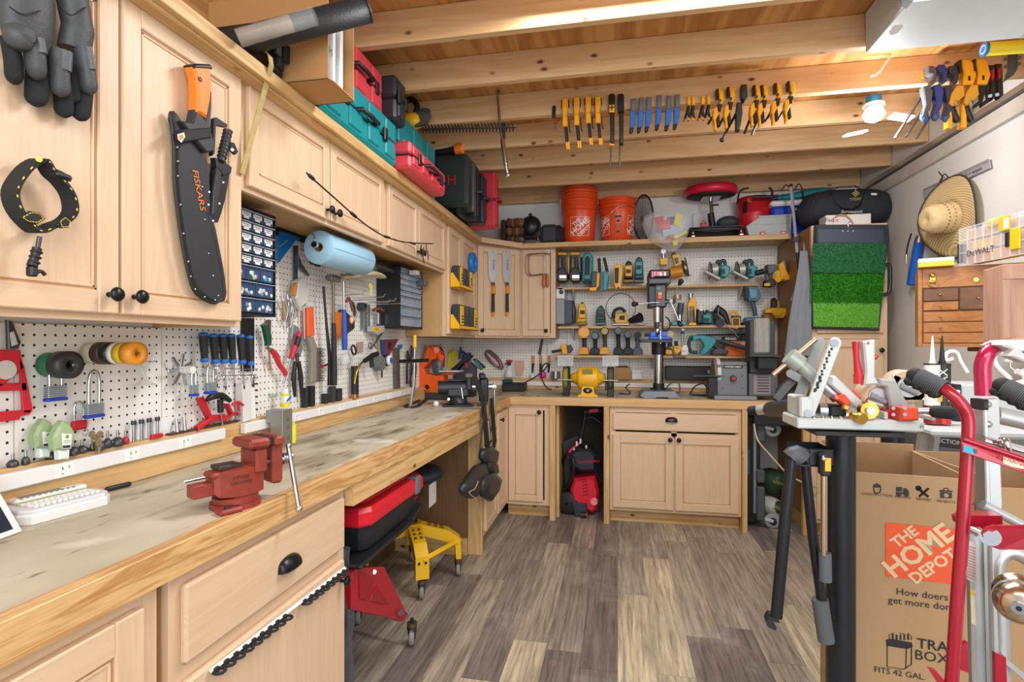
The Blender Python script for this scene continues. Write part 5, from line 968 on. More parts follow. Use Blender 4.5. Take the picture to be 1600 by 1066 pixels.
# == right foreground
t=Thing('steel_pipe_stand','thick black steel pipe standing on a floor plate beside the moving box','stand');Yp=1.44;PB=mat('#1c2026',.38,.2,var=.4,sc=50)
xl,xr=U(1291,800,Y=Yp).x,U(1336,800,Y=Yp).x;xc,rp=(xl+xr)/2,(xr-xl)/2;zt=U(1313,672,Y=1.37).z
m=t.p('pipe');m.cyl((xc,Yp,.012),(xc,Yp,zt-.006),rp,PB,n=40);m=t.p('top_plate');m.bx(xc-.085,xc+.10,Yp-.09,Yp+.09,zt-.012,zt-.004,BLK,.002)
m=t.p('base_plate');m.box((xc-.11,Yp-.03,.006),(.32,.10,.012),PB,.003,(0,0,12));m.box((xc-.11,Yp-.03,.02),(.30,.02,.016),PB,.003,(0,0,12))
t=Thing('steel_pipe_stand','short black steel column behind the moving box flap','stand');Y2=2.0;a,b=U(1377,700,Y=Y2).x,U(1412,700,Y=Y2).x;t.p('pipe').cyl(((a+b)/2,Y2,.0),((a+b)/2,Y2,U(1390,672,Y=Y2).z),(b-a)/2,PB,n=32)
zt2=zt;Yr=1.43
GP=mat('#c4cac6',.42,.15,.05);RDO=mat('#d8431c',.4)
t=Thing('tube_bender_press','grey and red bench clamping press with perforated arms mounted on the black pipe','press')
A,B=U(1246,668,Y=Yr-.06),U(1444,668,Y=Yr-.06)
m=t.p('base_rail');m.bx(U(1246,660,Y=Yr-.06).x,U(1444,660,Y=Yr-.06).x,Yr-.06,Yr+.06,zt,U(1350,656,Y=Yr-.06).z,GP,.003);m.text('10',.01,U(1440,667,Y=Yr-.061),(1,0,0),(0,0,1),BLK,.001)
zr=U(1350,656,Y=Yr-.06).z
def arm(Y,th):
 pts=[];a,b=Vector((1262.5,646)),Vector((1304,536));d=(b-a).normalized();nrm=Vector((d.y,-d.x));r=9
 for k in range(9):an=math.pi*k/8;q=b+(nrm*math.cos(an)+d*math.sin(an))*r;pts.append((q.x,q.y))
 for k in range(9):an=math.pi*k/8;q=a+(-nrm*math.cos(an)-d*math.sin(an))*r;pts.append((q.x,q.y))
 return[U(p[0],p[1],Y=Y)for p in pts],a,b
m=t.p('perforated_arm','front perforated arm');pts,a,b=arm(Yr-.04,0);m.slab(pts,(0,-.008,0),GP,.0015)
for k in range(14):q=a.lerp(b,.32+k*.045);m.cyl(U(q.x-3+(2 if k%2 else 0),q.y-1,Y=Yr-.0483),U(q.x-3+(2 if k%2 else 0),q.y-1,Y=Yr-.0487),.0034 if k>4 else .005,BLK,n=10)
for q in(a,b):m.cyl(U(q.x,q.y,Y=Yr-.048),U(q.x,q.y,Y=Yr-.054),.009,STL,n=12)
m=t.p('perforated_arm','rear perforated arm');m.M=Matrix.Translation((-.035,0,.0));pts,a,b=arm(Yr+.04,0);m.slab([p for p in pts],(0,-.008,0),mat('#8d9290',.45,.4),.0015);m.M=Matrix()
m=t.p('pivot_block');m.bx(U(1250,650,Y=Yr-.05).x,U(1272,650,Y=Yr-.05).x,Yr-.05,Yr+.05,zr,U(1260,618,Y=Yr).z,GP,.004)
m=t.p('push_rod','grey push rod with tee handle');m.tube([U(1232,556,Y=Yr),U(1250,570,Y=Yr)],.022,mat('#9fa8a0',.4,.3),14);m.tube([U(1250,570,Y=Yr),U(1274,592,Y=Yr)],.015,mat('#9fa8a0',.4,.3),14);m.tube([U(1270,588,Y=Yr),U(1308,622,Y=Yr)],.014,STL,14)
q=m.p('tee_bar','thin steel tee bar');q.tube([U(1208,586,Y=Yr),U(1275,530,Y=Yr)],.006,mat('#a8917a',.3,.8),10)
m=t.p('lever_beam');m.slab([U(a,b,Y=Yr+.01)for a,b in((1292,588),(1298,586),(1350,636),(1352,648),(1344,650),(1290,600))],(0,-.03,0),GP,.004)
m=t.p('clamp_block','orange clamp block');m.slab([U(a,b,Y=Yr-.01)for a,b in((1298,622),(1310,614),(1320,626),(1314,634))],(0,-.04,0),RDO,.004);m.slab([U(a,b,Y=Yr+.02)for a,b in((1318,608),(1326,608),(1338,620),(1334,624))],(0,-.03,0),RDO,.003)
m=t.p('brass_wheel','brass knurled wheel');c=U(1353,640,Y=Yr-.05);m.cyl(c,c-Vector((0,.02,0)),.019,BRASS,n=28);m.cyl(c-Vector((0,.02,0)),c-Vector((0,.026,0)),.009,STL);q=t.p('brass_roller','small brass roller');q.cyl(U(1330,650,Y=Yr-.05),U(1346,654,Y=Yr-.07),.010,BRASS);q.cyl(U(1344,653,Y=Yr-.068),U(1348,655,Y=Yr-.075),.014,BRASS);q.slab([U(a,b,Y=Yr-.05)for a,b in((1316,630),(1326,634),(1322,642),(1314,638))],(0,-.012,0),BRASS,.002)
m=t.p('upright');m.slab([U(a,b,Y=Yr)for a,b in((1343,534),(1362,531),(1362,588),(1368,600),(1344,602),(1347,580))],(0,-.02,0),GP,.004);m.slab([U(a,b,Y=Yr-.021)for a,b in((1354,538),(1359,538),(1356.5,533))],(0,-.001,0),RED)
m=t.p('side_plate');m.slab([U(a,b,Y=Yr+.03)for a,b in((1366,591),(1390,592),(1410,632),(1408,652),(1384,650),(1376,604),(1366,602))],(0,-.03,0),mat('#a9aeab',.45,.2),.004)
m=t.p('red_lever','red lever handle');m.tube([U(1337,534,Y=Yr-.01),U(1338,560,Y=Yr-.01),U(1342,588,Y=Yr-.01)],[.008,.006,.010],RED,12);m.tube([U(1341,585,Y=Yr-.01),U(1341,600,Y=Yr-.01)],.010,RED,10);m.tube([U(1366,560,Y=Yr),U(1370,555,Y=Yr)],.006,RED,8)
m=t.p('red_block','red riveted block');m.slab([U(a,b,Y=Yr-.03)for a,b in((1391,634),(1418,634),(1418,653),(1391,653))],(0,-.05,0),RDO,.004);m.slab([U(a,b,Y=Yr)for a,b in((1376,640),(1412,640),(1412,658),(1388,658),(1378,650))],(0,-.03,0),RED,.003)
for a,b in((1396,638),(1414,638),(1396,648),(1414,648)):m.cyl(U(a,b,Y=Yr-.08),U(a,b,Y=Yr-.083),.004,STL,n=8)
m.slab([U(a,b,Y=Yr+.01)for a,b in((1352,626),(1376,632),(1374,640),(1354,640))],(0,-.02,0),RED,.003);m.tube([U(1354,626,Y=Yr-.03),U(1378,634,Y=Yr-.03)],.006,STL,8)
m=t.p('handle','black-gripped steel handle');m.tube([U(1418,643,Y=Yr-.06),U(1452,642,Y=Yr-.07)],.007,STL,10);pill(m,U(1450,642,Y=Yr-.07),U(1497,647,Y=Yr-.09),.014,BLKR)
m=t.p('wheel_cup');m.cyl(U(1278,642,Y=Yr),U(1290,642,Y=Yr),.02,STL,n=20);m.bx(U(1292,640,Y=Yr).x,U(1318,640,Y=Yr).x,Yr-.02,Yr+.03,zr,U(1300,632,Y=Yr).z,BLK,.004)
for k in range(5):m.ball(U(1272+k*14,654,Y=Yr-.05),.006,STL,8)
m=t.p('side_blocks');m.bx(U(1366,650,Y=Yr).x,U(1372,650,Y=Yr).x,Yr-.05,Yr+.05,zr,U(1368,640,Y=Yr).z,GP,.002);m.bx(U(1436,650,Y=Yr).x,U(1443,650,Y=Yr).x,Yr-.05,Yr+.05,zr,U(1440,646,Y=Yr).z,GP,.002)
def tape(cx,cy,Y,r,lab,gun=True):
 t=Thing('tape_dispenser',lab,'tape dispenser','packing tape on the press');c=U(cx,cy,Y=Y)
 m=t.p('tape_roll','roll of tan tape');TP=mat('#cdb193',.45);m.lathe([(r*.62,0),(r,0),(r,.05),(r*.62,.05),(r*.62,0)],TP,c,(0,1,0),32);q=t.p('hub','grey hub');q.cyl(c+Vector((0,-.002,0)),c+Vector((0,.05,0)),r*.6,LGR,n=24);q.cyl(c+Vector((0,-.008,0)),c,r*.15,STL);q.tube([c+Vector((-r*.5,-.004,r*.1)),c+Vector((r*.4,-.004,-r*.35))],.008,GRY,8)
 if gun:g=t.p('frame','white plastic frame');g.slab([U(a,b,Y=Y+.0)for a,b in((cx-26,cy-20),(cx-14,cy-16),(cx+14,cy+14),(cx+24,cy+8),(cx+24,cy+20),(cx-8,cy+20),(cx-10,cy+10))],(0,.006,0),mat('#e6e8e6',.4),.001)
 q=t.p('foot','clear foot');q.box((c.x,c.y+.02,(c.z-r+zr)/2),(.03,.03,max(.004,c.z-r-zr)),glassy('#e8ecec',.4))
 return t
tape(1420,605,1.47,.041,'roll of tan tape in a white tape gun behind the press');tape(1372,620,1.45,.036,'roll of pale tape low behind the red lever',False)
BT=mat('#23252a',.32,.4)
t=Thing('folding_arm_rack','black folding rack with two long tubular arms hanging beside the steel pipe','rack');Yk=1.34
m=t.p('bracket')
def P(a,b,o=0):return U(a,b,Y=Yk+o)
z0,z1=P(1280,730).z,P(1280,702).z
m.slab([P(1246,697),P(1264,727),P(1264,703),P(1247,696)],(0,.006,0),BT);m.bx(P(1264,727).x,P(1302,727).x,Yk,Yk+.006,z0,z1,BT,.002);m.bx(P(1250,727).x,P(1302,727).x,Yk+.09,Yk+.096,z0,z1,BT,.002);m.bx(P(1250,700).x,P(1302,700).x,Yk,Yk+.096,z0,z0+.004,BT);m.bx(P(1300,700).x,P(1302,700).x,Yk,Yk+.096,z0,z1,BT)
m=t.p('arm','left arm with a hooked foot');m.tube([P(1253,718),P(1244,710),P(1236,716)],.022,mat('#4a4c50',.5),12,smooth=3);m.tube([P(1237,716),P(1226,820),P(1213,964)],.013,BT,14)
q=m.p('foot_clip','black hook clip');q.slab([P(1203,962),P(1216,966),P(1218,974),P(1208,972),P(1207,977),P(1214,982),P(1212,986),P(1200,980),P(1198,972)],(0,.03,0),BLK,.003)
m=t.p('arm','middle arm with a grey foam grip');m.tube([P(1258,726,.03),P(1270,840,.03),P(1284,940,.03)],.011,BT,12);q=m.p('grip','grey foam grip');q.tube([P(1281,936,.03),P(1291,1002,.03)],.018,mat('#55595e',.8,bump=.3),14)
m=t.p('strap_ratchet','black buckle with a yellow label');m.bx(P(1276,740).x,P(1292,740).x,Yk-.025,Yk-.002,P(1280,741).z,P(1280,706).z,BLK,.005);q=m.p('label','yellow label');q.bx(P(1282,740).x,P(1291,740).x,Yk-.028,Yk-.026,P(1280,732).z,P(1280,712).z,YEL);q.ball(P(1287,717,-.03),.006,CHR,8)
m=t.p('arm','thin steel rod with a foam grip');m.tube([P(1287,740,-.01),P(1287,868,-.01)],.0055,mat('#c2a98c',.25,.9),10);m.tube([P(1290,740,.01),P(1290,868,.01)],.004,STL,8);q=m.p('grip','dark ribbed grip');q.tube([P(1289,864),P(1290,908)],.013,mat('#5a6067',.7,bump=.3),12)
# -- moving boxes
def logo(m,c,w,h,rt,up,bg,fg,n):
 """square logo: coloured ground with slanted capitals"""
 c=Vector(c);rt=Vector(rt).normalized();up=Vector(up);n=Vector(n)
 if bg:m.slab([c-rt*w/2-up*h/2+n*.0004,c+rt*w/2-up*h/2+n*.0004,c+rt*w/2+up*h/2+n*.0004,c-rt*w/2+up*h/2+n*.0004],n*.0004,bg)
 a=R(42);r2=rt*math.cos(a)+up*math.sin(a);u2=-rt*math.sin(a)+up*math.cos(a)
 for s,sz,o in(('THE',.24,.33),('HOME',.43,.03),('DEPOT',.26,-.28)):m.text(s,sz*w,c+u2*o*w+n*.0012,r2,u2,fg,.0002,bold=.03)
t=Thing('moving_box','tall brown moving box with orange square logo and black icons, open at the top','box')
YX=1.50;xa=U(1338,900,Y=YX).x;DD=Vector((1,-.12,0)).normalized();BXC=mat('#ad8c66',.8,var=.06,sc=40)
ztop=U(1340,738,Y=YX).z;W3=.245;Zb=.001;c0=Vector((xa,YX,Zb));dpt=Vector((.12,1,0)).normalized()*.36
m=t.p('carton')
def wall(a,d,h,th=.005,mt=BXC):n_=Vector((-d.y,d.x,0)).normalized()*th;m.slab([a,a+d,a+d+Vector((0,0,h)),a+Vector((0,0,h))],n_,mt)
hB=ztop-Zb;wall(c0,DD*W3,hB);wall(c0+DD*W3,dpt,hB);wall(c0+dpt,DD*W3,hB+.02);wall(c0,dpt,hB+.01);m.slab([c0,c0+DD*W3,c0+DD*W3+dpt,c0+dpt],(0,0,.005),BXC)
m=t.p('printing','orange logo and black lettering');nF=Vector((DD.y,-DD.x,0))
def BP(px,py):
 """point on the box's front face seen at px,py"""
 a=(px-800)/F;d=Vector((a*CS-SN,a*SN+CS,(HY-py)/F));o=Vector((0,0,CZ));k=(c0-o).dot(nF)/d.dot(nF);return o+d*k+nF*.001
lc_=(BP(1381,812)+BP(1490,920))/2;lw=(BP(1490,866)-BP(1381,857)).length
lc_=BP(1437,864);logo(m,lc_,lw,lw*.93,DD,(0,0,1),mat('#e0562a',.6),mat('#d9bd94',.8),nF)
m.text('How doers',.0235,BP(1440,929),DD,(0,0,1),BLK,.001);m.text('get more done.',.0235,BP(1442,944),DD,(0,0,1),BLK,.001)
m.text('TRASH',.034,BP(1472,1011),DD,(0,0,1),BLK,.001,bold=.01);m.text('BOX',.034,BP(1455,1027),DD,(0,0,1),BLK,.001);m.text('FITS 42 GAL.',.020,BP(1405,1052),DD,(0,0,1),BLK,.001)
for px,s in((1370,'CONSTRUCTION'),(1410,'MOVING'),(1443,'REPAIRS'),(1478,'PROJECTS'),(1516,'EVENTS')):m.text(s,.0085,BP(px,773+(px-1370)*.10),DD,(0,0,1),BLK,.001)
def bq(pts,mt=BLK,o=.0006):m.slab([BP(a,b)for a,b in pts],nF*o,mt)
bq([(1363,762),(1366,756),(1368,757),(1370,754),(1372,757),(1375,757),(1377,762)]);m.tube([BP(a,b)for a,b in((1365,763),(1366,769),(1370,771),(1375,769),(1376,763))],.0012,BLK,4)
bq([(1400,761),(1409,761),(1409,768),(1400,768)]);bq([(1400,769),(1420,770),(1420,773),(1400,772)]);bq([(1411,763),(1416,763),(1420,768),(1419,771),(1411,770)])
for a in(1404,1416):m.cyl(BP(a,773),BP(a,773)+nF*.001,.005,BLK,n=12)
m.tube([BP(1434,762),BP(1440,768),BP(1450,776)],.003,BLK,4);m.tube([BP(1451,763),BP(1444,769),BP(1436,776)],.0026,BLK,4);m.torus(BP(1435,763),.005,.0016,BLK,nF,12,4)
bq([(1469,768),(1487,770),(1487,779),(1469,778)]);bq([(1468,765.5),(1488,767),(1488,769),(1468,767.5)]);m.cyl(BP(1478,774)+nF*.0008,BP(1478,774)+nF*.0012,.005,BXC,n=12);m.tube([BP(1474,766),BP(1475,763),BP(1481,763),BP(1482,767)],.001,BLK,4)
m.tube([BP(1386,1004),BP(1386,1042),BP(1412,1046),BP(1424,1038),BP(1424,1004)],.0012,BLK,4);m.tube([BP(1416,1008),BP(1415,1045)],.0012,BLK,4);bq([(1384,1000),(1390,998),(1424,1004),(1426,1010),(1418,1014),(1385,1009)])
for k in range(6):m.tube([BP(1390+k*6,1000),BP(1389+k*6,992-(k%2)*3),BP(1394+k*6,990+(k%3)*2),BP(1394+k*6,1000)],.0009,BLK,4)
t=Thing('moving_box','second brown moving box behind the aluminium ladder frame','box');m=t.p('carton');c1=Vector((U(1512,900,Y=1.55).x,1.56,.001));h2=U(1530,735,Y=1.6).z
m.bx(c1.x+.02,c1.x+.34,1.50,1.505,.001,h2-.02,BXC);m.bx(c1.x+.02,c1.x+.025,1.50,1.85,.001,h2,BXC);m.bx(c1.x+.02,c1.x+.34,1.85,1.855,.001,h2,BXC);m.bx(c1.x+.335,c1.x+.34,1.50,1.85,.001,h2,BXC)
q=t.p('printing','small party hat icon');q.slab([(c1.x+.10,1.4995,h2-.10),(c1.x+.135,1.4995,h2-.10),(c1.x+.125,1.4995,h2-.06)],(0,-.0005,0),BLK)
for k in range(7):q.ball((c1.x+.13+.007*(k%3),1.499,h2-.07+.006*(k//3)),.0016,BLK,6)
# -- hand truck
t=Thing('hand_truck','red tubular hand truck with black ribbed grips and a blue barcode sticker','hand truck');HR=mat('#a3102a',.25,.2,.05,coat=.5);Yt=1.02
def T(a,b,o=0):return U(a,b,Y=Yt+o)
def grip(m,a,b,r=.0145):
 d=(b-a);pill(m,a,b,r,BLKR,16)
 for k in range(14):m.torus(a+d*(.30+k*.045),r+.0006,.0016,mat('#4a4c50',.6),tuple(d),18,5)
 for k in range(4):m.ball(a+d*(.15+k*.2)+Vector((-.004,0,-.012)),(.012,.012,.009),BLKR,8)
m=t.p('frame_tube','left red tube');m.tube([T(1472,606,.02),T(1484,614,.01),T(1502,632),T(1513,655),T(1512,700),T(1506,800),T(1497,920),T(1487,1066),T(1482,1100)],.0098,HR,18,smooth=3)
m=t.p('grip','black ribbed grip, left');grip(m,T(1418,581,.06),T(1480,612,.015))
m=t.p('frame_tube','right red tube');m.tube([T(1640,640,.0),T(1660,700,-.05),T(1660,1000,-.05)],.0098,HR,16,smooth=3)
m=t.p('grip','black ribbed grip, right');grip(m,T(1553,596,.05),T(1622,632,.0))
m=t.p('cross_bar','red cross bar');m.slab([T(1500,689,-.022),T(1600,722,-.03),T(1660,742,-.03),T(1660,762,-.03),T(1600,739,-.03),T(1500,706,-.022)],(0,-.004,0),HR,.001);m.tube([T(1504,686,-.02),T(1660,738,-.03)],.005,HR,8)
q=m.p('sticker','blue barcode sticker');q.slab([T(1505,695,-.027),T(1542,707,-.027),T(1542,717,-.027),T(1505,705,-.027)],(0,-.0006,0),mat('#2f9fc0',.5))
for k in range(9):q.slab([T(1521+k*1.6,701+k*.55,-.0277),T(1521.8+k*1.6,701.2+k*.55,-.0277),T(1521.8+k*1.6,708+k*.55,-.0277),T(1521+k*1.6,708+k*.55,-.0277)],(0,-.0003,0),BLK)
q=m.p('warning_label','cream warning label');q.slab([T(1567,713,-.0315),T(1606,726,-.0325),T(1606,738,-.0325),T(1567,724,-.0315)],(0,-.0006,0),mat('#e9dfb8',.5));q.text('WARNING',.011,T(1590,723,-.034),(1,0,-.33),(.33,0,1),RED,.0005)
m=t.p('chrome_rod');m.tube([T(1534,688,.02),T(1600,706,.02),T(1660,724,.02)],.009,CHR,10);m.tube([T(1566,688,.02),T(1572,690,.0),T(1574,703,.0)],.006,CHR,8,smooth=3)
m=t.p('fold_bracket','red folding bracket');m.slab([T(1502,812),T(1512,806),T(1566,806),T(1568,842),T(1530,824),T(1504,822)],(0,.03,0),HR,.003);m=t.p('fold_bracket','red folding bracket');m.slab([T(1532,834,-.03),T(1536,824,-.03),T(1550,820,-.03),T(1640,820,-.05),T(1640,858,-.05),T(1560,858,-.03),T(1538,850,-.03)],(0,-.005,0),HR,.002)
q=m.p('bolt','chrome bolt');q.cyl(T(1547,839,-.035),T(1547,839,-.045),.009,CHR,n=6);q.cyl(T(1547,839,-.034),T(1547,839,-.037),.014,CHR,n=20)
m.slab([T(1494,1012),T(1512,1004),T(1514,1052),T(1497,1046)],(0,.01,0),HR,.002);m.slab([T(1555,1020),T(1572,1028),T(1574,1080),T(1556,1080)],(0,.01,0),HR,.002)
m=t.p('wheel','grey tyre with chrome hub')
c=T(1445,1085,.08);m.lathe([(.02,-.035),(.105,-.035),(.125,-.02),(.13,0),(.125,.02),(.105,.035),(.02,.035)],mat('#4f5458',.8,bump=.5),(c.x,c.y,.13),(1,.25,0),40)
for k in range(40):
 a=2*math.pi*k/40
 for s in(-.015,.015):m.box((c.x+s,c.y+.1305*math.cos(a),.13+.1305*math.sin(a)),(.018,.012,.008),mat('#9aa0a4',.7),.002,(math.degrees(a)+0,0,15))
q=m.p('hub_cap','chrome hub')
m=t.p('axle_plate','red axle bracket');m.slab([T(1452,1046,.0),T(1462,1048,0),T(1486,1075,0),T(1470,1075,0)],(0,.01,0),HR,.002)
t=Thing('door_knob','brushed nickel keyed door knob hanging by the aluminium frame','door knob');c=T(1592,950,-.02);m=t.p('knob');m.lathe([(.0001,0),(.018,.001),(.026,.006),(.033,.018),(.034,.035),(.028,.05),(.02,.058),(.035,.062),(.035,.066),(.0001,.066)],mat('#c9b9a2',.22,1),c,(.5,.8,0),28);q=t.p('keyhole');q.cyl(c-Vector((.5,.8,0)).normalized()*.004,c,.010,STL,n=16);q.cyl(c-Vector((.5,.8,0)).normalized()*.005,c-Vector((.5,.8,0)).normalized()*.003,.004,BLK,n=10)
t=Thing('aluminium_ladder','folded aluminium ladder standing against the hand truck','ladder');Yl=1.16
def A_(a,b,o=0):return U(a,b,Y=Yl+o)
m=t.p('rail','front aluminium rail');m.slab([A_(1508,822),A_(1530,832),A_(1536,1080),A_(1514,1080)],(0,-.012,0),ALU,.002);m.slab([A_(1530,832),A_(1552,842),A_(1558,1080),A_(1536,1080)],(0,-.03,0),ALU,.003);m.slab([A_(1536,845,-.031),A_(1541,845,-.031),A_(1546,1080,-.031),A_(1541,1080,-.031)],(0,-.002,0),STL)
q=m.p('label','printed instruction label');q.slab([A_(1508.5,842,-.0125),A_(1526,850,-.0125),A_(1527.5,915,-.0125),A_(1510,905,-.0125)],(0,-.0008,0),mat('#cfc9c2',.5));q.slab([A_(1516,922,-.0125),A_(1523,922,-.0125),A_(1525,978,-.0125),A_(1518,974,-.0125)],(0,-.0008,0),mat('#d9d4b0',.5));q.slab([A_(1516,931,-.0135),A_(1523,931,-.0135),A_(1519,920,-.0135)],(0,-.0004,0),YEL)
for k in range(12):q.slab([A_(1511,852+k*4.4,-.0134),A_(1524,857+k*4.4,-.0134),A_(1524,858.5+k*4.4,-.0134),A_(1511,853.5+k*4.4,-.0134)],(0,-.0003,0),mat('#b07c78',.5))
m=t.p('rail','upper aluminium rail');Yu=.06;m.slab([A_(1527,624,Yu),A_(1551,622,Yu),A_(1553,692,Yu),A_(1530,692,Yu)],(0,-.02,0),LGR,.002);m.slab([A_(1530,690,Yu),A_(1552,690,Yu),A_(1556,790,Yu),A_(1534,805,Yu)],(0,-.02,0),ALU,.002);m.slab([A_(1521,636,Yu),A_(1528,636,Yu),A_(1534,812,Yu),A_(1526,812,Yu)],(0,-.03,0),ALU,.002)
for a,b in((1542,632),(1543,663)):m.ball(A_(a,b,Yu-.022),(.009,.006,.007),STL,10)
q=m.p('cap','black end cap');q.slab([A_(1516,622,Yu),A_(1528,622,Yu),A_(1528,638,Yu),A_(1516,638,Yu)],(0,-.035,0),BLK,.004)
m=t.p('top_tube','magenta red curved tube');m.tube([A_(1537,618,Yu+.01),A_(1536,595,Yu+.01),A_(1536,570,Yu+.01),A_(1543,552,Yu+.01),A_(1552,545,Yu+.03)],.0145,mat('#b8104a',.25,.2,coat=.5),16,smooth=3)
m=t.p('crossbar','round aluminium bar');m.tube([A_(1505,820,-.02),A_(1530,832,-.03)],.010,CHR,10);m=t.p('crossbar','round aluminium bar');m.tube([A_(1535,788,.02),A_(1600,822,.02),A_(1660,850,.02)],.009,ALU,10);m=t.p('crossbar','thick aluminium bar');m.tube([A_(1555,648,.14),A_(1660,672,.14)],.02,ALU,6)
m=t.p('bent_tube','bent aluminium tube');m.tube([A_(1566,1080,-.02),A_(1562,960,-.02),A_(1556,890,-.02),A_(1564,868,-.02),A_(1580,862,-.02),A_(1602,870,-.02),A_(1625,885,-.02)],.014,ALU,12,smooth=3)
m=t.p('tray','white moulded top tray');m.slab([A_(1532,539,.1),A_(1548,532,.1),A_(1660,530,.1),A_(1660,548,.1),A_(1600,542,.1),A_(1560,550,.1)],(0,-.06,0),mat('#d9dede',.35),.004);m.slab([A_(1562,556,.05),A_(1575,545,.05),A_(1592,560,.05),A_(1586,566,.05)],(0,-.03,0),LGR,.003)
m=t.p('flat_bar');m.slab([A_(1558,1028,-.04),A_(1562,1022,-.04),A_(1600,1052,-.04),A_(1600,1064,-.04)],(0,-.006,0),ALU,.001)
t=Thing('bench_fixture_arm','black and silver round arm reaching from the press to the counter niche','arm');m=t.p('arm','black tube');m.tube([U(1205,640,Y=1.9),U(1249,638,Y=1.47)],.026,BLK,14);m.tube([U(1172,642,Y=2.0),U(1186,641,Y=1.97)],.016,BLKR,12);q=t.p('sleeve','silver sleeve');q.tube([U(1184,641,Y=1.98),U(1207,640,Y=1.9)],.017,SILV,14)
# == left pegboard
XP_=XL+.02
def LP(a,b,o=0):p=U(a,b,X=XP_);return Vector((XP_+.001+o,p.y,p.z))
def ls(m,pts,o,th,mt,bev=0):return m.slab([LP(a,b,o)for a,b in pts],(th,0,0),mt,bev)
def lpeg(m,a,b,L=.04):p=LP(a,b);m.tube([p,p+Vector((L,0,0)),p+Vector((L,0,.012))],.002,CHR,6)
t=Thing('drawing_template','red plastic frame tool with a round cut-out at the left edge of the pegboard','template');m=t.p('frame','red frame')
R2=mat('#cf2436',.4)
ls(m,[(-30,546),(26,547),(31,575),(14,590),(-4,604),(-30,606)],.006,.006,R2,.002)
for pts in([(24,560),(32,575),(45,640),(42,645),(30,645)],[(-30,600),(34,598),(36,610),(-30,612)],[(-30,645),(42,640),(40,648),(26,650),(24,656),(-30,662)]):ls(m,pts,.006,.006,R2,.001)
q=t.p('disc','pale round disc');q.cyl(LP(2,578,.012),LP(2,578,.014),.022,mat('#d8d4cc',.5),n=28)
q=t.p('clip','grey metal clip');ls(q,[(0,500),(8,502),(22,535),(18,545),(2,546)],.013,.008,IRON,.002);ls(q,[(3,520),(9,518),(15,538),(6,541)],.021,.002,mat('#d0d0cc',.5))
def roll(lab,a,b,stack,name='tape_roll',hub=.35):
 t=Thing(name,lab,'tape');c=LP(a,b);o=.004
 for L,r,mt,nm in stack:q=t.p('roll',nm);q.lathe([(r*hub,0),(r,0),(r,L),(r*hub,L),(r*hub,0)],mt,c+Vector((o,0,0)),(1,0,0),32);o+=L+.0005
 q=t.p('peg');q.cyl(c,c+Vector((o+.006,0,0)),.003,CHR)
 return t
roll('black and green tape rolls on one peg above the padlocks',72,570,[(.035,.030,mat('#1f7a50',.45),'green roll'),(.035,.034,mat('#303235',.4),'black roll')])
roll('row of cream, black, white, yellow and orange tape rolls on one long peg',138,552,[(.03,.028,mat('#e4dcc8',.5),'cream roll'),(.028,.030,mat('#4a3520',.5),'brown roll'),(.022,.030,BLK,'black roll'),(.016,.029,WHT,'white roll'),(.024,.029,mat('#e0c020',.4),'yellow roll'),(.032,.030,mat('#ee9a2a',.3),'orange roll')])
def padlock(a,b,lab,col='#a7b4ba',w=.024,sh=.05,band='#1f3fae',o=.03):
 t=Thing('padlock',lab,'padlock','padlocks on the left pegboard');c=LP(a,b,o);m=t.p('body','laminated steel body')
 for k in range(6):m.box(c+Vector((0,0,-.010+k*.005)),(.016,w*2-.001,.0042),mat(col,.3,.5),.0012)
 q=t.p('bumper','blue base');q.box(c+Vector((0,0,-.017)),(.019,w*2+.002,.008),mat(band,.5),.002)
 s=t.p('shackle');s.tube([c+Vector((0,-w*.6,.016)),c+Vector((0,-w*.6,.016+sh*.7)),c+Vector((0,-w*.3,.016+sh)),c+Vector((0,w*.3,.016+sh)),c+Vector((0,w*.6,.016+sh*.7)),c+Vector((0,w*.6,.016))],.0042,CHR,8,smooth=3)
padlock(71,613,'blue-based steel padlock below the green and black tape');padlock(132,640,'long-shackled padlock on the left, over the red lock',sh=.085,o=.03);padlock(300,605,'blue-based padlock hanging under the silver fan of pegs, right one',w=.022,sh=.06,o=.07);padlock(284,609,'blue-based padlock hanging under the silver fan of pegs, left one',w=.014,sh=.05,o=.045)
t=Thing('padlock','small red padlock with keys under the long-shackled one','padlock');m=t.p('body','red body');c=LP(117,664,.012);m.box(c,(.014,.04,.024),RED,.004);q=t.p('shackle');q.tube([c+Vector((0,-.012,.01)),c+Vector((0,-.012,.05)),c+Vector((0,0,.062)),c+Vector((0,.012,.05)),c+Vector((0,.012,.01))],.003,CHR,7,smooth=3)
t=Thing('key_ring','bunch of silver keys hanging below the red padlock','keys');q=t.p('ring');q.torus(LP(118,675,.03),.009,.0014,CHR,(1,.2,0),18,5)
for k,(a,b)in enumerate(((128,678),(133,682),(138,678),(134,692))):q=t.p('key');q.cyl(LP(a,b,.03+k*.003),LP(a,b,.032+k*.003),.009,mat('#b8aa88',.3,.8),n=14);ls(q,[(a-1,b+4),(a+2,b+4),(a+1,b+24),(a-1,b+22)],.03+k*.003,.002,mat('#c8c2b2',.3,.8))
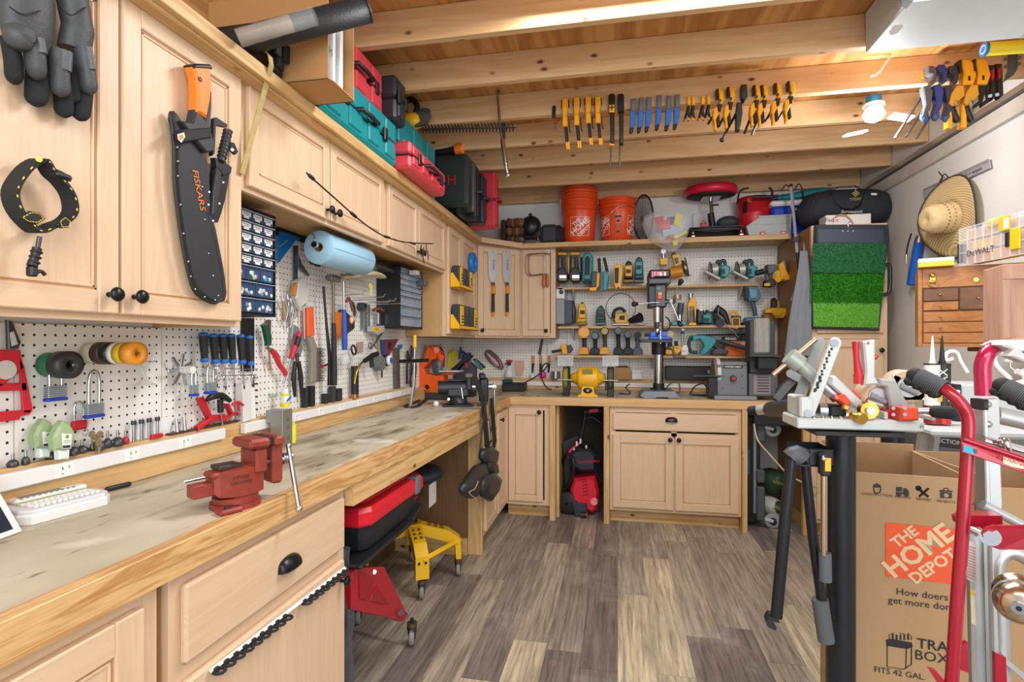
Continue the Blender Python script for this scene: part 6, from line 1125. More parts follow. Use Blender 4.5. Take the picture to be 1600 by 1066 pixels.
def bottle(a,b,lab,col,o):
 t=Thing('sanitizer_bottle',lab,'bottle','small gel bottles hanging upside down');P=lambda x,y,e=0:LP(a+x,b+y,o+e)
 m=t.p('bottle','translucent green bottle');m.slab([P(-16,20),P(12,18),P(16,-8),P(8,-22),P(-2,-26),P(-10,-16),P(-18,0)],(.022,0,0),mat(col,.2,trans=.35),.006)
 q=t.p('cap','clear cap');q.slab([P(-8,20),P(10,19),P(9,34),P(-7,35)],(.018,0,0),mat('#e6eee6',.2),.004)
 q=t.p('label','white printed label');q.slab([P(-8,-6,.0225),P(9,-5,.0225),P(7,17,.0225),P(-6,18,.0225)],(.001,0,0),WHT);q.slab([P(-6,13,.0237),P(6,12,.0237),P(6,16,.0237),P(-6,17,.0237)],(.0005,0,0),mat('#2c2a5c',.5));q.ball(P(1,-1,.024),(.0008,.004,.005),mat('#5fa83c',.5),8)
 for k in range(2):q.slab([P(-4,5+k*3,.0237),P(6,4.6+k*3,.0237),P(6,5.6+k*3,.0237),P(-4,6+k*3,.0237)],(.0004,0,0),mat('#8fc07a',.5))
bottle(55,680,'green gel bottle at the back, left of its twin','#b9cfa0',.012);bottle(68,682,'green gel bottle in front with a white label','#c2d8a8',.045)
t=Thing('suction_cup','clear suction cup hanging beside the orange tape','suction cup');m=t.p('cup');c=LP(208,601,.04);m.lathe([(.002,.025),(.006,.018),(.010,.010),(.030,.0),(.031,-.002),(.008,.004),(.002,.006)],glassy('#e9ecec',.5),c,(0,0,1),24);m.tube([c+Vector((0,0,.02)),c+Vector((0,-.012,.05)),LP(200,572,.02)],.005,glassy('#e9ecec',.5),8);q=t.p('peg');lpeg(q,218,565,.05)
t=Thing('peg_fan','fan of silver metal pins above the padlock pair','metal pins');c=LP(272,578,.02)
for k in range(7):
 a=R(25+k*52);q=t.p('pin');q.box(c+Vector((.002*k,.028*math.cos(a),.028*math.sin(a))),(.006,.05,.010),STL,.001,(math.degrees(a),0,0))
q=t.p('hub');q.cyl(c-Vector((.01,0,0)),c+Vector((.05,.0,0)),.012,WHT)
SB=mat('#222428',.6,bump=.3)
for k,(a,b0,dx)in enumerate(((303,520,3),(319,522,4),(334,522,3),(347,522,4),(362,523,4),(377,525,3))):
 t=Thing('screwdriver',['leftmost','second','third','fourth','fifth','rightmost'][k]+' of the six blue-tipped black screwdrivers on the left pegboard','screwdriver','blue-tipped screwdrivers');o=.035
 A,B=LP(a,b0,o),LP(a+dx*.9,b0+46,o);d=(B-A).normalized();L=(B-A).length;r=.0145 if k<5 else .012
 m=t.p('handle','ribbed black handle');m.tube([A+d*.008,A+d*L*.3,A+d*L*.8,A+d*L*.86],[r,r*.96,r*.78,r*.8],SB,14)
 q=m.p('end_cap','blue end cap');q.lathe([(.0001,-.002),(r*.8,0),(r*1.02,.004),(r*1.02,.009)],mat('#2a73cc',.4),A,d,16);q=m.p('collar','blue collar');q.tube([A+d*L*.86,A+d*L*.93,A+d*L],[r*.85,r*1.0,r*.8],mat('#2a73cc',.4),14)
 q=t.p('shaft');e=B+d*(.072 if k%2 else .082);q.tube([B,e],.0028,STL,8);q.tube([e,e+d*.012],[.003,.0018],BLK,8)
t=Thing('screwdriver_rack','chrome wire rack holding the blue-tipped screwdrivers','rack');m=t.p('rack');m.tube([LP(296,574,.0),LP(296,575,.05),LP(384,577,.05),LP(384,576,.0)],.002,CHR,6);m.tube([LP(296,588,.0),LP(296,588,.04),LP(386,586,.04),LP(386,586,.0)],.002,CHR,6)
for k in range(7):m.torus(LP(303+k*13,590,.045),.010,.0012,CHR,(1,0,.3),14,4)
def tclamp(a,b,s,lab,blk=True):
 t=Thing('drill_guide',lab,'clamp');P=lambda x,y,o=0:LP(a+x*s,b+y*s,.012+o);m=t.p('frame','red angled frame')
 m.slab([P(-28,-18),P(-20,-20),P(-8,8),P(14,8),(P(16,18)),P(-6,18),P(-30,34),P(-30,26),P(-12,14)],(.02,0,0),RED,.003);q=t.p('handle','black T-handle' if blk else 'red T-handle');mt=BLK if blk else RED
 q.tube([P(-19,-14,.025),P(-12,-20,.025),P(4,-22,.025),P(18,-14,.025)],[.006*s,.012*s,.012*s,.008*s],mt,10,smooth=3);q.tube([P(2,-16,.025),P(3,4,.025)],.010*s,mt,10);q.tube([P(3,4,.025),P(6,24,.025)],.003,STL,6);return t
tclamp(327,640,1,'red angled clamp with a black T-handle under the screwdrivers');tclamp(357,640,.5,'small red clamp right of the black T-handle',False)
zL=ZB+.113
def bit(a,lab,r,h,k,col=IRON,grp='router bits on the ledge'):
 t=Thing('router_bit',lab,'router bit',grp);y=U(a,690,X=XL+.038).y;c=Vector((XL+.038+.004*(k%2),y,zL))
 m=t.p('cutter');m.lathe([(.0001,0),(r*.9,0),(r,h*.15),(r*.8,h*.4),(r*.3,h*.55),(.0001,h*.56)],col,c,(0,0,1),10);m.box(c+Vector((0,0,h*.2)),(r*1.9,.003,h*.36),mat('#8a8c8e',.3,1),.001,(0,0,30*k));q=t.p('shank');q.cyl(c+Vector((0,0,h*.5)),c+Vector((0,0,h)),.0032,STL,n=8)
for k,(a,r,h)in enumerate(((20,.012,.03),(38,.009,.035),(80,.012,.032),(92,.014,.036),(104,.011,.034),(112,.015,.038),(128,.014,.034),(152,.020,.044),(168,.012,.046),(182,.017,.044))):
 bit(a,['leftmost dark router bit on the ledge, by the tablet','second dark router bit on the ledge, left of the gel bottles','first router bit right of the gel bottles','second router bit right of the gel bottles','third router bit right of the gel bottles','wide router bit left of the hanging keys','router bit directly behind the hanging keys','wide bell-shaped router bit right of the keys','tall narrow router bit between two wide ones','round router bit left of the red one'][k],r,h,k)
bit(196,'red-coated router bit on the ledge',.010,.038,2,RED)
for k,a in enumerate((209,221,233,246)):
 t=Thing('socket_bit',['first','second','third','fourth'][k]+' upright silver bit from the red bit, against the white card','bit','upright silver bits');y=U(a,690,X=XL+.036).y;m=t.p('shank');c=Vector((XL+.036,y,zL));m.cyl(c,c+Vector((0,0,.05)),.0042,STL,n=10);q=t.p('head');q.cyl(c+Vector((0,0,.05)),c+Vector((0,0,.062)),.007,IRON,n=8);q.cyl(c+Vector((0,.0,.062)),c+Vector((0,0,.066)),.004,CHR,n=8)
solo('index_card','white gridded card behind the upright silver bits','card').bx(XL+.0205,XL+.0215,U(200,690,X=XL+.02).y,U(262,690,X=XL+.02).y,zL,zL+.055,mat('#e6e9ea',.6))
for k,(a,c1)in enumerate(((275,0),(287,1))):t=solo('metal_punch',['shorter','longer'][k]+' steel punch leaning behind the long file','punch');y=U(a,680,X=XL+.035).y;t.cyl((XL+.04,y,zL+.003),(XL+.028,y+.008,zL+.045+.004*k),.005,STL,n=8)
m=Thing('pencil','grey mechanical pencil lying on the outlet strip','pencil');q=m.p('barrel');z=ZB+.113;X=XL+.035;a,b=U(122,712,X=X).y,U(193,700,X=X).y;q.cyl((X,a,z+.004),(X-.004,b-.03,z+.004),.004,DGR,n=8);q2=m.p('tip');q2.cyl((X-.004,b-.03,z+.004),(X-.005,b,z+.004),.0035,STL,.0005,8)
solo('red_block','small red plastic block on the ledge','block').box((XL+.046,U(244,690,X=XL+.046).y,ZB+.119),(.014,.04,.013),RED,.002)
m=Thing('file','long rusty file lying on the ledge','file').p('blade');X=XL+.04;m.box((X,(U(262,680,X=X).y+U(372,665,X=X).y)/2,ZB+.1155),(.02,U(372,665,X=X).y-U(262,680,X=X).y,.005),mat('#5a4636',.5,.6,.4,90),.001)
solo('black_peg_strip','narrow black pegboard strip right of the screwdrivers','pegboard').slab([LP(a,b,.0)for a,b in((376,497),(395,497),(395,580),(376,580))],(.006,0,0),peg_mat('y','#1c1c1f'))
m=solo('white_container','white plastic channel standing under the screwdriver rack','container');ls(m,[(366,600),(380,598),(382,655),(368,660)],.003,.03,mat('#dcdcd8',.5),.002);ls(m,[(380,598),(389,606),(391,654),(382,655)],.003,.022,mat('#eeeeea',.5),.002)
t=Thing('spring_rack','dark notched metal rack beside the white plastic channel','rack');m=t.p('rack')
for k in range(6):m.tube([LP(392,590+k*10,.006),LP(398,590+k*10,.012)],.0035,IRON,6)
m.tube([LP(394,586,.006),LP(395,644,.006)],.002,IRON,6)
t=Thing('utility_knife','dark green screwdriver handle hung at a slant','screwdriver');m=t.p('handle','green and black handle');m.tube([LP(402,507,.03),LP(407,525,.03),LP(408,540,.03)],[.014,.016,.012],mat('#1c4f3a',.4),14,smooth=2);q=t.p('shaft');q.tube([LP(408,538,.03),LP(416,578,.02)],.004,mat('#b09878',.4,.6),7)
t=Thing('tin_snips','red-handled snips hanging with the handle slanting right','snips');m=t.p('handle','red handle');m.tube([LP(412,548,.035),LP(419,556,.035),LP(424,570,.035),(LP(432,580,.035)),LP(434,587,.035)],[.010,.013,.010,.011,.008],mat('#cc2a3c',.4),10,smooth=3);q=t.p('jaw');q.tube([LP(404,544,.03),LP(414,547,.035)],.006,STL,8)
t=Thing('utility_chisel','steel chisel hanging behind the green screwdriver','chisel');m=t.p('blade');ls(m,[(413,500),(419,500),(418,536),(414,540)],.004,.01,mat('#6b6a60',.4,.6),.001)
t=Thing('multi_bit_screwdriver','red and black multi-bit screwdriver with a long grey blade','screwdriver');m=t.p('handle','red and black handle');m.tube([LP(455,520,.04),LP(451,530,.04),LP(445,548,.04),LP(441,560,.04)],[.011,.016,.013,.012],mat('#b6283a',.4),14,smooth=2);m.tube([LP(451,527,.046),LP(447,540,.046)],.013,BLK,10);q=t.p('blade');q.tube([LP(441,560,.04),LP(432,600,.03)],.0045,STL,8)
t=Thing('folding_saw','grey steel pruning knife hanging behind the red multi-bit screwdriver','knife');m=t.p('body');ls(m,[(452,506),(462,512),(468,545),(464,558),(456,555),(450,530)],.004,.014,mat('#8f9a98',.4,.5),.004)
t=Thing('wire_brush','long wire brush with an orange wooden handle','wire brush');m=t.p('handle','orange handle');ls(m,[(468,482),(478,480),(480,524),(469,527)],.02,.02,mat('#e0602c',.5),.004);m2=t.p('neck','grey neck');ls(m2,[(470,527),(480,526),(484,540),(492,548),(491,596),(476,598),(477,550)],.02,.014,mat('#8d8678',.5),.003)
q=t.p('bristles','dark wire bristles');random.seed(2)
for i in range(20):
 for j in range(5):a,b=484+j*1.8,545+i*2.6;p=LP(a,b,.034);q.tube([p,p+Vector((.018,random.uniform(-.004,.006),random.uniform(-.003,.003)))],.0012,mat('#6b6255',.4,.7),4)
t=Thing('nail_puller','black snips and pliers hanging low between screwdriver and brush','pliers');m=t.p('grip');m.tube([LP(455,565,.02),LP(452,590,.02),LP(454,620,.02)],[.008,.011,.006],BLK,8,smooth=3);m.tube([LP(460,565,.02),LP(463,590,.02),LP(465,622,.02)],[.008,.012,.006],BLK,8,smooth=3);q=t.p('jaw');q.tube([LP(457,552,.02),LP(458,566,.02)],.008,IRON,8)
def hammer(a,top,bot,lab,col,grip_from,head='claw',o=.08):
 t=Thing('hammer',lab,'hammer','hammers on the left pegboard');m=t.p('grip','rubber grip');g=LP(a+1,grip_from,o);e=LP(a+2,bot,o);m.tube([g,g.lerp(e,.3),g.lerp(e,.85),e],[.010,.013,.015,.013],mat(col,.6,bump=.3),12)
 s=t.p('shaft');s.tube([LP(a,top+6,o),g],.007,STL if head=='claw' else mat('#80756a',.3,.8),10)
 h=t.p('head','steel head');c=LP(a,top,o)
 if head=='claw':h.cyl(c+Vector((0,-.045,.0)),c+Vector((0,-.028,0)),.015,CHR);h.tube([c+Vector((0,-.03,0)),c+Vector((0,.01,.002)),c+Vector((0,.04,-.008)),c+Vector((0,.07,-.035))],[.011,.012,.009,.003],CHR,10,smooth=3)
 else:h.cyl(c+Vector((0,-.04,0)),c+Vector((0,.04,0)),.018,STL);h.cyl(c+Vector((0,-.045,0)),c+Vector((0,-.038,0)),.014,mat('#8c8c88',.4,.8))
hammer(496,436,602,'black-gripped hammer with a long shaft, left one','#232529',505,'sledge');hammer(513,434,547,'blue-gripped claw hammer hanging right of the black pry bar','#2f4fa8',484)
t=Thing('pry_bar','dark slim pry bar hanging between the two hammers','pry bar');m=t.p('bar');m.tube([LP(490,448,.05),LP(494,500,.05),LP(500,560,.05),LP(500,602,.05)],[.006,.006,.009,.012],BLK,8)
t=Thing('tape_measure','orange-edged black tape measure hanging by its clip','tape measure');m=t.p('case','black case');ls(m,[(518,490),(524,484),(540,500),(540,514),(524,526),(520,520)],.02,.035,mat('#2a2b2d',.6),.008);q=t.p('rim','orange rim');ls(q,[(516,488),(521,490),(524,524),(528,526),(521,529),(517,522)],.018,.035,ORG,.003);q=t.p('badge','round label');q.cyl(LP(533,500,.05),LP(533,500,.058),.022,mat('#b96a3c',.5),n=24);q.cyl(LP(533,500,.058),LP(533,500,.060),.015,mat('#dad6cc',.5),n=20)
t=Thing('leather_sheath_pliers','brown-handled pliers hanging over the tape measure','pliers');m=t.p('handle','brown handle');m.tube([LP(524,472,.06),LP(528,466,.06),LP(534,486,.06)],.007,mat('#7c4a34',.6),8,smooth=3);m.tube([LP(532,470,.05),LP(539,478,.05),LP(540,494,.05)],.007,mat('#3a2a22',.6),8,smooth=3)
t=Thing('claw_tool','white and grey chalk reel with an orange stripe hanging top left of the hammers','chalk reel');m=t.p('case');ls(m,[(452,440),(462,434),(470,452),(468,474),(458,482),(450,466)],.012,.03,mat('#cfcdc6',.5),.008);ls(m,[(448,446),(453,440),(450,462),(446,462)],.02,.02,mat('#c98a4a',.5),.002)
t=Thing('carpenter_square','steel square with a long blade hanging beside the blue triangle','square');m=t.p('blade');ls(m,[(456,384),(463,384),(462,450),(456,450)],.004,.004,mat('#6d7072',.35,.8));q=t.p('arm');ls(q,[(461,398),(466,412),(479,430),(476,432),(462,418)],.01,.006,mat('#7d8082',.35,.8))
t=Thing('chisel','black-tipped steel socket bar hanging beside the orange brush handle','bar');m=t.p('bar');m.tube([LP(464,460,.03),LP(465,478,.03)],.007,BLK,8);m.tube([LP(465,478,.03),LP(466,530,.03)],.004,STL,8)
for k,(a,b,e)in enumerate(((434,470,500),(442,468,510),(447,474,496))):
 t=Thing('pliers',['left','middle','right'][k]+' pair of silver pliers in the cluster beside the dark drawer cabinet','pliers');m=t.p('jaw');m.tube([LP(a,b-8,.02),LP(a+1,b,.02)],[.004,.008],STL,8);q=t.p('handle');q.tube([LP(a+1,b,.02),LP(a-2,b+14,.03),LP(a+2,e,.02)],.005,STL if k else mat('#b07a3c',.5),7,smooth=3);q=t.p('handle');q.tube([LP(a+1,b,.02),LP(a+6,b+14,.03),LP(a+5,e+2,.02)],.005,STL,7,smooth=3)
t=Thing('speed_square','blue triangular square hanging under the shallow cabinet','square');m=t.p('plate','blue plate');ls(m,[(431,364),(461,374),(431,412)],.004,.006,mat('#1573c4',.4),.001);ls(m,[(431,362),(462,372),(461,376),(431,368)],.004,.02,mat('#0f5ca4',.4),.001);q=t.p('bolt');q.tube([LP(432,386,.01),LP(439,376,.03)],.003,STL,6)
solo('black_peg_strip','black pegboard strip just under the shallow cabinet','pegboard').slab([LP(a,b,.0)for a,b in((428,350),(478,366),(478,381),(428,366))],(.005,0,0),peg_mat('y','#1c1c1f'))
def organizer(lab,y0,y1,z0,z1,xf,rows,labels=False,grp=None):
 t=Thing('drawer_organizer',lab,'drawer organizer');m=t.p('cabinet','black cabinet');K=mat('#17191d',.4);m.bx(XP_,xf-.012,y0,y1,z0,z1,K,.003)
 for a in(y0,y1-.006):m.bx(xf-.013,xf,a,a+.006,z0,z1,K)
 z=z1-.010;m.bx(xf-.013,xf,y0,y1,z,z1,K);m.bx(xf-.013,xf,y0,y1,z0,z0+.008,K);random.seed(11)
 for h,cols in rows:
  for c in range(cols):
   ya,yb=y0+.008+(y1-y0-.016)*c/cols,y0+.008+(y1-y0-.016)*(c+1)/cols;d=t.p('drawer','smoky clear drawer');d.bx(xf-.010,xf-.003,ya+.002,yb-.002,z-h+.004,z-.002,mat('#3c5170' if labels else '#7f93aa',.12,var=.5,sc=60),.001)
   d.bx(xf-.008,xf+.006,ya+.003,yb-.003,z-.006,z-.003,mat('#a9b6c4',.2),.001)
   if labels and h<.04:d.bx(xf-.003,xf-.0022,ya+.006,yb-.008,z-h*.62,z-.009,WHT);d.bx(xf-.003,xf-.0021,ya+.014,yb-.018,z-h*.85,z-h*.6,WHT);d.bx(xf-.0022,xf-.0019,ya+.010,yb-.014,z-h*.42,z-h*.36,BLK);d.bx(xf-.0022,xf-.0019,ya+.016,yb-.02,z-h*.58,z-h*.53,BLK)
   elif labels:
    for k in range(7):d.ball((xf-.003,random.uniform(ya+.01,yb-.01),random.uniform(z-h+.012,z-h*.45)),(.0015,.008,.007),mat(random.choice(['#e8e8e4','#cfd3d4','#d0457c','#3a9ac0','#9ccf3c']if h>.05 and z>1.55 else['#e8e8e4','#cfd3d4','#8d98a4']),.3),8)
  z-=h
 return t
organizer('black drawer cabinet with white paper labels beside the big wall cabinet',1.452,1.755,1.418,1.785,-1.222,[(.037,5)]*5+[(.055,4),(.055,3),(.055,3)],True)
t2=organizer('black drawer cabinet with smoky drawers beside the tall wall cabinet',2.965,3.33,1.414,1.785,-1.25,[(.034,6)]*5+[(.06,4)]*3)
t2.parts[1].p('open_drawer_box','pulled-out drawer').box((-1.215,3.10,1.755),(.05,.045,.026),mat('#cfd6c8',.3),.002)
t=Thing('gauge_holder','small grey plastic box stuck on the front of the far drawer cabinet','box');m=t.p('box');c=U(656,443,X=-1.24);m.box((-1.22,c.y-.0,c.z),(.05,.06,.035),mat('#4c5257',.4),.003)
roll('bright green tape roll hanging under the shallow cabinet, beside the big cabinet',384,296,[(.03,.034,mat('#2fae2c',.4),'green roll')],hub=.6)
t=Thing('hinge_rod','chrome rod with a black tip under the shallow cabinet','rod');m=t.p('rod');a,b=U(400,318,X=-1.26),U(442,318,X=-1.2);m.cyl(a,b,.006,CHR);q=t.p('tip','black tip');q.cyl(b,b+(b-a).normalized()*.03,.008,BLK)
t=Thing('paper_roll','large roll of blue shop towels hanging under the shallow cabinet','paper roll');PR=mat('#9cc6dc',.85,var=.04,bump=.15);X,z=-1.215,1.722;y0,y1=2.03,2.42
m=t.p('paper','blue paper');m.lathe([(.02,0),(.068,0),(.070,.004),(.070,y1-y0-.004),(.068,y1-y0),(.02,y1-y0),(.02,0)],PR,(X,y0,z),(0,1,0),40);m.band([(X+.0705,y0+.003,z-.005),(X+.0705,y1-.003,z-.005)],(0,0,.002),.001,mat('#6c99b4',.8))
q=t.p('core');q.lathe([(.0199,.001),(.017,.001),(.017,.1)],mat('#8b6b4a',.8),(X,y0,z),(0,1,0),24);q=t.p('holder','chrome holder');q.cyl((X,y0-.03,z+.006),(X,y1+.02,z+.006),.006,CHR);q.cyl((X,y0-.035,z+.006),(X,y0-.02,z+.006),.013,CHR,n=18);q.tube([(X,y1+.015,z),(X,y1+.015,1.788)],.006,STL,8);q.tube([(X-.02,y0-.02,1.788),(X,y0-.028,z+.03),(X,y0-.028,z)],.003,STL,6)
t=Thing('wire_tool_shelf','black and steel tool shelf fixed to the pegboard behind the paper roll','shelf');m=t.p('shelf','black shelf');y0,y1=U(470,410,X=XP_).y,U(590,430,X=XP_).y;z=U(530,405,X=XP_).z-.01
m.bx(XP_,XP_+.11,y0,y1,z-.004,z,mat('#8f9496',.3,.8),.001);m.bx(XP_,XP_+.11,y0+.1,y1-.02,z+.001,z+.03,BLK,.004);m.bx(XP_+.10,XP_+.11,y0,y1,z,z+.012,mat('#8f9496',.3,.8))
random.seed(8)
for k in range(16):q=t.p('tool_handle');yy=y0+.14+k*(y1-y0-.2)/16;q.cyl((XP_+.04+.02*(k%3),yy,z+.03),(XP_+.04+.02*(k%3),yy,z+.05+.012*(k%2)),.007,random.choice([BLK,IRON,STL,BLK]),n=8)
t=Thing('multi_plier','lime green and black round tool hanging below the tool shelf end','tool');m=t.p('body');m.cyl(LP(478,410,.05),LP(478,410,.065),.022,BLK,n=20);m.cyl(LP(480,409,.065),LP(480,409,.068),.012,mat('#8fc23c',.5));m.cyl(LP(470,409,.05),LP(470,409,.062),.016,mat('#4a3a30',.5),n=16)
t=Thing('tan_cap','cream cloth pouch lying across the long hooks','pouch');m=t.p('cloth');rings=[]
for k in range(9):
 u=k/8;c=LP(512+u*60,436-6*math.sin(math.pi*u),.10);e=max(.05,math.sin(math.pi*min(1,max(0,u*.9+.05))))**.5;rings.append([c+Vector((.06*e*math.cos(a),0,.018*e*math.sin(a)+.006))for a in[2*math.pi*i/14 for i in range(14)]])
m.loft(rings,mat('#cfc3a4',.8,bump=.4))
t=Thing('hook_rack','set of long chrome double hooks sticking out of the pegboard','hooks')
for k,(a,b)in enumerate(((540,470),(556,466),(565,474),(575,472),(585,476),(520,462))):q=t.p('hook');p=LP(a,b);q.tube([p,p+Vector((.16,0,.004)),p+Vector((.17,0,.02))],.0025,CHR,6)
m=solo('yellow_tag','yellow plastic key tag hanging from a long hook','tag');p=LP(546,448,.12);m.torus(p,.012,.004,mat('#e8e03a',.4),(1,0,0),18,8);m.tube([p+Vector((0,.002,-.012)),p+Vector((0,.004,-.05))],[.006,.003],mat('#e8e03a',.4),8)
m=Thing('camera_mount','small black round mount hanging right of the tape measure','mount').p('body');m.cyl(LP(552,480,.03),LP(552,480,.06),.024,DGR,n=20);m.cyl(LP(555,478,.06),LP(555,478,.065),.012,BLK,n=16)
for k,(a,b,e)in enumerate(((562,476,516),(567,474,518),(571,476,516))):solo('steel_rule',['left','middle','right'][k]+' steel strip hanging beside the brown planer handle','steel strip').slab([LP(a,b,.006+.004*k),LP(a+3,b,.006+.004*k),LP(a+3,e,.006+.004*k),LP(a,e,.006+.004*k)],(.002,0,0),mat('#9fa9a6',.3,.8))
t=Thing('hand_planer','small brown-handled planer with chrome plate hanging by the dark drawer cabinet','planer');m=t.p('handle','brown handle');m.tube([LP(575,485,.03),LP(581,483,.04),LP(590,488,.04),LP(591,505,.03)],.010,mat('#7c4630',.5),8,smooth=3);q=t.p('plate');q.box(LP(583,498,.03),(.02,.03,.07),CHR,.004)
t=Thing('grey_square_tool','grey tool with a yellow label hanging under the planer','tool');m=t.p('body');ls(m,[(568,510),(600,508),(590,518),(578,524),(568,518)],.02,.03,mat('#a3aaa4',.5),.003);q=m.p('label','yellow label');ls(q,[(569,512),(582,512),(582,517),(569,518)],.051,.001,YEL);q.text('DeWALT',.013,LP(575.5,514.7,.052),(0,1,0),(0,0,1),BLK,.001)
q=t.p('scissor_arms','scissor arms');q.tube([LP(572,524,.03),LP(580,545,.03),LP(572,536,.03)],.004,STL,6);q.tube([LP(590,520,.03),LP(572,545,.03)],.004,IRON,6);q.torus(LP(570,540,.03),.016,.003,IRON,(1,0,0),16,6)
t=Thing('clear_hook_cup','clear round suction hook and red pen hanging right of the brush','suction hook');m=t.p('cup');m.lathe([(.004,0),(.03,.01),(.034,.03),(.03,.04),(.01,.045)],glassy('#dfe4e4',.45),LP(528,562,.01),(1,.3,0),22);m.lathe([(.004,0),(.018,.006),(.02,.02)],glassy('#dfe4e4',.45),LP(516,560,.01),(1,.3,0),18)
m=solo('red_pen','red marker lying in the clear hook','marker');pill(m,LP(492,573,.03),LP(511,567,.03),.006,mat('#b82c44',.4))
t=Thing('shears','black-looped scissors hanging above the gas torch','scissors');m=t.p('handle');m.torus(LP(547,547,.02),.020,.005,BLK,(1,0,0),22,8,(1,1.4));q=t.p('blade');q.tube([LP(544,560,.02),LP(542,572,.02)],.006,STL,6)
t=Thing('gas_torch','black gas torch with a brass bent neck and copper tip','torch');m=t.p('tank','black cylinder');c=LP(546,623,.03);z0=ZB+.113;m.cyl((c.x,c.y,z0+.02),(c.x,c.y,LP(546,572,.03).z),.020,BLK,n=20);m.cyl((c.x,c.y,z0),(c.x,c.y,z0+.02),.020,mat('#c47a50',.3,.8),n=20);q=t.p('neck','brass neck');q.tube([LP(540,600,.05),LP(543,582,.05),LP(550,568,.05),LP(562,560,.05)],.006,mat('#b79a48',.3,.9),8,smooth=3);q=t.p('grip','black valve grip');q.tube([LP(553,564,.06),LP(566,556,.06),LP(574,553,.06)],[.012,.016,.014],BLK,10);q.tube([LP(564,558,.06),LP(565,574,.06)],.012,BLK,8)
t=Thing('picture_card','small pinkish picture card pinned over the torch','card');m=t.p('card');ls(m,[(556,535),(566,534),(566,550),(557,551)],.004,.002,mat('#b08f8c',.6,var=.6,sc=90))
m=solo('round_speaker','round grey knitted disc hanging beside the roll of blue tape','disc');m.cyl(LP(585,568,.01),LP(585,568,.05),.042,mat('#6c6e6c',.8,var=.4,sc=120),n=28)
roll('white and blue tape roll with a black one behind',600,563,[(.02,.036,BLK,'black roll'),(.02,.030,WHT,'white roll'),(.003,.018,mat('#2a6ad0',.4),'blue core')],hub=.3)
m=solo('pull_strap','grey hanging strap below the knitted disc','strap');m.band([LP(589,560,.03),LP(589,590,.03)],(0,.02,0),.003,DGR)
solo('wooden_paddle','thin wooden strip hanging beside the maroon bracket','strip').slab([LP(a,b,.004)for a,b in((587,522),(590,520),(592,560),(590,562))],(.006,0,0),mat('#a58f70',.6))
t=Thing('maroon_bracket','dark red triangular bracket with a blue edge on a white board','bracket');m=t.p('plate','dark red plate');ls(m,[(598,531),(619,530),(604,556),(599,556)],.006,.012,mat('#7c2f44',.5),.002);q=m.p('cut_out','black cut-out');ls(q,[(602,536),(608,535),(604,546),(602,546)],.0185,.001,BLK);q=t.p('edge','blue edge');ls(q,[(592,531),(598,531),(600,556),(595,555)],.004,.012,mat('#2c3f70',.5),.001)
m=solo('white_board','white plastic sheet with blue print hanging left of the bar clamps','sheet');ls(m,[(616,532),(628,532),(628,548),(618,548)],.004,.004,WHT);ls(m,[(618,539),(627,538),(626,545),(620,547)],.0085,.001,mat('#2a7cc0',.5))
m=solo('brown_bar','dark brown bar standing against the pegboard by the maroon bracket','bar');ls(m,[(613,545),(619,543),(620,606),(614,608)],.004,.02,mat('#5c5048',.6),.002)
for k,(a,w,h,c)in enumerate(((508,8,18,'#26282a'),(519,9,30,'#34373a'),(528,12,24,'#2a2b2e'),(476,5,34,'#22242a'),(486,8,36,'#1b1c1f'))):
 solo('black_case',['low black box on the ledge behind the oil can','black clip standing on the ledge','wide black box on the ledge under the clear hook','thin black holder standing on the ledge under the brush','tall black case leaning on the board under the brush'][k],'case','small black cases on the ledge').box(((XL+.038),U(a,640,X=XL+.038).y,zL+h*.0013),(.028,w*.0036,h*.0026),mat(c,.5),.003)
m=Thing('oil_bottle','white and yellow bottle with a blue label on the steel box','bottle');zb=ZB+.1405;yb=U(440,625,X=XL+.06).y;q=m.p('bottle','yellow bottle');q.cyl((XL+.075,yb,zb),(XL+.075,yb,zb+.055),.017,mat('#e3dc3a',.4),n=20);q=m.p('cap','white cap');q.cyl((XL+.075,yb,zb+.055),(XL+.075,yb,zb+.075),.014,WHT,n=18);q=m.p('label','blue and white label');q.cyl((XL+.075,yb,zb+.018),(XL+.075,yb,zb+.045),.0175,WHT,n=20);q.slab([(XL+.093,yb-.012,zb+.02),(XL+.093,yb+.012,zb+.034),(XL+.093,yb+.012,zb+.044),(XL+.093,yb-.012,zb+.03)],(.0006,0,0),BLU)
m=solo('steel_outlet_box','galvanised steel electrical box standing on the bench by the outlet strip','electrical box');y=U(434,660,X=XL+.1).y;m.bx(XL+.09,XL+.145,y-.035,y+.03,ZB+.001,ZB+.14,mat('#a3a5a2',.4,.8),.002);m.bx(XL+.071,XL+.09,y-.035,y+.03,ZB+.09,ZB+.14,mat('#a3a5a2',.4,.8),.002)
for dz in(.03,.07,.1):m.cyl((XL+.145,y,ZB+dz),(XL+.1455,y,ZB+dz),.008,mat('#8d8f8c',.4,.8),n=12)
m=Thing('yellow_lube','short yellow can standing on the bench beside the steel box','can').p('can');y=U(452,660,X=XL+.12).y;m.cyl((XL+.13,y,ZB+.001),(XL+.13,y,ZB+.075),.018,mat('#e3dc3a',.4,var=.2,sc=60),n=20);m.cyl((XL+.13,y,ZB+.075),(XL+.13,y,ZB+.085),.014,mat('#d8d020',.4),n=16)
t=Thing('sign_letters','small black and green badge lying against the board','badge');q=t.p('letters','green lettering');q.text('Ryobi',.028,LP(426,618,.004),(0,1,0),(0,0,1),mat('#2c8c34',.5),.001)
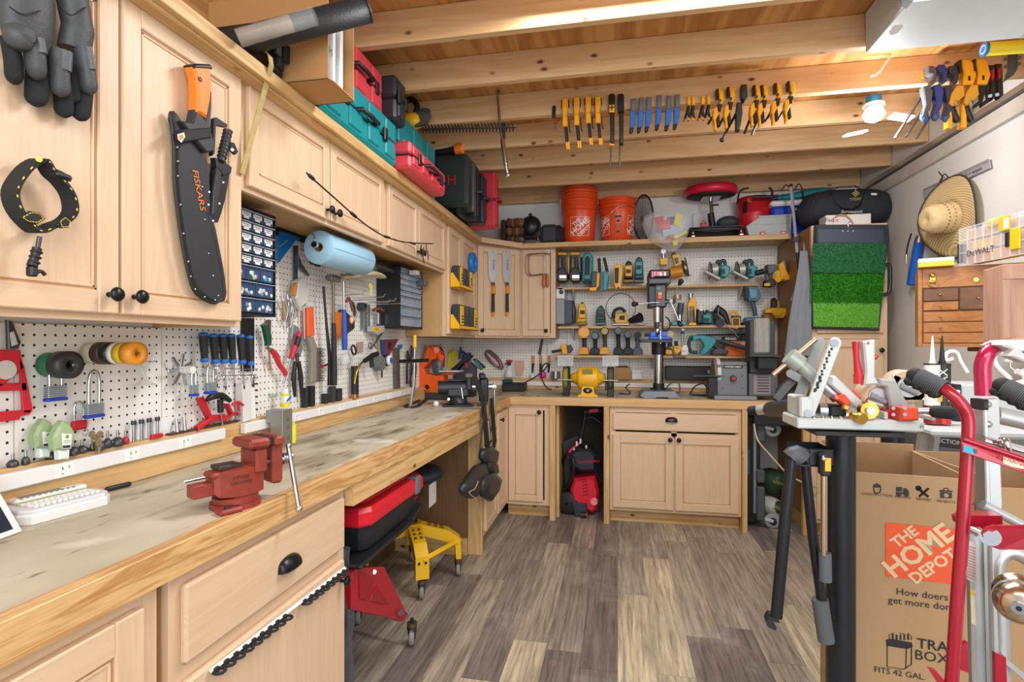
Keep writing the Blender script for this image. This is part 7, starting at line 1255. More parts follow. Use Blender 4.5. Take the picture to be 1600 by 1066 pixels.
for k,(a,b,e,c)in enumerate(((632,548,600,'#232428'),(638,540,606,'#2b2d33'),(660,540,575,'#7d8286'),(668,541,575,'#9aa0a4'),(676,540,574,'#3c78b0'),(684,538,566,'#232428'),(716,542,560,'#2c3c90'))):
 t=Thing('hand_pliers',['black strap clamp hanging left of the yellow bar handle','black spring clamp hanging behind the yellow bar handle','grey pliers hanging left of the band saw top','silver pliers hanging behind the band saw top','blue-handled pliers behind the band saw wheel','black headset hanging behind the band saw','dark blue pliers handle right of the band saw'][k],'hand tool','hand tools in the pegboard corner');m=t.p('jaw');m.tube([LP(a,b,.02),LP(a+1,b+10,.02)],[.007,.014],mat(c,.5),8)
 for s in(-1,1):q=t.p('handle');q.tube([LP(a+1,b+8,.02),LP(a+1+s*4,(b+e)/2,.03),LP(a+1+s*2,e,.02)],.008,mat(c,.5),7,smooth=3)
m=solo('yellow_level','yellow spirit tool standing behind the band saw','level');m.slab([LP(a,b,.004)for a,b in((700,552),(706,546),(712,552),(705,580),(696,582))],(.02,0,0),mat('#e6d81e',.4),.003)
m=solo('blue_jar','clear jar with a blue lid behind the band saw','jar');c=LP(722,560,.05);m.cyl((c.x,c.y,c.z-.06),(c.x,c.y,c.z+.03),.035,mat('#a9bcd6',.2,trans=.3),n=20);m.cyl((c.x,c.y,c.z+.03),(c.x,c.y,c.z+.05),.034,mat('#2c3f9c',.4),n=20)
# == cordless tools on the back wall
YT=4.64;GA='cordless tools on the thin plank shelves'
def bt(name,lab,cat='power tool',group=None,Y=None):t=Thing(name,lab,cat,group);t.Y=Y or YT;return t
def bs(m,Y,pts,th,mt,bev=.004):return m.slab([U(a,b,Y=Y)for a,b in pts],(0,-th,0),mt,bev)
def bc(m,Y,a,b,r,L,mt,n=20):c=U(a,b,Y=Y);return m.cyl(c,c-Vector((0,L,0)),r*.0053,mt,n=n)
DY=mat('#efb11a',.4,var=.05);TE=mat('#15929a',.4,var=.05);TED=mat('#17484e',.45);DK=mat('#232427',.55);GY2=mat('#6d7278',.5)
def upright(a,top,bot,lab,head,body,foot,badge=None,r=7):
 t=bt('cordless_drill',lab,'drill','upright cordless drills');Y=YT
 m=t.p('head');c=U(a,top+r,Y=Y);m.cyl(c+Vector((0,.05,0)),c-Vector((0,.07,0)),r*.0053,head,n=20);m.cyl(c-Vector((0,.07,0)),c-Vector((0,.078,0)),r*.0042,badge or DK,n=20)
 g=t.p('grip');g.tube([U(a,top+2*r-2,Y=Y),U(a+.5,(top+bot)/2+4,Y=Y),U(a,bot-8,Y=Y)],[.020,.016,.020],body,10)
 f=t.p('battery','battery foot');bs(f,Y+.04,[(a-8,bot),(a+8,bot),(a+7,bot-8),(a+3,bot-11),(a-3,bot-11),(a-7,bot-8)],.10,foot,.005)
upright(913,511,553.5,'orange upright drill on the lowest shelf',mat('#f29a1f',.4),DK,mat('#f29a1f',.4),mat('#ffb347',.4),9);upright(930,519,553.5,'slim black upright drill right of the orange one',DK,DK,DK,mat('#4c7c80',.4),6)
upright(945,511.5,553.5,'black and yellow upright drill left of the gap',DK,mat('#4a463a',.5),DY,mat('#b9a45c',.4),6.5);upright(966,511.5,553.5,'tall all-black upright drill right of the gap',DK,DK,DK,IRON,6);upright(981,517,553.5,'shorter all-black upright drill',DK,DK,DK,IRON,6);upright(996,517.5,553.5,'blue-grey upright drill beside the drill press',mat('#4f6470',.5),mat('#4f6470',.5),mat('#4f6470',.5),DK,6)
upright(1046,517,553.5,'small brass-headed tool behind the drill press column',mat('#a99a6c',.4),DK,DY,mat('#d4c48c',.4),6)
for a,lab in((880,'black and yellow polisher at the left end of the top shelf'),(900,'black and yellow polisher second from the left on the top shelf')):
 t=bt('polisher',lab,group='black and yellow polishers');Y=YT;m=t.p('grip');m.tube([U(a,402,Y=Y),U(a+1,422,Y=Y)],.018,mat('#3a3c3c',.5),10);m.tube([U(a-8,400,Y=Y),U(a-9,425,Y=Y)],.010,DK,8);m.tube([U(a+8,402,Y=Y),U(a+9,428,Y=Y)],.008,DY if a<890 else DK,8)
 q=t.p('battery','yellow battery');bs(q,Y+.04,[(a-8,397),(a+6,397),(a+7,401),(a-6,401)],.09,DY);q=t.p('body','dark round body');bs(q,Y+.05,[(a-9,430),(a-3,421),(a+3,421),(a+9,430),(a+9,438),(a+4,443),(a-4,443),(a-9,438)],.12,mat('#2e2f30',.5),.008);q=q.p('label','silver label');bs(q,Y-.07,[(a-6,430),(a+5,430),(a+5,435),(a-6,435)],.002,SILV,.0);bs(q,Y-.07,[(a-6,436.5),(a+5,436.5),(a+5,438),(a-6,438)],.002,mat('#c9a94a',.5),0)
t=bt('cordless_blower','tall teal and black cordless tool, third on the top shelf');m=t.p('body','teal body');bs(m,YT+.04,[(911,443),(926,443),(927,404),(923,398),(916,398),(911,406)],.11,TE,.01);q=t.p('grip','black front');bs(q,YT-.072,[(913,443),(922,443),(921,430),(922,404),(918,400),(914,404)],.01,DK,.003);bs(q,YT-.084,[(914,430),(921,430),(921,436),(914,436)],.003,TE,0)
t=bt('nail_gun','dark grey and yellow nailer hanging over the shelf edge',Y=4.55);m=t.p('body');bs(m,4.56,[(926,426),(933,426),(933,450),(924,450)],.08,mat('#4b4e50',.5),.006);q=t.p('side','yellow side');bs(q,4.55,[(933,428),(938,430),(936,450),(932,452)],.07,DY,.004);q=t.p('foot','yellow foot');bs(q,4.565,[(922,451),(933,450),(932,456),(922,456)],.09,DY,.003)
t=bt('angle_grinder','teal grinder with upright black handles hanging over the shelf edge',Y=4.55);m=t.p('body','teal and grey body');bs(m,4.56,[(938,427),(950,426),(952,434),(948,455),(936,456)],.08,TE,.006);bs(m,4.478,[(938,427),(944,427),(943,455),(937,455)],.012,mat('#5b6166',.5),.003)
for a,b in((936,404),(944,403)):q=t.p('handle','black handle');q.tube([U(a,b,Y=4.54),U(a+(1 if a<940 else 5),b+22,Y=4.54)],.013,DK,10)
t=bt('cordless_drill','yellow drill with a black grip hanging over the shelf edge','drill',Y=4.55);m=t.p('body','yellow body');bs(m,4.565,[(959,418),(964,414),(972,416),(973,430),(971,442),(970,454),(966,450),(962,454),(959,444)],.08,DY,.005);q=t.p('grip','black grip');bs(q,4.482,[(961,419),(967,419),(966,442),(961,442)],.02,DK,.004)
def batt(a,top,bot,lab,c1,c2,w=7):
 t=bt('cordless_sander',lab,'sander',GA);m=t.p('body');bs(m,YT+.05,[(a-w,bot-4),(a+w,bot-4),(a+w*.8,top+6),(a+w*.5,top+1),(a-w*.5,top+1),(a-w*.8,top+6)],.11,c2,.008);q=m.p('battery','battery pack');bs(q,YT-.062,[(a-w*.8,top+5),(a+w*.8,top+4),(a+w*.75,(top+bot)/2+6),(a-w*.75,(top+bot)/2+6)],.035,c1,.006);bs(q,YT-.099,[(a-w*.5,top+10),(a+w*.5,top+10),(a+w*.5,top+16),(a-w*.5,top+16)],.002,DK,0)
 q=t.p('knob');bc(q,YT,a,top,2.6,.03,DK);q=t.p('foot');q.box(U(a,bot-2,Y=YT),(w*.0115,.10,.022),GY2 if c1!=DY else mat('#9a7a2c',.5),.004)
batt(982,411,442,'black sander with a yellow battery on the top shelf',DY,DK);batt(998,405,442,'teal tool with a dark base on the top shelf by the drill press',TE,TED)
batt(910,475,508,'yellow sander on the middle shelf',DY,DY,7);batt(939,480,508,'teal sander on the middle shelf',TED,mat('#0f6f6c',.4),8);batt(1104,487,511,'teal battery tool in the middle of the middle shelf',TE,TED,8)
t=bt('jigsaw','yellow jigsaw with a black handle on the middle shelf','jigsaw');m=t.p('body','yellow body');bs(m,YT+.03,[(962,506),(980,506),(981,494),(976,490),(963,491),(960,500)],.10,DY,.006);q=t.p('handle','black handle');q.tube([U(958,498,Y=YT-.03),U(960,486,Y=YT-.03),U(970,482,Y=YT-.03),U(977,488,Y=YT-.03)],.014,DK,10,smooth=3);bs(q,YT-.072,[(968,494),(976,493),(976,500),(968,500)],.004,DK,0);q=t.p('base_plate');q.box(U(970,507,Y=YT),(.13,.10,.008),STL,.002)
m=Thing('vacuum_nozzle','black round nozzle lying on the middle shelf by the drill press','nozzle');q=m.p('tube');q.tube([U(984,502,Y=YT),U(1001,496,Y=YT-.05)],[.022,.04],DK,18);q=m.p('mouth');q.torus(U(1001,496,Y=YT-.052),.036,.005,BLK,(.8,-.5,.2));m2=solo('white_rag','crumpled white rag on the middle shelf by the drill press','rag');m2.ball(U(1001,507,Y=YT-.03),(.05,.05,.012),mat('#dcdcdc',.8,bump=.8),14)
for a0,a1,top,lab,c1,c2 in((871,884,451,'tall grey box with a white rounded top and round lens','#8e98a2','#e6e6e2'),(884,896,468,'tall dark blue-grey box beside the white-topped one','#3c4450','#3c4450')):
 t=bt('storage_tower',lab,'box');m=t.p('case');bs(m,YT+.05,[(a0,507),(a1,507),(a1,top+18 if c2!=c1 else top+3),(a0,top+18 if c2!=c1 else top+3)],.12,mat(c1,.45),.004)
 if c1!=c2:q=t.p('top','white top');bs(q,YT+.05,[(a0,top+17.5),(a1,top+17.5),(a1,top+5),(a1-4,top),(a0+3,top),(a0,top+5)],.12,mat(c2,.4),.004);q=t.p('lens','black lens');bc(q,YT-.07,(a0+a1)/2-.5,top+5.5,3.6,.006,BLK)
 else:q=t.p('strap','dark strap');q.tube([U(a0+4,470,Y=YT-.05),U(a1,472,Y=YT-.05),U(a1+3,485,Y=YT-.05),U(a1+2,506,Y=YT-.05)],.008,BLK,8)
m=solo('wire_hoop','thin black wire hoop hanging on the back pegboard','hoop');m.torus(U(970,481,Y=4.75),.125,.0025,BLK,(0,1,.0),40,6)
t=bt('saw_blade_tool','big yellow circular saw tilted on the top shelf','circular saw');m=t.p('motor','orange yellow motor body');m.cyl(U(1047,427,Y=YT),U(1066,424,Y=YT),.045,mat('#d9901c',.4),n=20);q=t.p('handle','yellow handle');bs(q,YT-.02,[(1049,400),(1061,397),(1064,414),(1054,418)],.05,DY,.004);bs(q,YT-.072,[(1053,404),(1059,402),(1061,411),(1056,413)],.004,mat('#4c5a5c',.5),.001);bc(q,YT,1052,399,3.5,.04,DK)
q=t.p('guard','steel blade guard');q.cyl(U(1068,420,Y=YT),U(1071,419,Y=YT),.07,mat('#8c8373',.35,.8),n=26);q=t.p('shoe','steel shoe');bs(q,YT,[(1069,404),(1073,402),(1079,431),(1075,433)],.10,LGR,.002)
t=bt('cordless_drill','yellow drill head behind the drill press top','drill');m=t.p('body','yellow body');bs(m,YT,[(1029,406),(1042,405),(1041,416),(1031,416)],.08,DY,.004);q=t.p('chuck','steel chuck');q.tube([U(1036,396,Y=YT-.03),U(1037,406,Y=YT-.03)],.014,STL,10);bc(q,YT-.0,1036,394,4,.05,STL)
for a,lab in((1128,'teal circular saw with a dark blade, left of the pair on the top shelf'),(1170,'teal circular saw with a dark blade, right of the pair on the top shelf')):
 t=bt('circular_saw',lab,'circular saw','teal circular saws on the top shelf');m=t.p('body','teal motor and handle');bs(m,YT+.02,[(a-6,420),(a+1,416),(a+9,419),(a+9,430),(a+3,436),(a-5,434)],.10,TE,.008);bs(m,YT-.082,[(a-3,421),(a+4,420),(a+5,428),(a-2,429)],.003,DK,.001);m.tube([U(a-4,416,Y=YT),U(a-1,408,Y=YT),U(a+4,408,Y=YT),U(a+5,416,Y=YT)],.014,TED,9,smooth=3);bc(m,YT,a-7,410,3,.05,DK)
 q=t.p('guard','silver guard');q.cyl(U(a-16,422,Y=YT),U(a-7,421,Y=YT),.052,mat('#c8c6be',.4,.3),n=24);q=t.p('blade','dark saw blade');q.cyl(U(a-20,423,Y=YT),U(a-19,423,Y=YT),.075,mat('#514c46',.35,.7),n=30);q=t.p('shoe','steel shoe');bs(q,YT+.03,[(a-30,428),(a-28,426),(a-6,437),(a-8,440)],.12,LGR,.002)
t=bt('cordless_drill','grey and black impact gun hanging at the right end of the top shelf','drill',Y=4.55);m=t.p('body');bs(m,4.56,[(1194,416),(1207,416),(1208,425),(1203,430),(1196,430)],.09,mat('#5c5f62',.5),.006);m.tube([U(1181,427,Y=4.53),U(1194,424,Y=4.53)],.022,DK,12);q=t.p('grip');q.tube([U(1198,428,Y=4.53),U(1200,440,Y=4.53)],.018,mat('#5c5f62',.5),10);q=t.p('battery','dark foot with a yellow badge');bs(q,4.56,[(1192,440),(1205,438),(1207,446),(1203,450),(1191,449)],.09,DK,.005);bs(q,4.468,[(1194,443),(1203,442),(1203,447),(1194,447)],.003,DY,0)
t=bt('battery_charger','yellow boxy battery tool at the right end of the top shelf',Y=4.56);m=t.p('body','yellow body');bs(m,4.57,[(1204,425),(1216,424),(1217,440),(1211,444),(1204,438)],.08,DY,.005);bs(m,4.487,[(1207,428),(1213,428),(1213,434),(1207,434)],.003,mat('#b98a1c',.5),0)
t=bt('nail_gun','yellow nailer with a grey cylinder at the far right of the tool wall',Y=4.54);m=t.p('body','yellow body');bs(m,4.56,[(1212,416),(1220,410),(1224,425),(1232,436),(1226,440),(1216,438)],.08,DY,.005);q=t.p('cylinder','grey cylinder');q.tube([U(1225,407,Y=4.52),U(1228,430,Y=4.52)],.018,GY2,12);q=t.p('foot','yellow foot');bs(q,4.55,[(1219,433),(1235,432),(1235,438),(1222,440)],.08,DY,.003);q=t.p('peg','orange peg');q.tube([U(1235,408,Y=4.5),U(1234,424,Y=4.5)],.008,mat('#e0a030',.5),8)
t=bt('trim_router','silver and teal trim router standing on the middle shelf','router');m=t.p('motor','silver and dark motor');m.cyl(U(1062,506,Y=YT),U(1062,490,Y=YT),.022,STL);m.tube([U(1062,492,Y=YT),U(1064,474,Y=YT)],.026,mat('#4a555e',.5),14);m.cyl(U(1058,468,Y=YT),U(1058,461,Y=YT),.035,mat('#b9aa80',.4,.5),n=22);bc(m,YT,1052,472,3.4,.05,BLK);q=t.p('base','teal base');q.box(U(1060,506,Y=YT),(.12,.10,.03),mat('#4ea3ac',.4),.008)
t=bt('oscillating_tool','tall yellow and grey tool with a steel head on the middle shelf','multi-tool');m=t.p('grip','grey grip');m.tube([U(1080,504,Y=YT),U(1080,485,Y=YT)],[.028,.022],GY2,12);q=t.p('body','yellow sides');bs(q,YT+.02,[(1074,488),(1073,476),(1079,465),(1085,467),(1087,477),(1085,506),(1083,480),(1076,480),(1075,506)],.06,DY,.003);q=t.p('head','steel head');q.cyl(U(1079,468,Y=YT),U(1079,459,Y=YT),.018,STL);q.tube([U(1075,460,Y=YT),U(1084,459,Y=YT)],.004,IRON,6);q=t.p('foot','yellow foot');bs(q,YT+.03,[(1074,509),(1086,509),(1085,505),(1075,505)],.09,DY,.002)
t=bt('glue_gun','small black tool with a white tag beside the tall yellow tool');m=t.p('body');bs(m,YT+.03,[(1087,484),(1098,486),(1098,506),(1087,506)],.08,BLK,.008);q=m.p('tag','white tag');bs(q,YT-.052,[(1093,478),(1098,478),(1098,486),(1093,486)],.002,WHT,0)
t=bt('angle_drill','dark brown cylindrical tool lying towards the room on the middle shelf');m=t.p('body');m.tube([U(1112,491,Y=YT+.04),U(1124,504,Y=YT-.08)],[.026,.032],mat('#4a3c3a',.6),16);bc(m,YT-.07,1125,505,6,.03,DK);q=t.p('ring');q.torus(U(1125,505,Y=YT-.102),.028,.004,IRON,(0,1,0))
t=bt('heat_gun','black corded tool with a white cable wrapped over it');m=t.p('body');m.tube([U(1118,482,Y=YT),U(1130,490,Y=YT-.02),U(1138,506,Y=YT-.05)],[.034,.032,.012],DK,14,smooth=3);q=t.p('cord');q.tube([U(1124,480,Y=YT-.05),U(1122,490,Y=YT-.06),U(1130,498,Y=YT-.07),U(1134,508,Y=YT-.10),U(1144,516,Y=YT-.10),U(1154,528,Y=YT-.10)],.004,mat('#8b8f94',.5),7,smooth=4)
t=bt('planer','yellow-framed battery tool at the middle right of the middle shelf','planer');m=t.p('body','yellow frame');m.tube([U(a,b,Y=YT-.06)for a,b in((1144,498),(1155,497),(1156,509),(1152,513),(1145,512))],.008,DY,6,True);m.tube([U(1140,494,Y=YT-.02),U(1142,487,Y=YT-.02),U(1150,488,Y=YT-.02),U(1153,496,Y=YT-.02)],.010,DY,8,smooth=3);q=t.p('core','dark core');bs(q,YT+.02,[(1142,494),(1155,494),(1155,510),(1144,510)],.07,mat('#5a4a2a',.5),.004)
t=bt('work_lamp','teal cordless flood lamp with a square head on the middle shelf','lamp');m=t.p('head','dark square head');bs(m,YT-.0,[(1160,449),(1167,447),(1167,470),(1162,470)],.06,DK,.005);bs(m,YT-.0,[(1166,448),(1183,450),(1186,466),(1180,472),(1167,471)],.06,mat('#4a7c88',.45),.006);bs(m,YT-.062,[(1170,452),(1182,453),(1182,466),(1172,467)],.012,mat('#62a0b4',.4),.003);q=t.p('stem','curved stem');q.tube([U(1175,470,Y=YT-.02),U(1178,480,Y=YT-.02),U(1180,494,Y=YT-.02)],.018,mat('#3c5c66',.5),12,smooth=3);q=t.p('base','teal base');q.box(U(1176,501,Y=YT-.02),(.13,.11,.05),mat('#3a7f92',.4),.01);q.box(U(1174,506,Y=YT-.02),(.15,.12,.02),DK,.005)
t=bt('finish_nailer','wide yellow power tool with a black curved handle on the right of the middle shelf');m=t.p('body','yellow body');bs(m,YT+.02,[(1191,485),(1203,482),(1224,483),(1224,490),(1219,498),(1206,498),(1202,491),(1191,490)],.10,DY,.006);m.text('DeWALT',.022,U(1212,494,Y=YT-.084),(1,0,0),(0,0,1),BLK,.001);q=t.p('handle','black and yellow handle');q.tube([U(1206,482,Y=YT-.04),U(1207,468,Y=YT-.04),U(1212,470,Y=YT-.04),U(1211,484,Y=YT-.04)],.012,DK,10,smooth=3)
for s in(1201,1217):q.tube([U(s,484,Y=YT-.03),U(s-.5,474,Y=YT-.03),U(s+(-2 if s>1210 else 2),469,Y=YT-.03)],.006,DY,8)
q=t.p('base','dark base');bs(q,YT+.02,[(1190,492),(1203,494),(1207,506),(1190,506)],.08,mat('#8a6a2a',.5),.004)
t=bt('inspection_lamp','yellow and black handheld lamp lying on the left end of the lowest shelf','lamp');m=t.p('head','yellow head');bs(m,YT,[(877,541),(881,538),(886,538),(888,553),(880,554)],.06,DY,.004);bs(m,YT,[(886,540),(892,539),(896,546),(892,551),(887,552)],.06,mat('#3a3c44',.4),.004);q=t.p('handle','black handle');q.tube([U(862,550,Y=YT-.05),U(879,547,Y=YT-.03)],.012,BLK,8)
t=bt('orbital_sander','teal and black recip saw lying on the right of the lowest shelf','saw');m=t.p('body','teal body');bs(m,YT+.0,[(1080,524),(1096,524),(1104,525),(1118,529),(1115,538),(1108,546),(1100,554),(1091,553),(1098,540),(1092,530),(1080,533)],.08,TE,.007);q=t.p('grip','black grip');q.tube([U(1080,526,Y=YT-.03),U(1076,538,Y=YT-.03),U(1080,550,Y=YT-.03),U(1090,551,Y=YT-.03)],.014,TED,9,smooth=3);q=t.p('nose','black nose');bs(q,YT-.0,[(1117,530),(1130,534),(1128,545),(1112,544)],.07,DK,.005);bs(q,YT,[(1110,549),(1120,542),(1136,548),(1134,554),(1112,554)],.07,mat('#45474a',.5),.005)
t=bt('white_sprayer','white spray tool with a steel rod on the lowest shelf','sprayer');m=t.p('body','white body');bs(m,YT,[(1063,545),(1066,539),(1072,539),(1074,545),(1074,555),(1063,555)],.07,WHT,.005);m.text('RIDGID',.012,U(1068.5,549,Y=YT-.073),(1,0,0),(0,0,1),RED,.001);q=t.p('rod');q.tube([U(1066,522,Y=YT-.03),U(1067,540,Y=YT-.03)],.008,STL,8);bc(q,YT,1066,520,2.6,.04,DK);q=t.p('tag','white tag');bs(q,YT-.04,[(1065,510),(1069,511),(1069,517),(1065,516)],.002,WHT,0)
t=bt('cordless_drill','yellow battery tool left of the white sprayer','drill');m=t.p('body','yellow body');bs(m,YT,[(1051,541),(1064,540),(1062,549),(1056,554),(1051,548)],.07,DY,.005);m.text('DeWALT',.012,U(1057,544,Y=YT-.073),(1,0,0),(0,0,1),BLK,.001);q=t.p('top','black top');q.tube([U(1056,533,Y=YT-.03),U(1057,541,Y=YT-.03)],.014,DK,8)
t=bt('tool_carton','orange and black tool carton on the lowest shelf behind the sander','carton');m=t.p('carton','orange carton');m.bx(U(1133,540,Y=4.62).x,U(1178,540,Y=4.62).x,4.62,4.76,U(1150,556,Y=4.6).z,U(1150,533,Y=4.62).z,mat('#e8762a',.5),.002);q=t.p('top_band','black band with white lettering');q.bx(U(1133,540,Y=4.62).x,U(1178,540,Y=4.62).x,4.618,4.76,U(1150,532.8,Y=4.62).z,U(1150,526,Y=4.62).z,BLK,.001);q.text('RIDGID',.026,U(1142,529.5,Y=4.617),(1,0,0),(0,0,1),WHT,.001,bold=.02);q.text('H',.026,U(1173,529.5,Y=4.617),(1,0,0),(0,0,1),WHT,.001,bold=.02);q=t.p('picture','blue and white picture');q.bx(U(1158,540,Y=4.619).x,U(1164,540,Y=4.619).x,4.616,4.619,U(1150,539,Y=4.62).z,U(1150,534,Y=4.62).z,mat('#9cc4d8',.5))
t=bt('vacuum_wand','long black tapering wand lying in front of the orange carton','wand');m=t.p('wand');m.tube([U(1122,533,Y=4.57),U(1130,534,Y=4.57),U(1170,546,Y=4.54)],[.010,.020,.015],DGR,12);m=solo('black_rods','bundle of long black rods lying above the orange carton','rods');m.tube([U(1088,524,Y=4.68),U(1178,522,Y=4.68)],.008,BLK,8)
# == machines on the back counter
YV=4.14
t=Thing('bench_grinder','yellow bench grinder with clear eye shields on the back counter','bench grinder');Y=YV;s=U(919,600,Y=Y);k=.0051;gx=s.x
DWG=mat('#edb41f',.38,var=.04)
m=t.p('motor','yellow motor housing');zc_=U(918,591,Y=Y).z;m.lathe([(.0001,-.135),(.030,-.13),(.045,-.10),(.052,-.085),(.082,-.07),(.085,-.06),(.085,.06),(.082,.07),(.052,.085),(.045,.10),(.030,.13),(.0001,.135)],DWG,(gx,Y,zc_),(1,0,0),26);q=m.p('nameplate','printed nameplate');q.slab([U(910,577,Y=Y-.062),U(926,577,Y=Y-.062),U(926,584.5,Y=Y-.082),U(910,584.5,Y=Y-.082)],(0,-.003,.001),mat('#8a7a3a',.5,var=.6,sc=120))
m=t.p('base','yellow base with switch');z0=ZB+.001;zt_=zc_-.06
m.slab([(gx-.075,Y-.06,z0),(gx+.075,Y-.06,z0),(gx+.072,Y-.06,z0+.012),(gx+.05,Y-.06,z0+.02),(gx+.043,Y-.06,zt_),(gx-.043,Y-.06,zt_),(gx-.05,Y-.06,z0+.02),(gx-.072,Y-.06,z0+.012)],(0,.12,0),DWG,.002);q=m.p('switch','black oval switch');q.lathe([(.0001,.006),(.018,.006),(.022,0)],BLK,(gx,Y-.06,z0+.048),(0,-1,0),20,True,(1.6,1));q.box((gx,Y-.068,z0+.048),(.016,.004,.018),mat('#9fb0c4',.4),.002)
for sg,a in((-1,885),(1,954)):
 wx=U(a,600,Y=Y).x;q=t.p('wheel_guard','black wheel guard');q.lathe([(.03,-.025),(.082,-.025),(.088,-.018),(.088,.018),(.082,.025),(.03,.025)],BLK,(wx,Y+.01,zc_),(1,0,0),26);q=t.p('wheel','grinding wheel');q.cyl((wx-.016,Y-.018,zc_),(wx+.016,Y-.018,zc_),.079,mat('#5c5448',.8)if sg>0 else mat('#8b8a2c',.8),n=26);q.cyl((wx-.02*1,Y-.018,zc_),(wx+.02,Y-.018,zc_),.03,STL);q=t.p('tool_rest','steel tool rest');q.box((wx,Y-.10,zc_-.008),(.11,.035,.006),LGR,.001);q.box((wx-.03*sg,Y-.07,zc_-.05),(.02,.05,.07),BLK,.003);q=t.p('guard_leg');q.box((wx,Y+.0,z0+.035),(.05,.07,.075),BLK,.005)
 q=t.p('eye_shield','clear eye shield');q.box((wx,Y-.085,zc_+.135),(.115,.003,.075),glassy('#eef3f5',.25),0,(-20,0,0));q.tube([(wx+e*.057,Y-.085-.0*f,zc_+.135+f*.037)for e,f in((-1,-1),(1,-1),(1,1),(-1,1))],.003,glassy('#ffffff',.6),6,True);q.tube([(wx,Y-.05,zc_+.07),(wx,Y-.08,zc_+.12)],.004,STL,6)
t=Thing('drill_press','tall black drill press with a silver column and blue vise on its table','drill press');Y=4.22;dx=U(1029,600,Y=Y).x
JK=mat('#26292e',.4,.2)
m=t.p('base','grey cast base');m.slab([U(a,b,Y=4.06)for a,b in((1001,617),(1007,612),(1054,612),(1061,620),(1060,622.5),(1046,622.5),(1043,621),(1026,621),(1023,622.5),(1009,622.5),(1001,620))],(0,.30,0),mat('#85898f',.5,.3),.004)
zb=U(1029,612,Y=4.06).z;m=t.p('column','polished steel column');zh=U(1029,470,Y=Y).z;m.cyl((dx,Y,zb),(dx,Y,zh),.037,mat('#bdbdbb',.15,1,.03),n=32);m.cyl((dx,Y,zb-.01),(dx,Y,zb+.012),.06,BLK,n=28);m.cyl((dx,Y,zb),(dx,Y,zb+.05),.042,BLK,n=28)
m=t.p('table_bracket');za=U(1029,540,Y=Y).z;m.cyl((dx,Y,za-.07),(dx,Y,za+.03),.052,BLK,n=28);m.tube([(dx+.05,Y-.02,za-.02),(dx+.10,Y-.03,za-.03),(dx+.11,Y-.04,za-.09),(dx+.17,Y-.04,za-.09)],.009,IRON,8);m.cyl((dx+.11,Y-.04,za-.09),(dx+.19,Y-.04,za-.09),.008,BLK)
m=t.p('table','dark drill table');z=U(1029,533,Y=4.11).z;m.bx(U(1001,530,Y=4.06).x,U(1050,530,Y=4.06).x,4.02,4.28,z-.012,z+.012,mat('#34373b',.4,.5),.004);q=m.p('vise','blue drill vise');BV=mat('#2f62c8',.4);q.bx(dx-.075,dx+.075,4.05,4.18,z+.0125,z+.032,BV,.004);q.bx(dx-.07,dx-.03,4.06,4.17,z+.032,z+.07,BV,.004);q.bx(dx+.01,dx+.05,4.06,4.17,z+.032,z+.07,BV,.004);q.cyl((dx-.075,4.11,z+.045),(dx-.11,4.11,z+.045),.012,BLK);q.cyl((dx+.0,4.03,z-.02),(dx,4.03,z+.075),.005,WHT)
m=t.p('head','dark belt housing');xa,xb=U(1013,430,Y=4.08).x,U(1048,430,Y=4.08).x;z1,z2=U(1029,444,Y=4.06).z,U(1029,421,Y=4.06).z;m.bx(xa,xb,4.06,4.41,z1,z1+.045,mat('#3f444b',.4),.008);m.bx(xa+.006,xb-.002,4.065,4.405,z1+.047,z2,JK,.01);q=m.p('badge','white badge with red lettering');q.bx(U(1019,428,Y=4.06).x,U(1041,428,Y=4.06).x,4.063,4.066,U(1029,431,Y=4.06).z,U(1029,424,Y=4.06).z,WHT);q.text('JET',.048,U(1030,428,Y=4.062),(1,0,0),(0,0,1),RED,.001,squash=1.5,bold=.03)
m=t.p('body','black head casting');m.bx(U(1013,460,Y=4.11).x,U(1042,460,Y=4.11).x,4.12,4.32,U(1029,480,Y=4.11).z,z1,JK,.008);q=m.p('front_panel','grey front panel with an orange switch');q.bx(U(1024,460,Y=4.11).x,U(1039,460,Y=4.11).x,4.095,4.12,U(1029,479,Y=4.11).z,z1-.002,mat('#53565b',.45),.003);zz=U(1031,462,Y=4.09);q.bx(zz.x-.018,zz.x+.018,4.082,4.095,zz.z-.028,zz.z+.026,mat('#e8552c',.4),.005);q.box((zz.x,4.08,zz.z+.012),(.026,.006,.022),mat('#f0b070',.4),.004);q.text('JET',.012,U(1030,451,Y=4.09),(1,0,0),(0,0,1),WHT,.001)
m=t.p('quill','steel quill and chuck');qx,qy=U(1027,500,Y=4.13).x,4.14;zq=U(1029,480,Y=4.11).z;m.cyl((qx,qy,zq),(qx,qy,zq-.11),.030,STL,n=22);m.cyl((qx,qy,zq-.11),(qx,qy,zq-.15),.018,IRON);m.lathe([(.012,-.15),(.022,-.16),(.022,-.19),(.010,-.21),(.003,-.225),(.003,-.26),(.0001,-.27)],STL,(qx,qy,zq),(0,0,1),18)
m=t.p('feed_handle','three-spoke feed handle');hb=U(1048,471,Y=4.11);m.cyl((hb.x-.05,4.13,hb.z),(hb.x+.0,4.11,hb.z),.016,STL);m.cyl((hb.x-.01,4.11,hb.z),(hb.x+.012,4.11,hb.z),.020,LGR)
for a,b in((1062,444),(1061,503),(995,475)):e=U(a,b,Y=4.08);m.tube([hb,e],.005,CHR,8);q=m.p('knob','black ball knob');d=(e-hb).normalized();q.lathe([(.0001,-.012),(.010,-.01),(.016,.008),(.020,.022),(.014,.036),(.0001,.04)],BLK,e,d,16)
m=t.p('cord');m.tube([(dx+.06,Y+.1,zq-.06),(dx+.09,Y+.08,zq-.10),(dx+.08,Y+.08,zq-.16),(dx+.03,Y+.09,zq-.17)],.005,BLK,7,smooth=4)
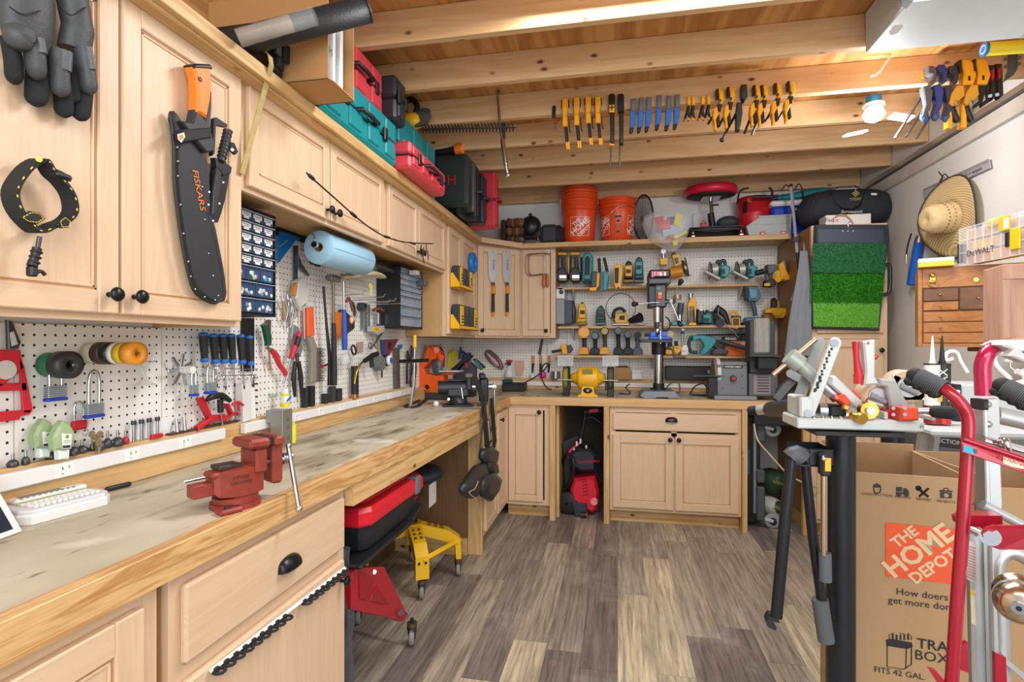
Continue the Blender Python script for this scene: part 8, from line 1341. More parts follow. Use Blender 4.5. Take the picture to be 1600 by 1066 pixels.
t=Thing('belt_disc_sander','grey belt and disc sander with an upright belt on the back counter','sander');PG=mat('#74777d',.45,.2);Y=4.14
m=t.p('motor_housing','grey motor housing with red knob');z0=ZB+.001;xa,xb=U(1120,600,Y=4.06).x,U(1168,600,Y=4.06).x;zt_=U(1140,566,Y=4.06).z;m.bx(xa,xb,4.06,4.32,z0+.03,zt_-.02,PG,.006);m.slab([(xa,4.07,zt_-.02),(xb,4.07,zt_-.02),(xb,4.09,zt_),(xa,4.09,zt_)],(0,.20,0),mat('#8b8e94',.45,.2));m.bx(xa-.02,xb+.06,4.04,4.34,z0,z0+.03,mat('#8a8d93',.45,.2),.006)
q=m.p('nameplate','dark nameplate with white lettering');q.bx(xa+.04,xb-.03,4.056,4.06,zt_-.045,zt_-.022,DGR);q.text('PORTER-CABLE',.015,((xa+xb)/2+.005,4.056,zt_-.034),(1,0,0),(0,0,1),WHT,.001,bold=.01);q=m.p('switch','red and black knob');c=U(1145,591,Y=4.06);q.cyl((c.x,4.06,c.z),(c.x,4.03,c.z),.021,BLK,n=20);q.cyl((c.x,4.03,c.z),(c.x,4.024,c.z),.014,RED)
for a,b in((1130,588),(1160,588),(1130,607),(1160,607)):q=m.p('screw');q.cyl(U(a,b,Y=4.06),U(a,b,Y=4.06)-Vector((0,.003,0)),.004,BLK,n=8)
m=t.p('disc','sanding disc with silver guard');c=U(1116,583,Y=4.16);m.cyl((c.x-.01,4.16,c.z),(c.x+.005,4.16,c.z),.10,mat('#8a7258',.8),n=30);m.cyl((c.x+.006,4.16,c.z),(c.x+.03,4.16,c.z),.11,LGR,n=30);m=t.p('disc_table','dark work table with mitre gauge');m.box(U(1103,587,Y=4.1),(.19,.12,.012),DGR,.002);m.box(U(1107,581,Y=4.1),(.02,.03,.03),IRON,.002);m.bx(U(1105,600,Y=4.1).x,U(1121,600,Y=4.1).x,4.06,4.16,z0+.02,U(1105,589,Y=4.1).z,BLK,.004)
m=t.p('belt_frame','dark belt housing');xa2,xb2=U(1170,600,Y=4.06).x,U(1212,600,Y=4.06).x;m.bx(xa2,xb2,4.06,4.28,z0+.03,U(1190,584,Y=4.06).z,mat('#5d6066',.45,.2),.004);m.bx(xa2+.01,xb2,4.08,4.22,U(1190,584,Y=4.06).z,U(1190,500,Y=4.06).z,DGR,.006);q=m.p('instruction_label','printed instruction plate');q.bx(xa2+.03,xb2-.035,4.056,4.06,z0+.045,U(1190,587,Y=4.06).z,mat('#8a8286',.5))
for k in range(7):q.bx(xa2+.055,xb2-.045,4.054,4.056,z0+.06+k*.02,z0+.068+k*.02,mat('#3e3c40',.5))
q=t.p('belt','upright grey sanding belt');q.bx(U(1179,520,Y=4.06).x,U(1204,520,Y=4.06).x,4.065,4.235,U(1190,553,Y=4.06).z,U(1190,497,Y=4.06).z,wood('z','#b9b6ae','#807e78',.8,2),.012)
q=t.p('belt_table','dark belt table');q.box(U(1192,556,Y=4.01),(.20,.13,.014),DGR,.002);q.bx(U(1180,560,Y=4.06).x,U(1210,560,Y=4.06).x,3.98,4.06,U(1190,576,Y=4.03).z,U(1190,558,Y=4.03).z,BLK,.003)
t=Thing('mitre_gauge_stand','grey hinged sander stand slanting beside the upright belt','stand');m=t.p('arm');bs(m,4.11,[(1204,620),(1214,627),(1240,597),(1234,588),(1220,600)],.06,PG,.003);q=t.p('roller','light grey ribbed end')
for k in range(4):q.cyl(U(1236+k*5,584+k*3,Y=4.11),U(1236+k*5,584+k*3,Y=4.01),.030-.001*k,mat('#9aa0a6',.4,.2),n=20)
m=t.p('foot');m.bx(U(1216,610,Y=4.16).x,U(1240,610,Y=4.16).x,4.1,4.22,ZB+.001,ZB+.08,DGR,.004)
for pts,lab in(([(968,619),(985,616),(978,606),(984,600)],'black cord of the bench grinder on the counter'),([(1041,606),(1050,598),(1060,598),(1062,612),(1055,614),(1046,608)],'grey cord loop beside the drill press base'),([(1078,620),(1086,604),(1100,600),(1106,612),(1106,621),(1080,621)],'black cord loop left of the disc sander'),([(810,603),(835,590),(853,575),(855,568),(848,572),(846,590),(854,606),(862,609)],'black charger cord looping up the back wall')):
 m=solo('power_cord',lab,'cord');m.tube([(lambda p:Vector((p.x,p.y,max(p.z,ZB+.007))))(U(a,b,Y=4.35))for a,b in pts],.0055,BLK if 'grey' not in lab else mat('#5c5650',.6),7,smooth=5)
t=Thing('battery_charger','black battery charger with a teal battery on the corner counter','charger');m=t.p('case');a,b=U(789,606,Y=4.55).x,U(823,606,Y=4.55).x;m.bx(a,b,4.42,4.58,ZB+.001,ZB+.07,DK,.008);q=t.p('battery','teal and black battery');q.bx(a,a+.07,4.43,4.55,ZB+.07,ZB+.10,TED,.006)
t=Thing('cardboard_carton','small brown carton right of the bench grinder','carton');m=t.p('carton');a,b=U(962,590,Y=4.66).x,U(985,590,Y=4.66).x;zl=ZB+.099;m.bx(a,b,4.66,4.765,zl,zl+.10,CARD,.002);q=t.p('lid','black lid');q.bx(a,b-.02,4.67,4.765,zl+.10,zl+.112,BLK,.002)
m=Thing('white_carton','small white carton beside the brown one on the back ledge','carton');a,b=U(987,590,Y=4.67).x,U(1004,590,Y=4.67).x;m.p('carton').bx(a,b,4.68,4.765,zl,zl+.055,WHT,.004);m.p('lid').bx(a,b,4.678,4.767,zl+.056,zl+.080,WHT,.004)
m=Thing('long_case','long black case lying on the ledge behind the drill press','case').p('case');m.bx(U(1039,590,Y=4.7).x,U(1113,590,Y=4.7).x,4.66,4.765,zl,zl+.115,BLK,.006)
m=Thing('metal_tin','round steel tin at the left behind the grinder','tin').p('tin');c=U(868,588,Y=4.68);m.cyl((c.x,4.70,zl),(c.x,4.70,zl+.062),.045,STL,n=26)
t=Thing('spray_bottle','white spray bottle with a red and black trigger head','spray bottle');c=U(795,590,Y=4.72);m=t.p('bottle','white bottle');m.lathe([(.0001,0),(.036,0),(.040,.01),(.038,.05),(.022,.085),(.013,.095),(.013,.105)],mat('#dfe3e6',.4),(c.x,4.735,zl),(0,0,1),24);q=t.p('trigger','red and black trigger');q.box((c.x,4.73,zl+.125),(.03,.03,.035),BLK,.005);q.box((c.x+.005,4.72,zl+.148),(.06,.022,.022),mat('#c52a3c',.4),.005);q.tube([(c.x-.02,4.71,zl+.135),(c.x-.03,4.70,zl+.115)],.005,RED,6)
t=Thing('orange_pack','orange and clear plastic pack hanging by the spray bottle','pack');m=t.p('pack');bs(m,4.765,[(806,564),(818,564),(819,574),(815,586),(808,586),(806,574)],.02,mat('#e8962e',.35),.004);m=t.p('shell','clear shell');bs(m,4.77,[(804,562),(820,562),(820,576),(816,591),(807,591),(804,576)],.03,glassy('#eef2f2',.3),.003)
t=Thing('cable_coil','bundle of grey and red cable hanging on the back wall','cable')
for k in range(5):q=t.p('loop','red loop' if k==2 else None);q.torus(U(771+(k-2),562,Y=4.755-k*.004),.045+.003*k,.004,mat('#c02a34',.5)if k==2 else mat('#6a625a',.6),(.1*k-.2,1,0),28,6,(.7,2.0)if k!=2 else(.35,1.9))
for a,lab,c1,c2 in((833,'white-bladed chisel with an orange handle hanging by the counter corner','#e3e3e0','#e08a2a'),(845,'dark pincers with orange grips hanging beside the white-bladed chisel','#2a2c30','#d9902c'),(858,'white-bladed chisel with an orange grip under the coping saw cabinet','#e3e3e0','#e08a2a')):
 t=Thing('hand_chisel',lab,'hand tool');m=t.p('blade');bs(m,4.768,[(a-2.5,535),(a+2.5,534),(a+2,556),(a-2,556)]if c1!='#2a2c30' else[(a-4,552),(a+1,530),(a+4,530),(a,556)],.014,mat(c1,.4),.002);q=t.p('handle','orange and black handle');q.tube([U(a,556,Y=4.755),U(a,568,Y=4.755)],.012,mat(c2,.45),10);q.tube([U(a,568,Y=4.755),U(a-1,582,Y=4.755)],[.012,.008],BLK,10)
m=solo('pink_cap','small pink plastic funnel on the back ledge','funnel');c=U(848,590,Y=4.73);m.lathe([(.0001,0),(.028,.004),(.034,.03),(.012,.07),(.0001,.072)],mat('#e0389a',.4),(c.x,4.735,zl),(0,0,1),20);m=solo('white_knob_jig','white round plastic jig on the back ledge beside the pink funnel','jig');c=U(833,590,Y=4.73);m.cyl((c.x,4.735,zl),(c.x,4.735,zl+.02),.036,WHT,n=22);m.box((c.x,4.735,zl+.03),(.02,.05,.02),WHT,.003)
# == things hung on the far cabinet doors
YD_=4.45
def saw(px,lab):
 t=Thing('pull_saw',lab,'saw','pull saws on the corner cabinet door');L45=Vector((math.sqrt(.5),math.sqrt(.5),0));nn=Vector((math.sqrt(.5),-math.sqrt(.5),0))
 base=Vector((XC,4.181,0))
 def P(a,b,o=0):
  aa=(a-800)/F;d=Vector((aa*CS-SN,aa*SN+CS,(HY-b)/F));oo=Vector((0,0,CZ));q=base+nn*(.022+o);return oo+d*((q-oo).dot(nn)/d.dot(nn))
 m=t.p('blade','steel blade');m.slab([P(px-7,391),P(px+7,392),P(px+7,430),P(px+4,441),P(px-3,441),P(px-6,432)],nn*.002,mat('#cfd3d6',.3,.5,.05));m.text('SUIZAN',.024,P(px+1.5,414,.003),Vector((0,0,-1)),L45,BLK,.0006);m.cyl(P(px,394,.002),P(px,394,.003),.004,BLK,n=10)
 q=t.p('clamp_bolt','black clamp bolt');q.cyl(P(px+1,444,.0),P(px+1,444,.016),.016,BLK,n=20);q=t.p('neck','orange neck');q.slab([P(px-1,447),P(px+4,447),P(px+4,460),P(px-1.5,460)],nn*.014,mat('#e0922a',.4),.003);q=t.p('handle','black rubber handle');q.tube([P(px+1,459,.012),P(px+1,488,.012)],[.012,.014],mat('#2b2e31',.7),12);q.tube([P(px+1,488,.012),P(px+1,494,.012)],[.013,.009],mat('#e0922a',.4),12)
saw(769.5,'pull saw with orange and black handle, left one on the corner cabinet');saw(791.5,'pull saw with orange and black handle, right one on the corner cabinet')
def coping(a,lab,o):
 t=Thing('coping_saw',lab,'coping saw','coping saws on the narrow wall cabinet');Yc=4.466-o;m=t.p('frame','bent steel frame');m.tube([U(x+a,y,Y=Yc)for x,y in((853,399),(850,396),(828,397),(822,402),(822,424),(828,430),(848,428))],.0045,mat('#8a7a6c',.35,.8),8,smooth=3);m.tube([U(850+a,398,Y=Yc),U(850+a,430,Y=Yc)],.002,STL,6);q=t.p('handle','wooden handle');q.tube([U(850+a,428,Y=Yc),U(850+a,434,Y=Yc),U(850+a,444,Y=Yc),U(850+a,449,Y=Yc)],[.009,.014,.016,.010],mat('#b4693c',.4),12)
coping(0,'coping saw with a wooden handle, left and front of the crossed pair',.02);coping(5,'coping saw with a wooden handle, right and behind of the crossed pair',0)
def rack(y0,z0,n,lab,cs,W,hc):
 t=Thing('bit_case_rack',lab,'rack');x=XC+.02;m=t.p('tray','yellow tray');m.bx(x,x+.004,y0,y0+W,z0,z0+.10,YEL,.001);m.bx(x,x+.07,y0,y0+W,z0,z0+.006,YEL,.001);m.bx(x+.066,x+.07,y0,y0+W,z0,z0+.025,YEL,.001);m.slab([(x,y0,z0),(x+.07,y0,z0),(x+.07,y0,z0+.025),(x+.02,y0,z0+.10),(x,y0,z0+.10)],(0,.004,0),YEL)
 for k in range(n):
  q=Thing('bit_case',cs[k],'bit case','bit cases in the yellow racks');c=q.p('case','dark ribbed case');ya=y0+.012+k*(W-.02)/n;wd=(W-.02)/n*.86;big=(k in(0,n-1))and n==4
  c.bx(x+.008,x+.062,ya,ya+wd,z0+.0065,z0+hc,mat('#33363a',.5),.007);c.bx(x+.062,x+.070,ya+wd*.14,ya+wd*.86,z0+.03,z0+hc-.01,YEL if big else mat('#45484c',.5),.002)
  for j in range(3):c.bx(x+.07,x+.072,ya+wd*.25,ya+wd*.75,z0+.045+j*.02,z0+.055+j*.02,BLK if big else mat('#292b2e',.5),.001)
rack(U(703,440,X=XC+.02).y,1.70,4,'upper yellow wall rack on the tall cabinet doors',['big yellow-faced bit case at the near end of the upper rack','plain dark bit case in the upper rack, beside the near yellow-faced one','plain dark bit case in the upper rack, next to the far end','yellow-faced bit case at the far end of the upper rack'],.34,.15);rack(U(703,505,X=XC+.02).y,1.42,4,'lower yellow wall rack on the tall cabinet doors',['large yellow-faced bit case at the near end of the lower rack','plain dark bit case in the lower rack, beside the near yellow-faced one','plain dark bit case in the lower rack, next to the far end','yellow-faced bit case at the far end of the lower rack'],.50,.17)
m=Thing('fish_tape','bright blue oval fish tape reel hanging on the tall cabinet','fish tape').p('reel','blue reel');m.torus(U(739,411,X=XC+.035),.062,.020,mat('#1c7ad0',.35),(1,0,0),30,12,(1,1))
# == red bench vise
VR=mat('#8f3a2c',.5,.15,.4,40,bump=.2);VD=mat('#4a3a34',.5,.5)
t=Thing('bench_vise','worn red cast iron bench vise bolted to the front of the bench','vise');b0=U(368,790,Z=ZB);V=fr(b0.x,b0.y,ZB+.0005,0);t.M=V
ux=(U(440,748,Z=ZB+.06)-U(312,775,Z=ZB+.06));ux.z=0;ux.normalize();uy=Vector((-ux.y,ux.x,0));t.M=Matrix(((ux.x,uy.x,0,b0.x),(ux.y,uy.y,0,b0.y),(0,0,1,ZB+.0005),(0,0,0,1)))@Matrix.Scale(1.1,4)
m=t.p('swivel_base','round swivel base');m.cyl((.0,.0,0),(0,0,.012),.052,VR,n=32);m.cyl((0,0,.0125),(0,0,.024),.047,VR,n=32);m.box((-.035,-.045,.006),(.05,.035,.012),VR,.004);m.box((.035,.045,.006),(.05,.035,.012),VR,.004);m.cyl((-.042,-.052,.012),(-.042,-.052,.016),.007,VD,n=6)
m=t.p('body','cast body with embossed lettering');m.loft([[(x,-w,z0),(x,w,z0),(x,w,z1),(x,w*.6,z1+.006),(x,-w*.6,z1+.006),(x,-w,z1)]for x,w,z0,z1 in((-.055,.020,.040,.070),(-.045,.026,.030,.080),(-.01,.030,.025,.084),(.03,.030,.025,.086),(.05,.028,.03,.09))],VR,smooth=False)
m.bx(.028,.056,-.038,.038,.07,.125,VR,.005);m.box((-.02,0,.092),(.05,.044,.010),VD,.002);m.box((-.05,0,.078),(.02,.05,.014),VR,.005);m.text('XPVISE',.011,(-.002,-.0305,.068),(1,0,0),(0,0,1),VD,.0006,squash=1.1);m.text('VERSAVISE',.009,(-.002,-.0305,.056),(1,0,0),(0,0,1),VD,.0006,squash=1.1)
m=t.p('slide_bar','square slide bar');m.bx(-.095,-.03,-.017,.017,.036,.064,VR,.002);m=t.p('jaw','fixed jaw');m.box((.036,0,.137),(.050,.088,.022),VR,.006);m.box((.060,0,.140),(.006,.08,.018),VD,.001)
m=t.p('jaw','moving jaw');m.box((.082,0,.137),(.024,.088,.024),VR,.006);m.bx(.074,.10,-.026,.026,.035,.13,VR,.006);m.box((.068,0,.140),(.005,.08,.018),VD,.001)
m=t.p('screw','steel screw');m.cyl((.05,0,.085),(.125,0,.085),.010,STL);m.cyl((.11,0,.085),(.132,0,.085),.014,STL,n=20);q=m.p('tee_handle','steel tee handle');q.cyl((.121,-.010,.115),(.136,-.03,-.035),.006,CHR,n=12);q.ball((.136,-.03,-.036),.009,CHR,12);q.ball((.121,-.010,.117),.0075,CHR,12)
m=t.p('jaw_guard','loose steel pin');m.cyl((-.09,.04,.064),(-.02,.05,.064),.003,CHR)
t=Thing('label_maker','white keyboard label maker with a lime green strip on the bench','label maker');t.M=fr(-1.303,1.045,ZB+.001,82)
m=t.p('body','white body');Wd=mat('#e6e6e3',.4,var=.03);out=[(-.085,-.055),(.075,-.055),(.095,-.035),(.10,.0),(.088,.05),(.06,.062),(-.075,.062),(-.095,.045),(-.1,-.03)]
m.slab([(x,y,0)for x,y in out],(0,0,.022),Wd,.004);m.slab([(x*.96,y*.94,.022)for x,y in out],(0,0,.008),mat('#d9dadb',.4),.003);m.bx(-.07,.085,.030,.058,.030,.042,Wd,.004)
q=t.p('screen','grey display');q.bx(-.055,.03,.036,.052,.042,.0435,mat('#6d7a70',.2));q=t.p('green_strip','lime green strip');q.bx(-.07,.075,.020,.029,.030,.0325,mat('#b7c92c',.4),.001)
for r in range(4):
 for k in range(12):q=t.p('key');q.box((-.066+k*.0118+(r%2)*.003,.011-r*.0135,.0325),(.0095,.010,.005),Wd,.0015)
for k in range(10):q=t.p('round_button');q.cyl((-.055+k*.012,.033,.0418),(-.055+k*.012,.033,.0435),.0035,GRY,n=10)
t=Thing('tablet','white-framed tablet leaning at the left edge of the bench','tablet');m=t.p('frame','white frame');A,B,C_,D=Vector((-1.235,.915,ZB+.003)),Vector((-1.20,.70,ZB+.003)),Vector((-1.28,.69,ZB+.13)),Vector((-1.315,.905,ZB+.13));nn=(B-A).cross(D-A).normalized()*-1
nn=nn if nn.x>0 else-nn;m.slab([A,B,C_,D],nn*-.009,WHT,0);m.slab([A,B,C_,D],nn*.001,WHT,.0005);c=(A+B+C_+D)/4;q=t.p('screen','dark screen');q.slab([c+(p-c)*.86+nn*.0012 for p in(A,B,C_,D)],nn*.0008,mat('#27303c',.1))
m=solo('steel_rod_stub','small steel stub standing behind the label maker','stub');p=U(53,738,Z=ZB+.03);m.cyl((XL+.085,.93,ZB+.001),(XL+.085,.93,ZB+.05),.006,STL)
m=solo('black_marker','short black marker behind the label maker','marker');a=Vector((-1.345,1.20,ZB+.0085));pill(m,a,a+Vector((.01,.07,.0)),.007,BLK)
GV=mat('#34363a',.4,.5,.15);t=Thing('bench_vise','big dark grey bench vise on the far corner of the bench','vise');c=U(742,636,Z=ZB);gx,gy=-.985,3.36
ax_=Vector((1,.30,0)).normalized();ay_=Vector((-ax_.y,ax_.x,0));t.M=Matrix(((ax_.x,ay_.x,0,gx),(ax_.y,ay_.y,0,gy),(0,0,1,ZB+.0005),(0,0,0,1)))
m=t.p('base','flat bolted base');m.cyl((-.03,0,0),(-.03,0,.014),.085,GV,n=32);m.box((-.03,-.06,.007),(.20,.05,.014),GV,.004);m.lathe([(.075,.015),(.06,.03),(.055,.06),(.06,.07)],GV,(-.03,0,0),(0,0,1),28)
m=t.p('body','cast body');m.cyl((-.16,0,.115),(.05,0,.115),.046,GV,n=26);m.bx(-.10,.04,-.05,.05,.06,.12,GV,.01);m.box((-.04,0,.165),(.11,.06,.012),GV,.003);m.bx(.02,.06,-.055,.055,.10,.19,GV,.01)
m=t.p('jaw','rusty fixed jaw');m.box((.04,0,.197),(.05,.14,.03),mat('#6b6258',.5,.6),.005);m=t.p('jaw','moving jaw block');m.box((.125,0,.192),(.04,.14,.034),GV,.008);m.bx(.105,.165,-.05,.05,.02,.18,GV,.012);m=t.p('screw','steel screw');m.cyl((.05,0,.12),(.21,0,.12),.017,STL);m.cyl((.19,0,.12),(.215,0,.12),.02,SILV);q=m.p('tee_handle');q.cyl((.205,0,.14),(.205,-.0,-.075),.006,CHR,n=10);q.ball((.205,0,.142),.009,CHR,10)
m=t.p('lock_lever','chrome lock lever');m.cyl((-.01,-.055,.12),(.0,-.062,.05),.006,CHR,n=10);m.cyl((-.09,-.055,.05),(-.09,-.085,.05),.009,CHR);m=t.p('ball_knob','white ball knob');m.ball((-.17,-.05,.018),.019,WHT,14)
t=Thing('tool_belt','black leather tool belt with pouches hanging from the grey vise','tool belt');m=t.p('belt','black webbing belt');Xb=-.80
def TB(a,b,x=Xb):return U(a,b,X=x)
bp_=[TB(741,588,-.835),TB(748,606,-.815),TB(755,625,-.80),TB(758,660,-.79),TB(762,700,-.79)];m.band(bp_,(.015,.045,0),.006,BLKR)
m.band([TB(768,622,-.80),TB(770,650,-.79),TB(773,690,-.79),TB(770,706,-.785)],(.01,.05,0),.006,BLK);m.band([TB(757,600,-.82),TB(760,625,-.79),TB(754,665,-.785),TB(750,700,-.785),TB(757,720,-.785)],(.0,.022,0),.005,mat('#2c2d31',.7))
LT=mat('#2b2c30',.42,var=.3,bump=.6)
for pts,x in(([(754,702),(768,698),(778,706),(776,722),(760,728),(752,716)],-.775),([(728,752),(744,728),(758,722),(764,740),(752,770),(738,780),(724,774),(720,764)],-.78),([(756,744),(772,738),(783,750),(778,768),(766,784),(754,776),(752,760)],-.755),([(760,722),(774,722),(777,740),(766,744)],-.77)):
 q=t.p('pouch','black leather pouch');P_=[TB(a,b,x)for a,b in pts];c=sum(P_,Vector())/len(P_);q.loft([[c+(p-c)*.8-Vector((.03,0,0))for p in P_],[p-Vector((.015,0,0))for p in P_],[c+(p-c)*.96+Vector((.012,0,0))for p in P_],[c+(p-c)*.6+Vector((.026,0,0))for p in P_]],LT,smooth=True)
q=t.p('thong','thin tan cord');q.tube([TB(747,752,-.742),TB(742,764,-.742),TB(733,770,-.742),TB(744,780,-.742)],.0025,mat('#b9a888',.7),6,smooth=4)
t=Thing('band_saw','orange benchtop strip sander with an open wheel behind the grey vise','band sander');OS=mat('#e85c1a',.38,var=.04);YB_=3.78
def O(a,b,o=0):return U(a,b,Y=YB_-o)
m=t.p('body','orange casting');m.slab([O(656,612),(O(699,613)),O(700,586),O(672,583),(O(670,575)),O(682,562),O(688,560),O(690,552),O(676,540),O(669,560),O(662,568),O(653,578),O(650,592)],(0,-.11,0),OS,.006);q=m.p('outlet','round dust outlet');c=O(668,605,.11);q.lathe([(.028,0),(.028,.02),(.019,.02),(.019,.002),(.0001,.001)],OS,c,(0,-1,0),22);q.cyl(c-Vector((0,.001,0)),c-Vector((0,.003,0)),.018,BLK)
m=t.p('upper_arm','orange upper arm');m.slab([O(671,560),(O(677,544)),O(684,540),O(694,552),O(700,556),O(694,574),O(690,572),O(690,556),O(682,552),O(676,562)],(0,-.09,0),OS,.004);q=m.p('knob','orange knob');q.cyl(O(682,547,.09),O(682,547,.11),.022,OS,n=20)
m=t.p('wheel','grey drive wheel');c=O(684,574,.095);m.lathe([(.01,0),(.05,0),(.052,.01),(.05,.02),(.01,.02)],mat('#5d5f60',.5,.5),c,(0,-1,0),28,True,(.75,1.15));m=t.p('belt','sanding belt');m.band([O(688,540,.06),O(694,545,.06),O(697,556,.06),O(697,582,.06)],(0,.03,0),.004,mat('#9a9aa8',.5));m=t.p('table','steel table');m.box(O(705,580,.06),(.15,.12,.010),LGR,.002);m.box(O(700,584,.06),(.10,.05,.02),OS,.003)
m=t.p('motor_base','dark motor base');m.bx(O(672,620).x,O(712,620).x,YB_-.12,YB_+.1,ZB+.001,ZB+.05,DGR,.008);m.bx(O(656,610).x,O(699,610).x,YB_-.10,YB_+.0,ZB+.03,ZB+.055,DGR,.004)
t=Thing('miter_saw','black folding saw arm with teal and red details behind the grey vise','mitre saw');m=t.p('arm','black arm');m.slab([U(a,b,Y=3.95)for a,b in((706,578),(734,553),(741,556),(716,584))],(0,-.05,0),BLK,.005);m.slab([U(a,b,Y=3.95)for a,b in((741,561),(745,561),(760,574),(752,578))],(0,-.05,0),BLK,.004);m=t.p('body','dark body with teal strap');m.slab([U(a,b,Y=3.98)for a,b in((712,582),(728,566),(738,566),(746,574),(744,612),(712,612))],(0,-.08,0),DGR,.006);q=m.p('strap','teal strap');q.slab([U(a,b,Y=3.898)for a,b in((741,566),(744,562),(756,576),(748,577))],(0,-.003,0),mat('#2a6c70',.6));q=m.p('red_latch','red latch');q.slab([U(a,b,Y=3.895)for a,b in((727,570),(730,566),(731,574),(727,576))],(0,-.01,0),RED,.002);q=t.p('foot');q.bx(U(712,610,Y=3.98).x,U(744,610,Y=3.98).x,3.90,4.0,ZB+.001,U(730,611,Y=3.95).z,BLK,.004)
t=Thing('bar_clamp','tall standing bar clamp with a yellow top grip at the left of the band saw','clamp');c=U(648,640,Z=ZB);m=t.p('bar','steel bar');m.tube([(c.x-.05,c.y+.05,ZB+.002),U(647,600,Y=c.y+.05),U(648,545,Y=c.y+.05)],[.012,.010,.009],STL,8);q=t.p('grip','yellow grip');pill(q,U(648,545,Y=c.y+.05),U(648,523,Y=c.y+.05),.012,YEL);q=t.p('cross_bar','black cross bar');q.tube([U(624,565,Y=c.y+.04),U(670,563,Y=c.y+.04)],.011,BLK,4)
m=solo('power_cord','tangled black power cord on the bench under the orange sander','cord');random.seed(4);m.tube([U(a,b,Z=ZB+.008)for a,b in((620,632),(640,628),(655,618),(650,628),(632,634),(648,636),(665,626),(676,618),(662,626),(655,634),(656,622))],.006,BLK,7,smooth=5)
t=Thing('clip_rail','white rail with a row of black tool clips across the near cabinet','clip rail');xr_=XG+.021;a,b=U(327,1048,X=xr_),U(537,888,X=xr_);a.x=b.x=xr_+.004;d=b-a;m=t.p('rail','white rail');m.tube([a,b],.006,WHT,4)
n=19
for k in range(n):
 u=(k+.3)/n
 if k in(9,10):continue
 c=a+d*u;q=t.p('clip','black spring clip');q.tube([c+Vector((.006+.012*math.cos(w)+.008,d.normalized().y*.012*math.sin(w),-.004+d.normalized().z*.012*math.sin(w)))for w in[R(140-40*j)for j in range(8)]],.0035,BLKR,6);q.box(c+Vector((.004,0,-.004)),(.010,.016,.014),BLKR,.002)
solo('clip_end','small black hook at the far end of the white clip rail','hook').cyl(b+Vector((0,.012,.004)),b+Vector((.03,.012,.004)),.004,BLK)
# == knee space
def wheelc(t,x,y,h=.105,r=.034,nm='caster',lab=None):
 q=t.p(nm,lab);q.lathe([(.008,-.011),(r*.9,-.011),(r,-.006),(r,.006),(r*.9,.011),(.008,.011)],mat('#8c857a',.6),(x,y,r+.0015),(1,.25,0),24);q.cyl((x-.013,y,r),(x+.013,y,r),.010,IRON);q.slab([(x-.015,y,r-.006),(x-.017,y+.02,h-.02),(x-.017,y-.02,h-.02)],(.002,0,0),IRON);q.slab([(x+.013,y,r-.006),(x+.015,y+.02,h-.02),(x+.015,y-.02,h-.02)],(.002,0,0),IRON);q.cyl((x,y,h-.022),(x,y,h-.006),.022,mat('#7a6c58',.4,.8));q.cyl((x,y,h-.006),(x,y,h+.012),.007,BLK)
t=Thing('mechanic_stool','low red mechanic stool with a black pad and chrome casters under the bench','stool');RR=mat('#a91626',.35,var=.08)
def K(a,b,X):return U(a,b,X=X)
xs,xs2=-.90,-1.22
fr1=[K(a,b,xs)for a,b in((556,888),(600,886),(634,956),(636,964),(628,972),(612,966),(548,952),(548,900))]
m=t.p('side_frame','near red side frame');m.slab(fr1,(-.03,0,0),RR,.004);m.slab([K(a,b,xs+.001)for a,b in((561,894),(578,898),(584,908),(572,938),(561,936))],(.004,0,0),mat('#94121f',.4),.002);m.slab([K(a,b,xs+.001)for a,b in((589,916),(606,944),(576,940),(580,928))],(.004,0,0),mat('#94121f',.4),.002);m.cyl(K(626,958,xs),K(626,958,xs+.01),.012,BLK);m.cyl(K(585,894,xs),K(585,894,xs+.004),.008,STL)
fr2=[p+Vector((-.32,.12,0))for p in fr1];m=t.p('side_frame','far red side frame');m.slab(fr2,(-.03,0,0),RR,.004)
y0s=min(p.y for p in fr1);y1s=max(p.y for p in fr1);ztp=max(p.z for p in fr1)
m=t.p('seat_pad','black seat pad');m.bx(-1.27,-.87,y0s+.02,y1s+.02,ztp+.0,ztp+.018,BLK,.008);m.slab([(-.88,y1s+.02,ztp),(-.88,y1s+.14,ztp+.035),(-1.22,y1s+.14,ztp+.035),(-1.22,y1s+.02,ztp)],(0,0,.018),BLK,.004)
m=t.p('cross_rod','black cross rod');z=.14;m.cyl((-.905,y1s-.0,z),(-1.24,y1s+.10,z),.010,IRON);m.cyl((-.92,y0s+.01,z),(-1.24,y0s+.13,z),.010,IRON)
for(x,y)in((-.885,y1s+.02),(-1.2,y1s+.14),(-.91,y0s+.0),(-1.24,y0s+.12)):wheelc(t,x,y)
t=Thing('tote_box','black storage tote with a bright red lid sitting on the low mechanic stool','tote');zt0=ztp+.0195;zt1=K(640,766,-.90).z;ya,yb=y0s+.03,y1s-.02;NV=mat('#1f242c',.4,.05)
yn,yf=U(560,860,X=-.93).y-.03,U(640,860,X=-.95).y
m=t.p('tub','black tub');xa,xb=-1.26,-.885;zl_=K(600,800,-.90).z
def rr(s,z):return[((xa+xb)/2+(x-(xa+xb)/2)*s,(yn+yf)/2+(y-(yn+yf)/2)*s,z)for x,y in((xa,yn),(xb-.03,yn),(xb,yn+.04),(xb,yf-.04),(xb-.03,yf),(xa,yf))]
m.loft([rr(.86,zt0),rr(.9,zt0+.01),rr(.98,zl_-.02),rr(.98,zl_)],NV,smooth=False)
q=m.p('label','red label');ym_=yf-.10;q.slab([(xb-.009,ym_-.02,zt0+.08),(xb-.009,ym_+.02,zt0+.08),(xb-.001,ym_+.035,zl_-.03),(xb-.001,ym_+.0,zl_-.03)],(.002,0,0),RED)
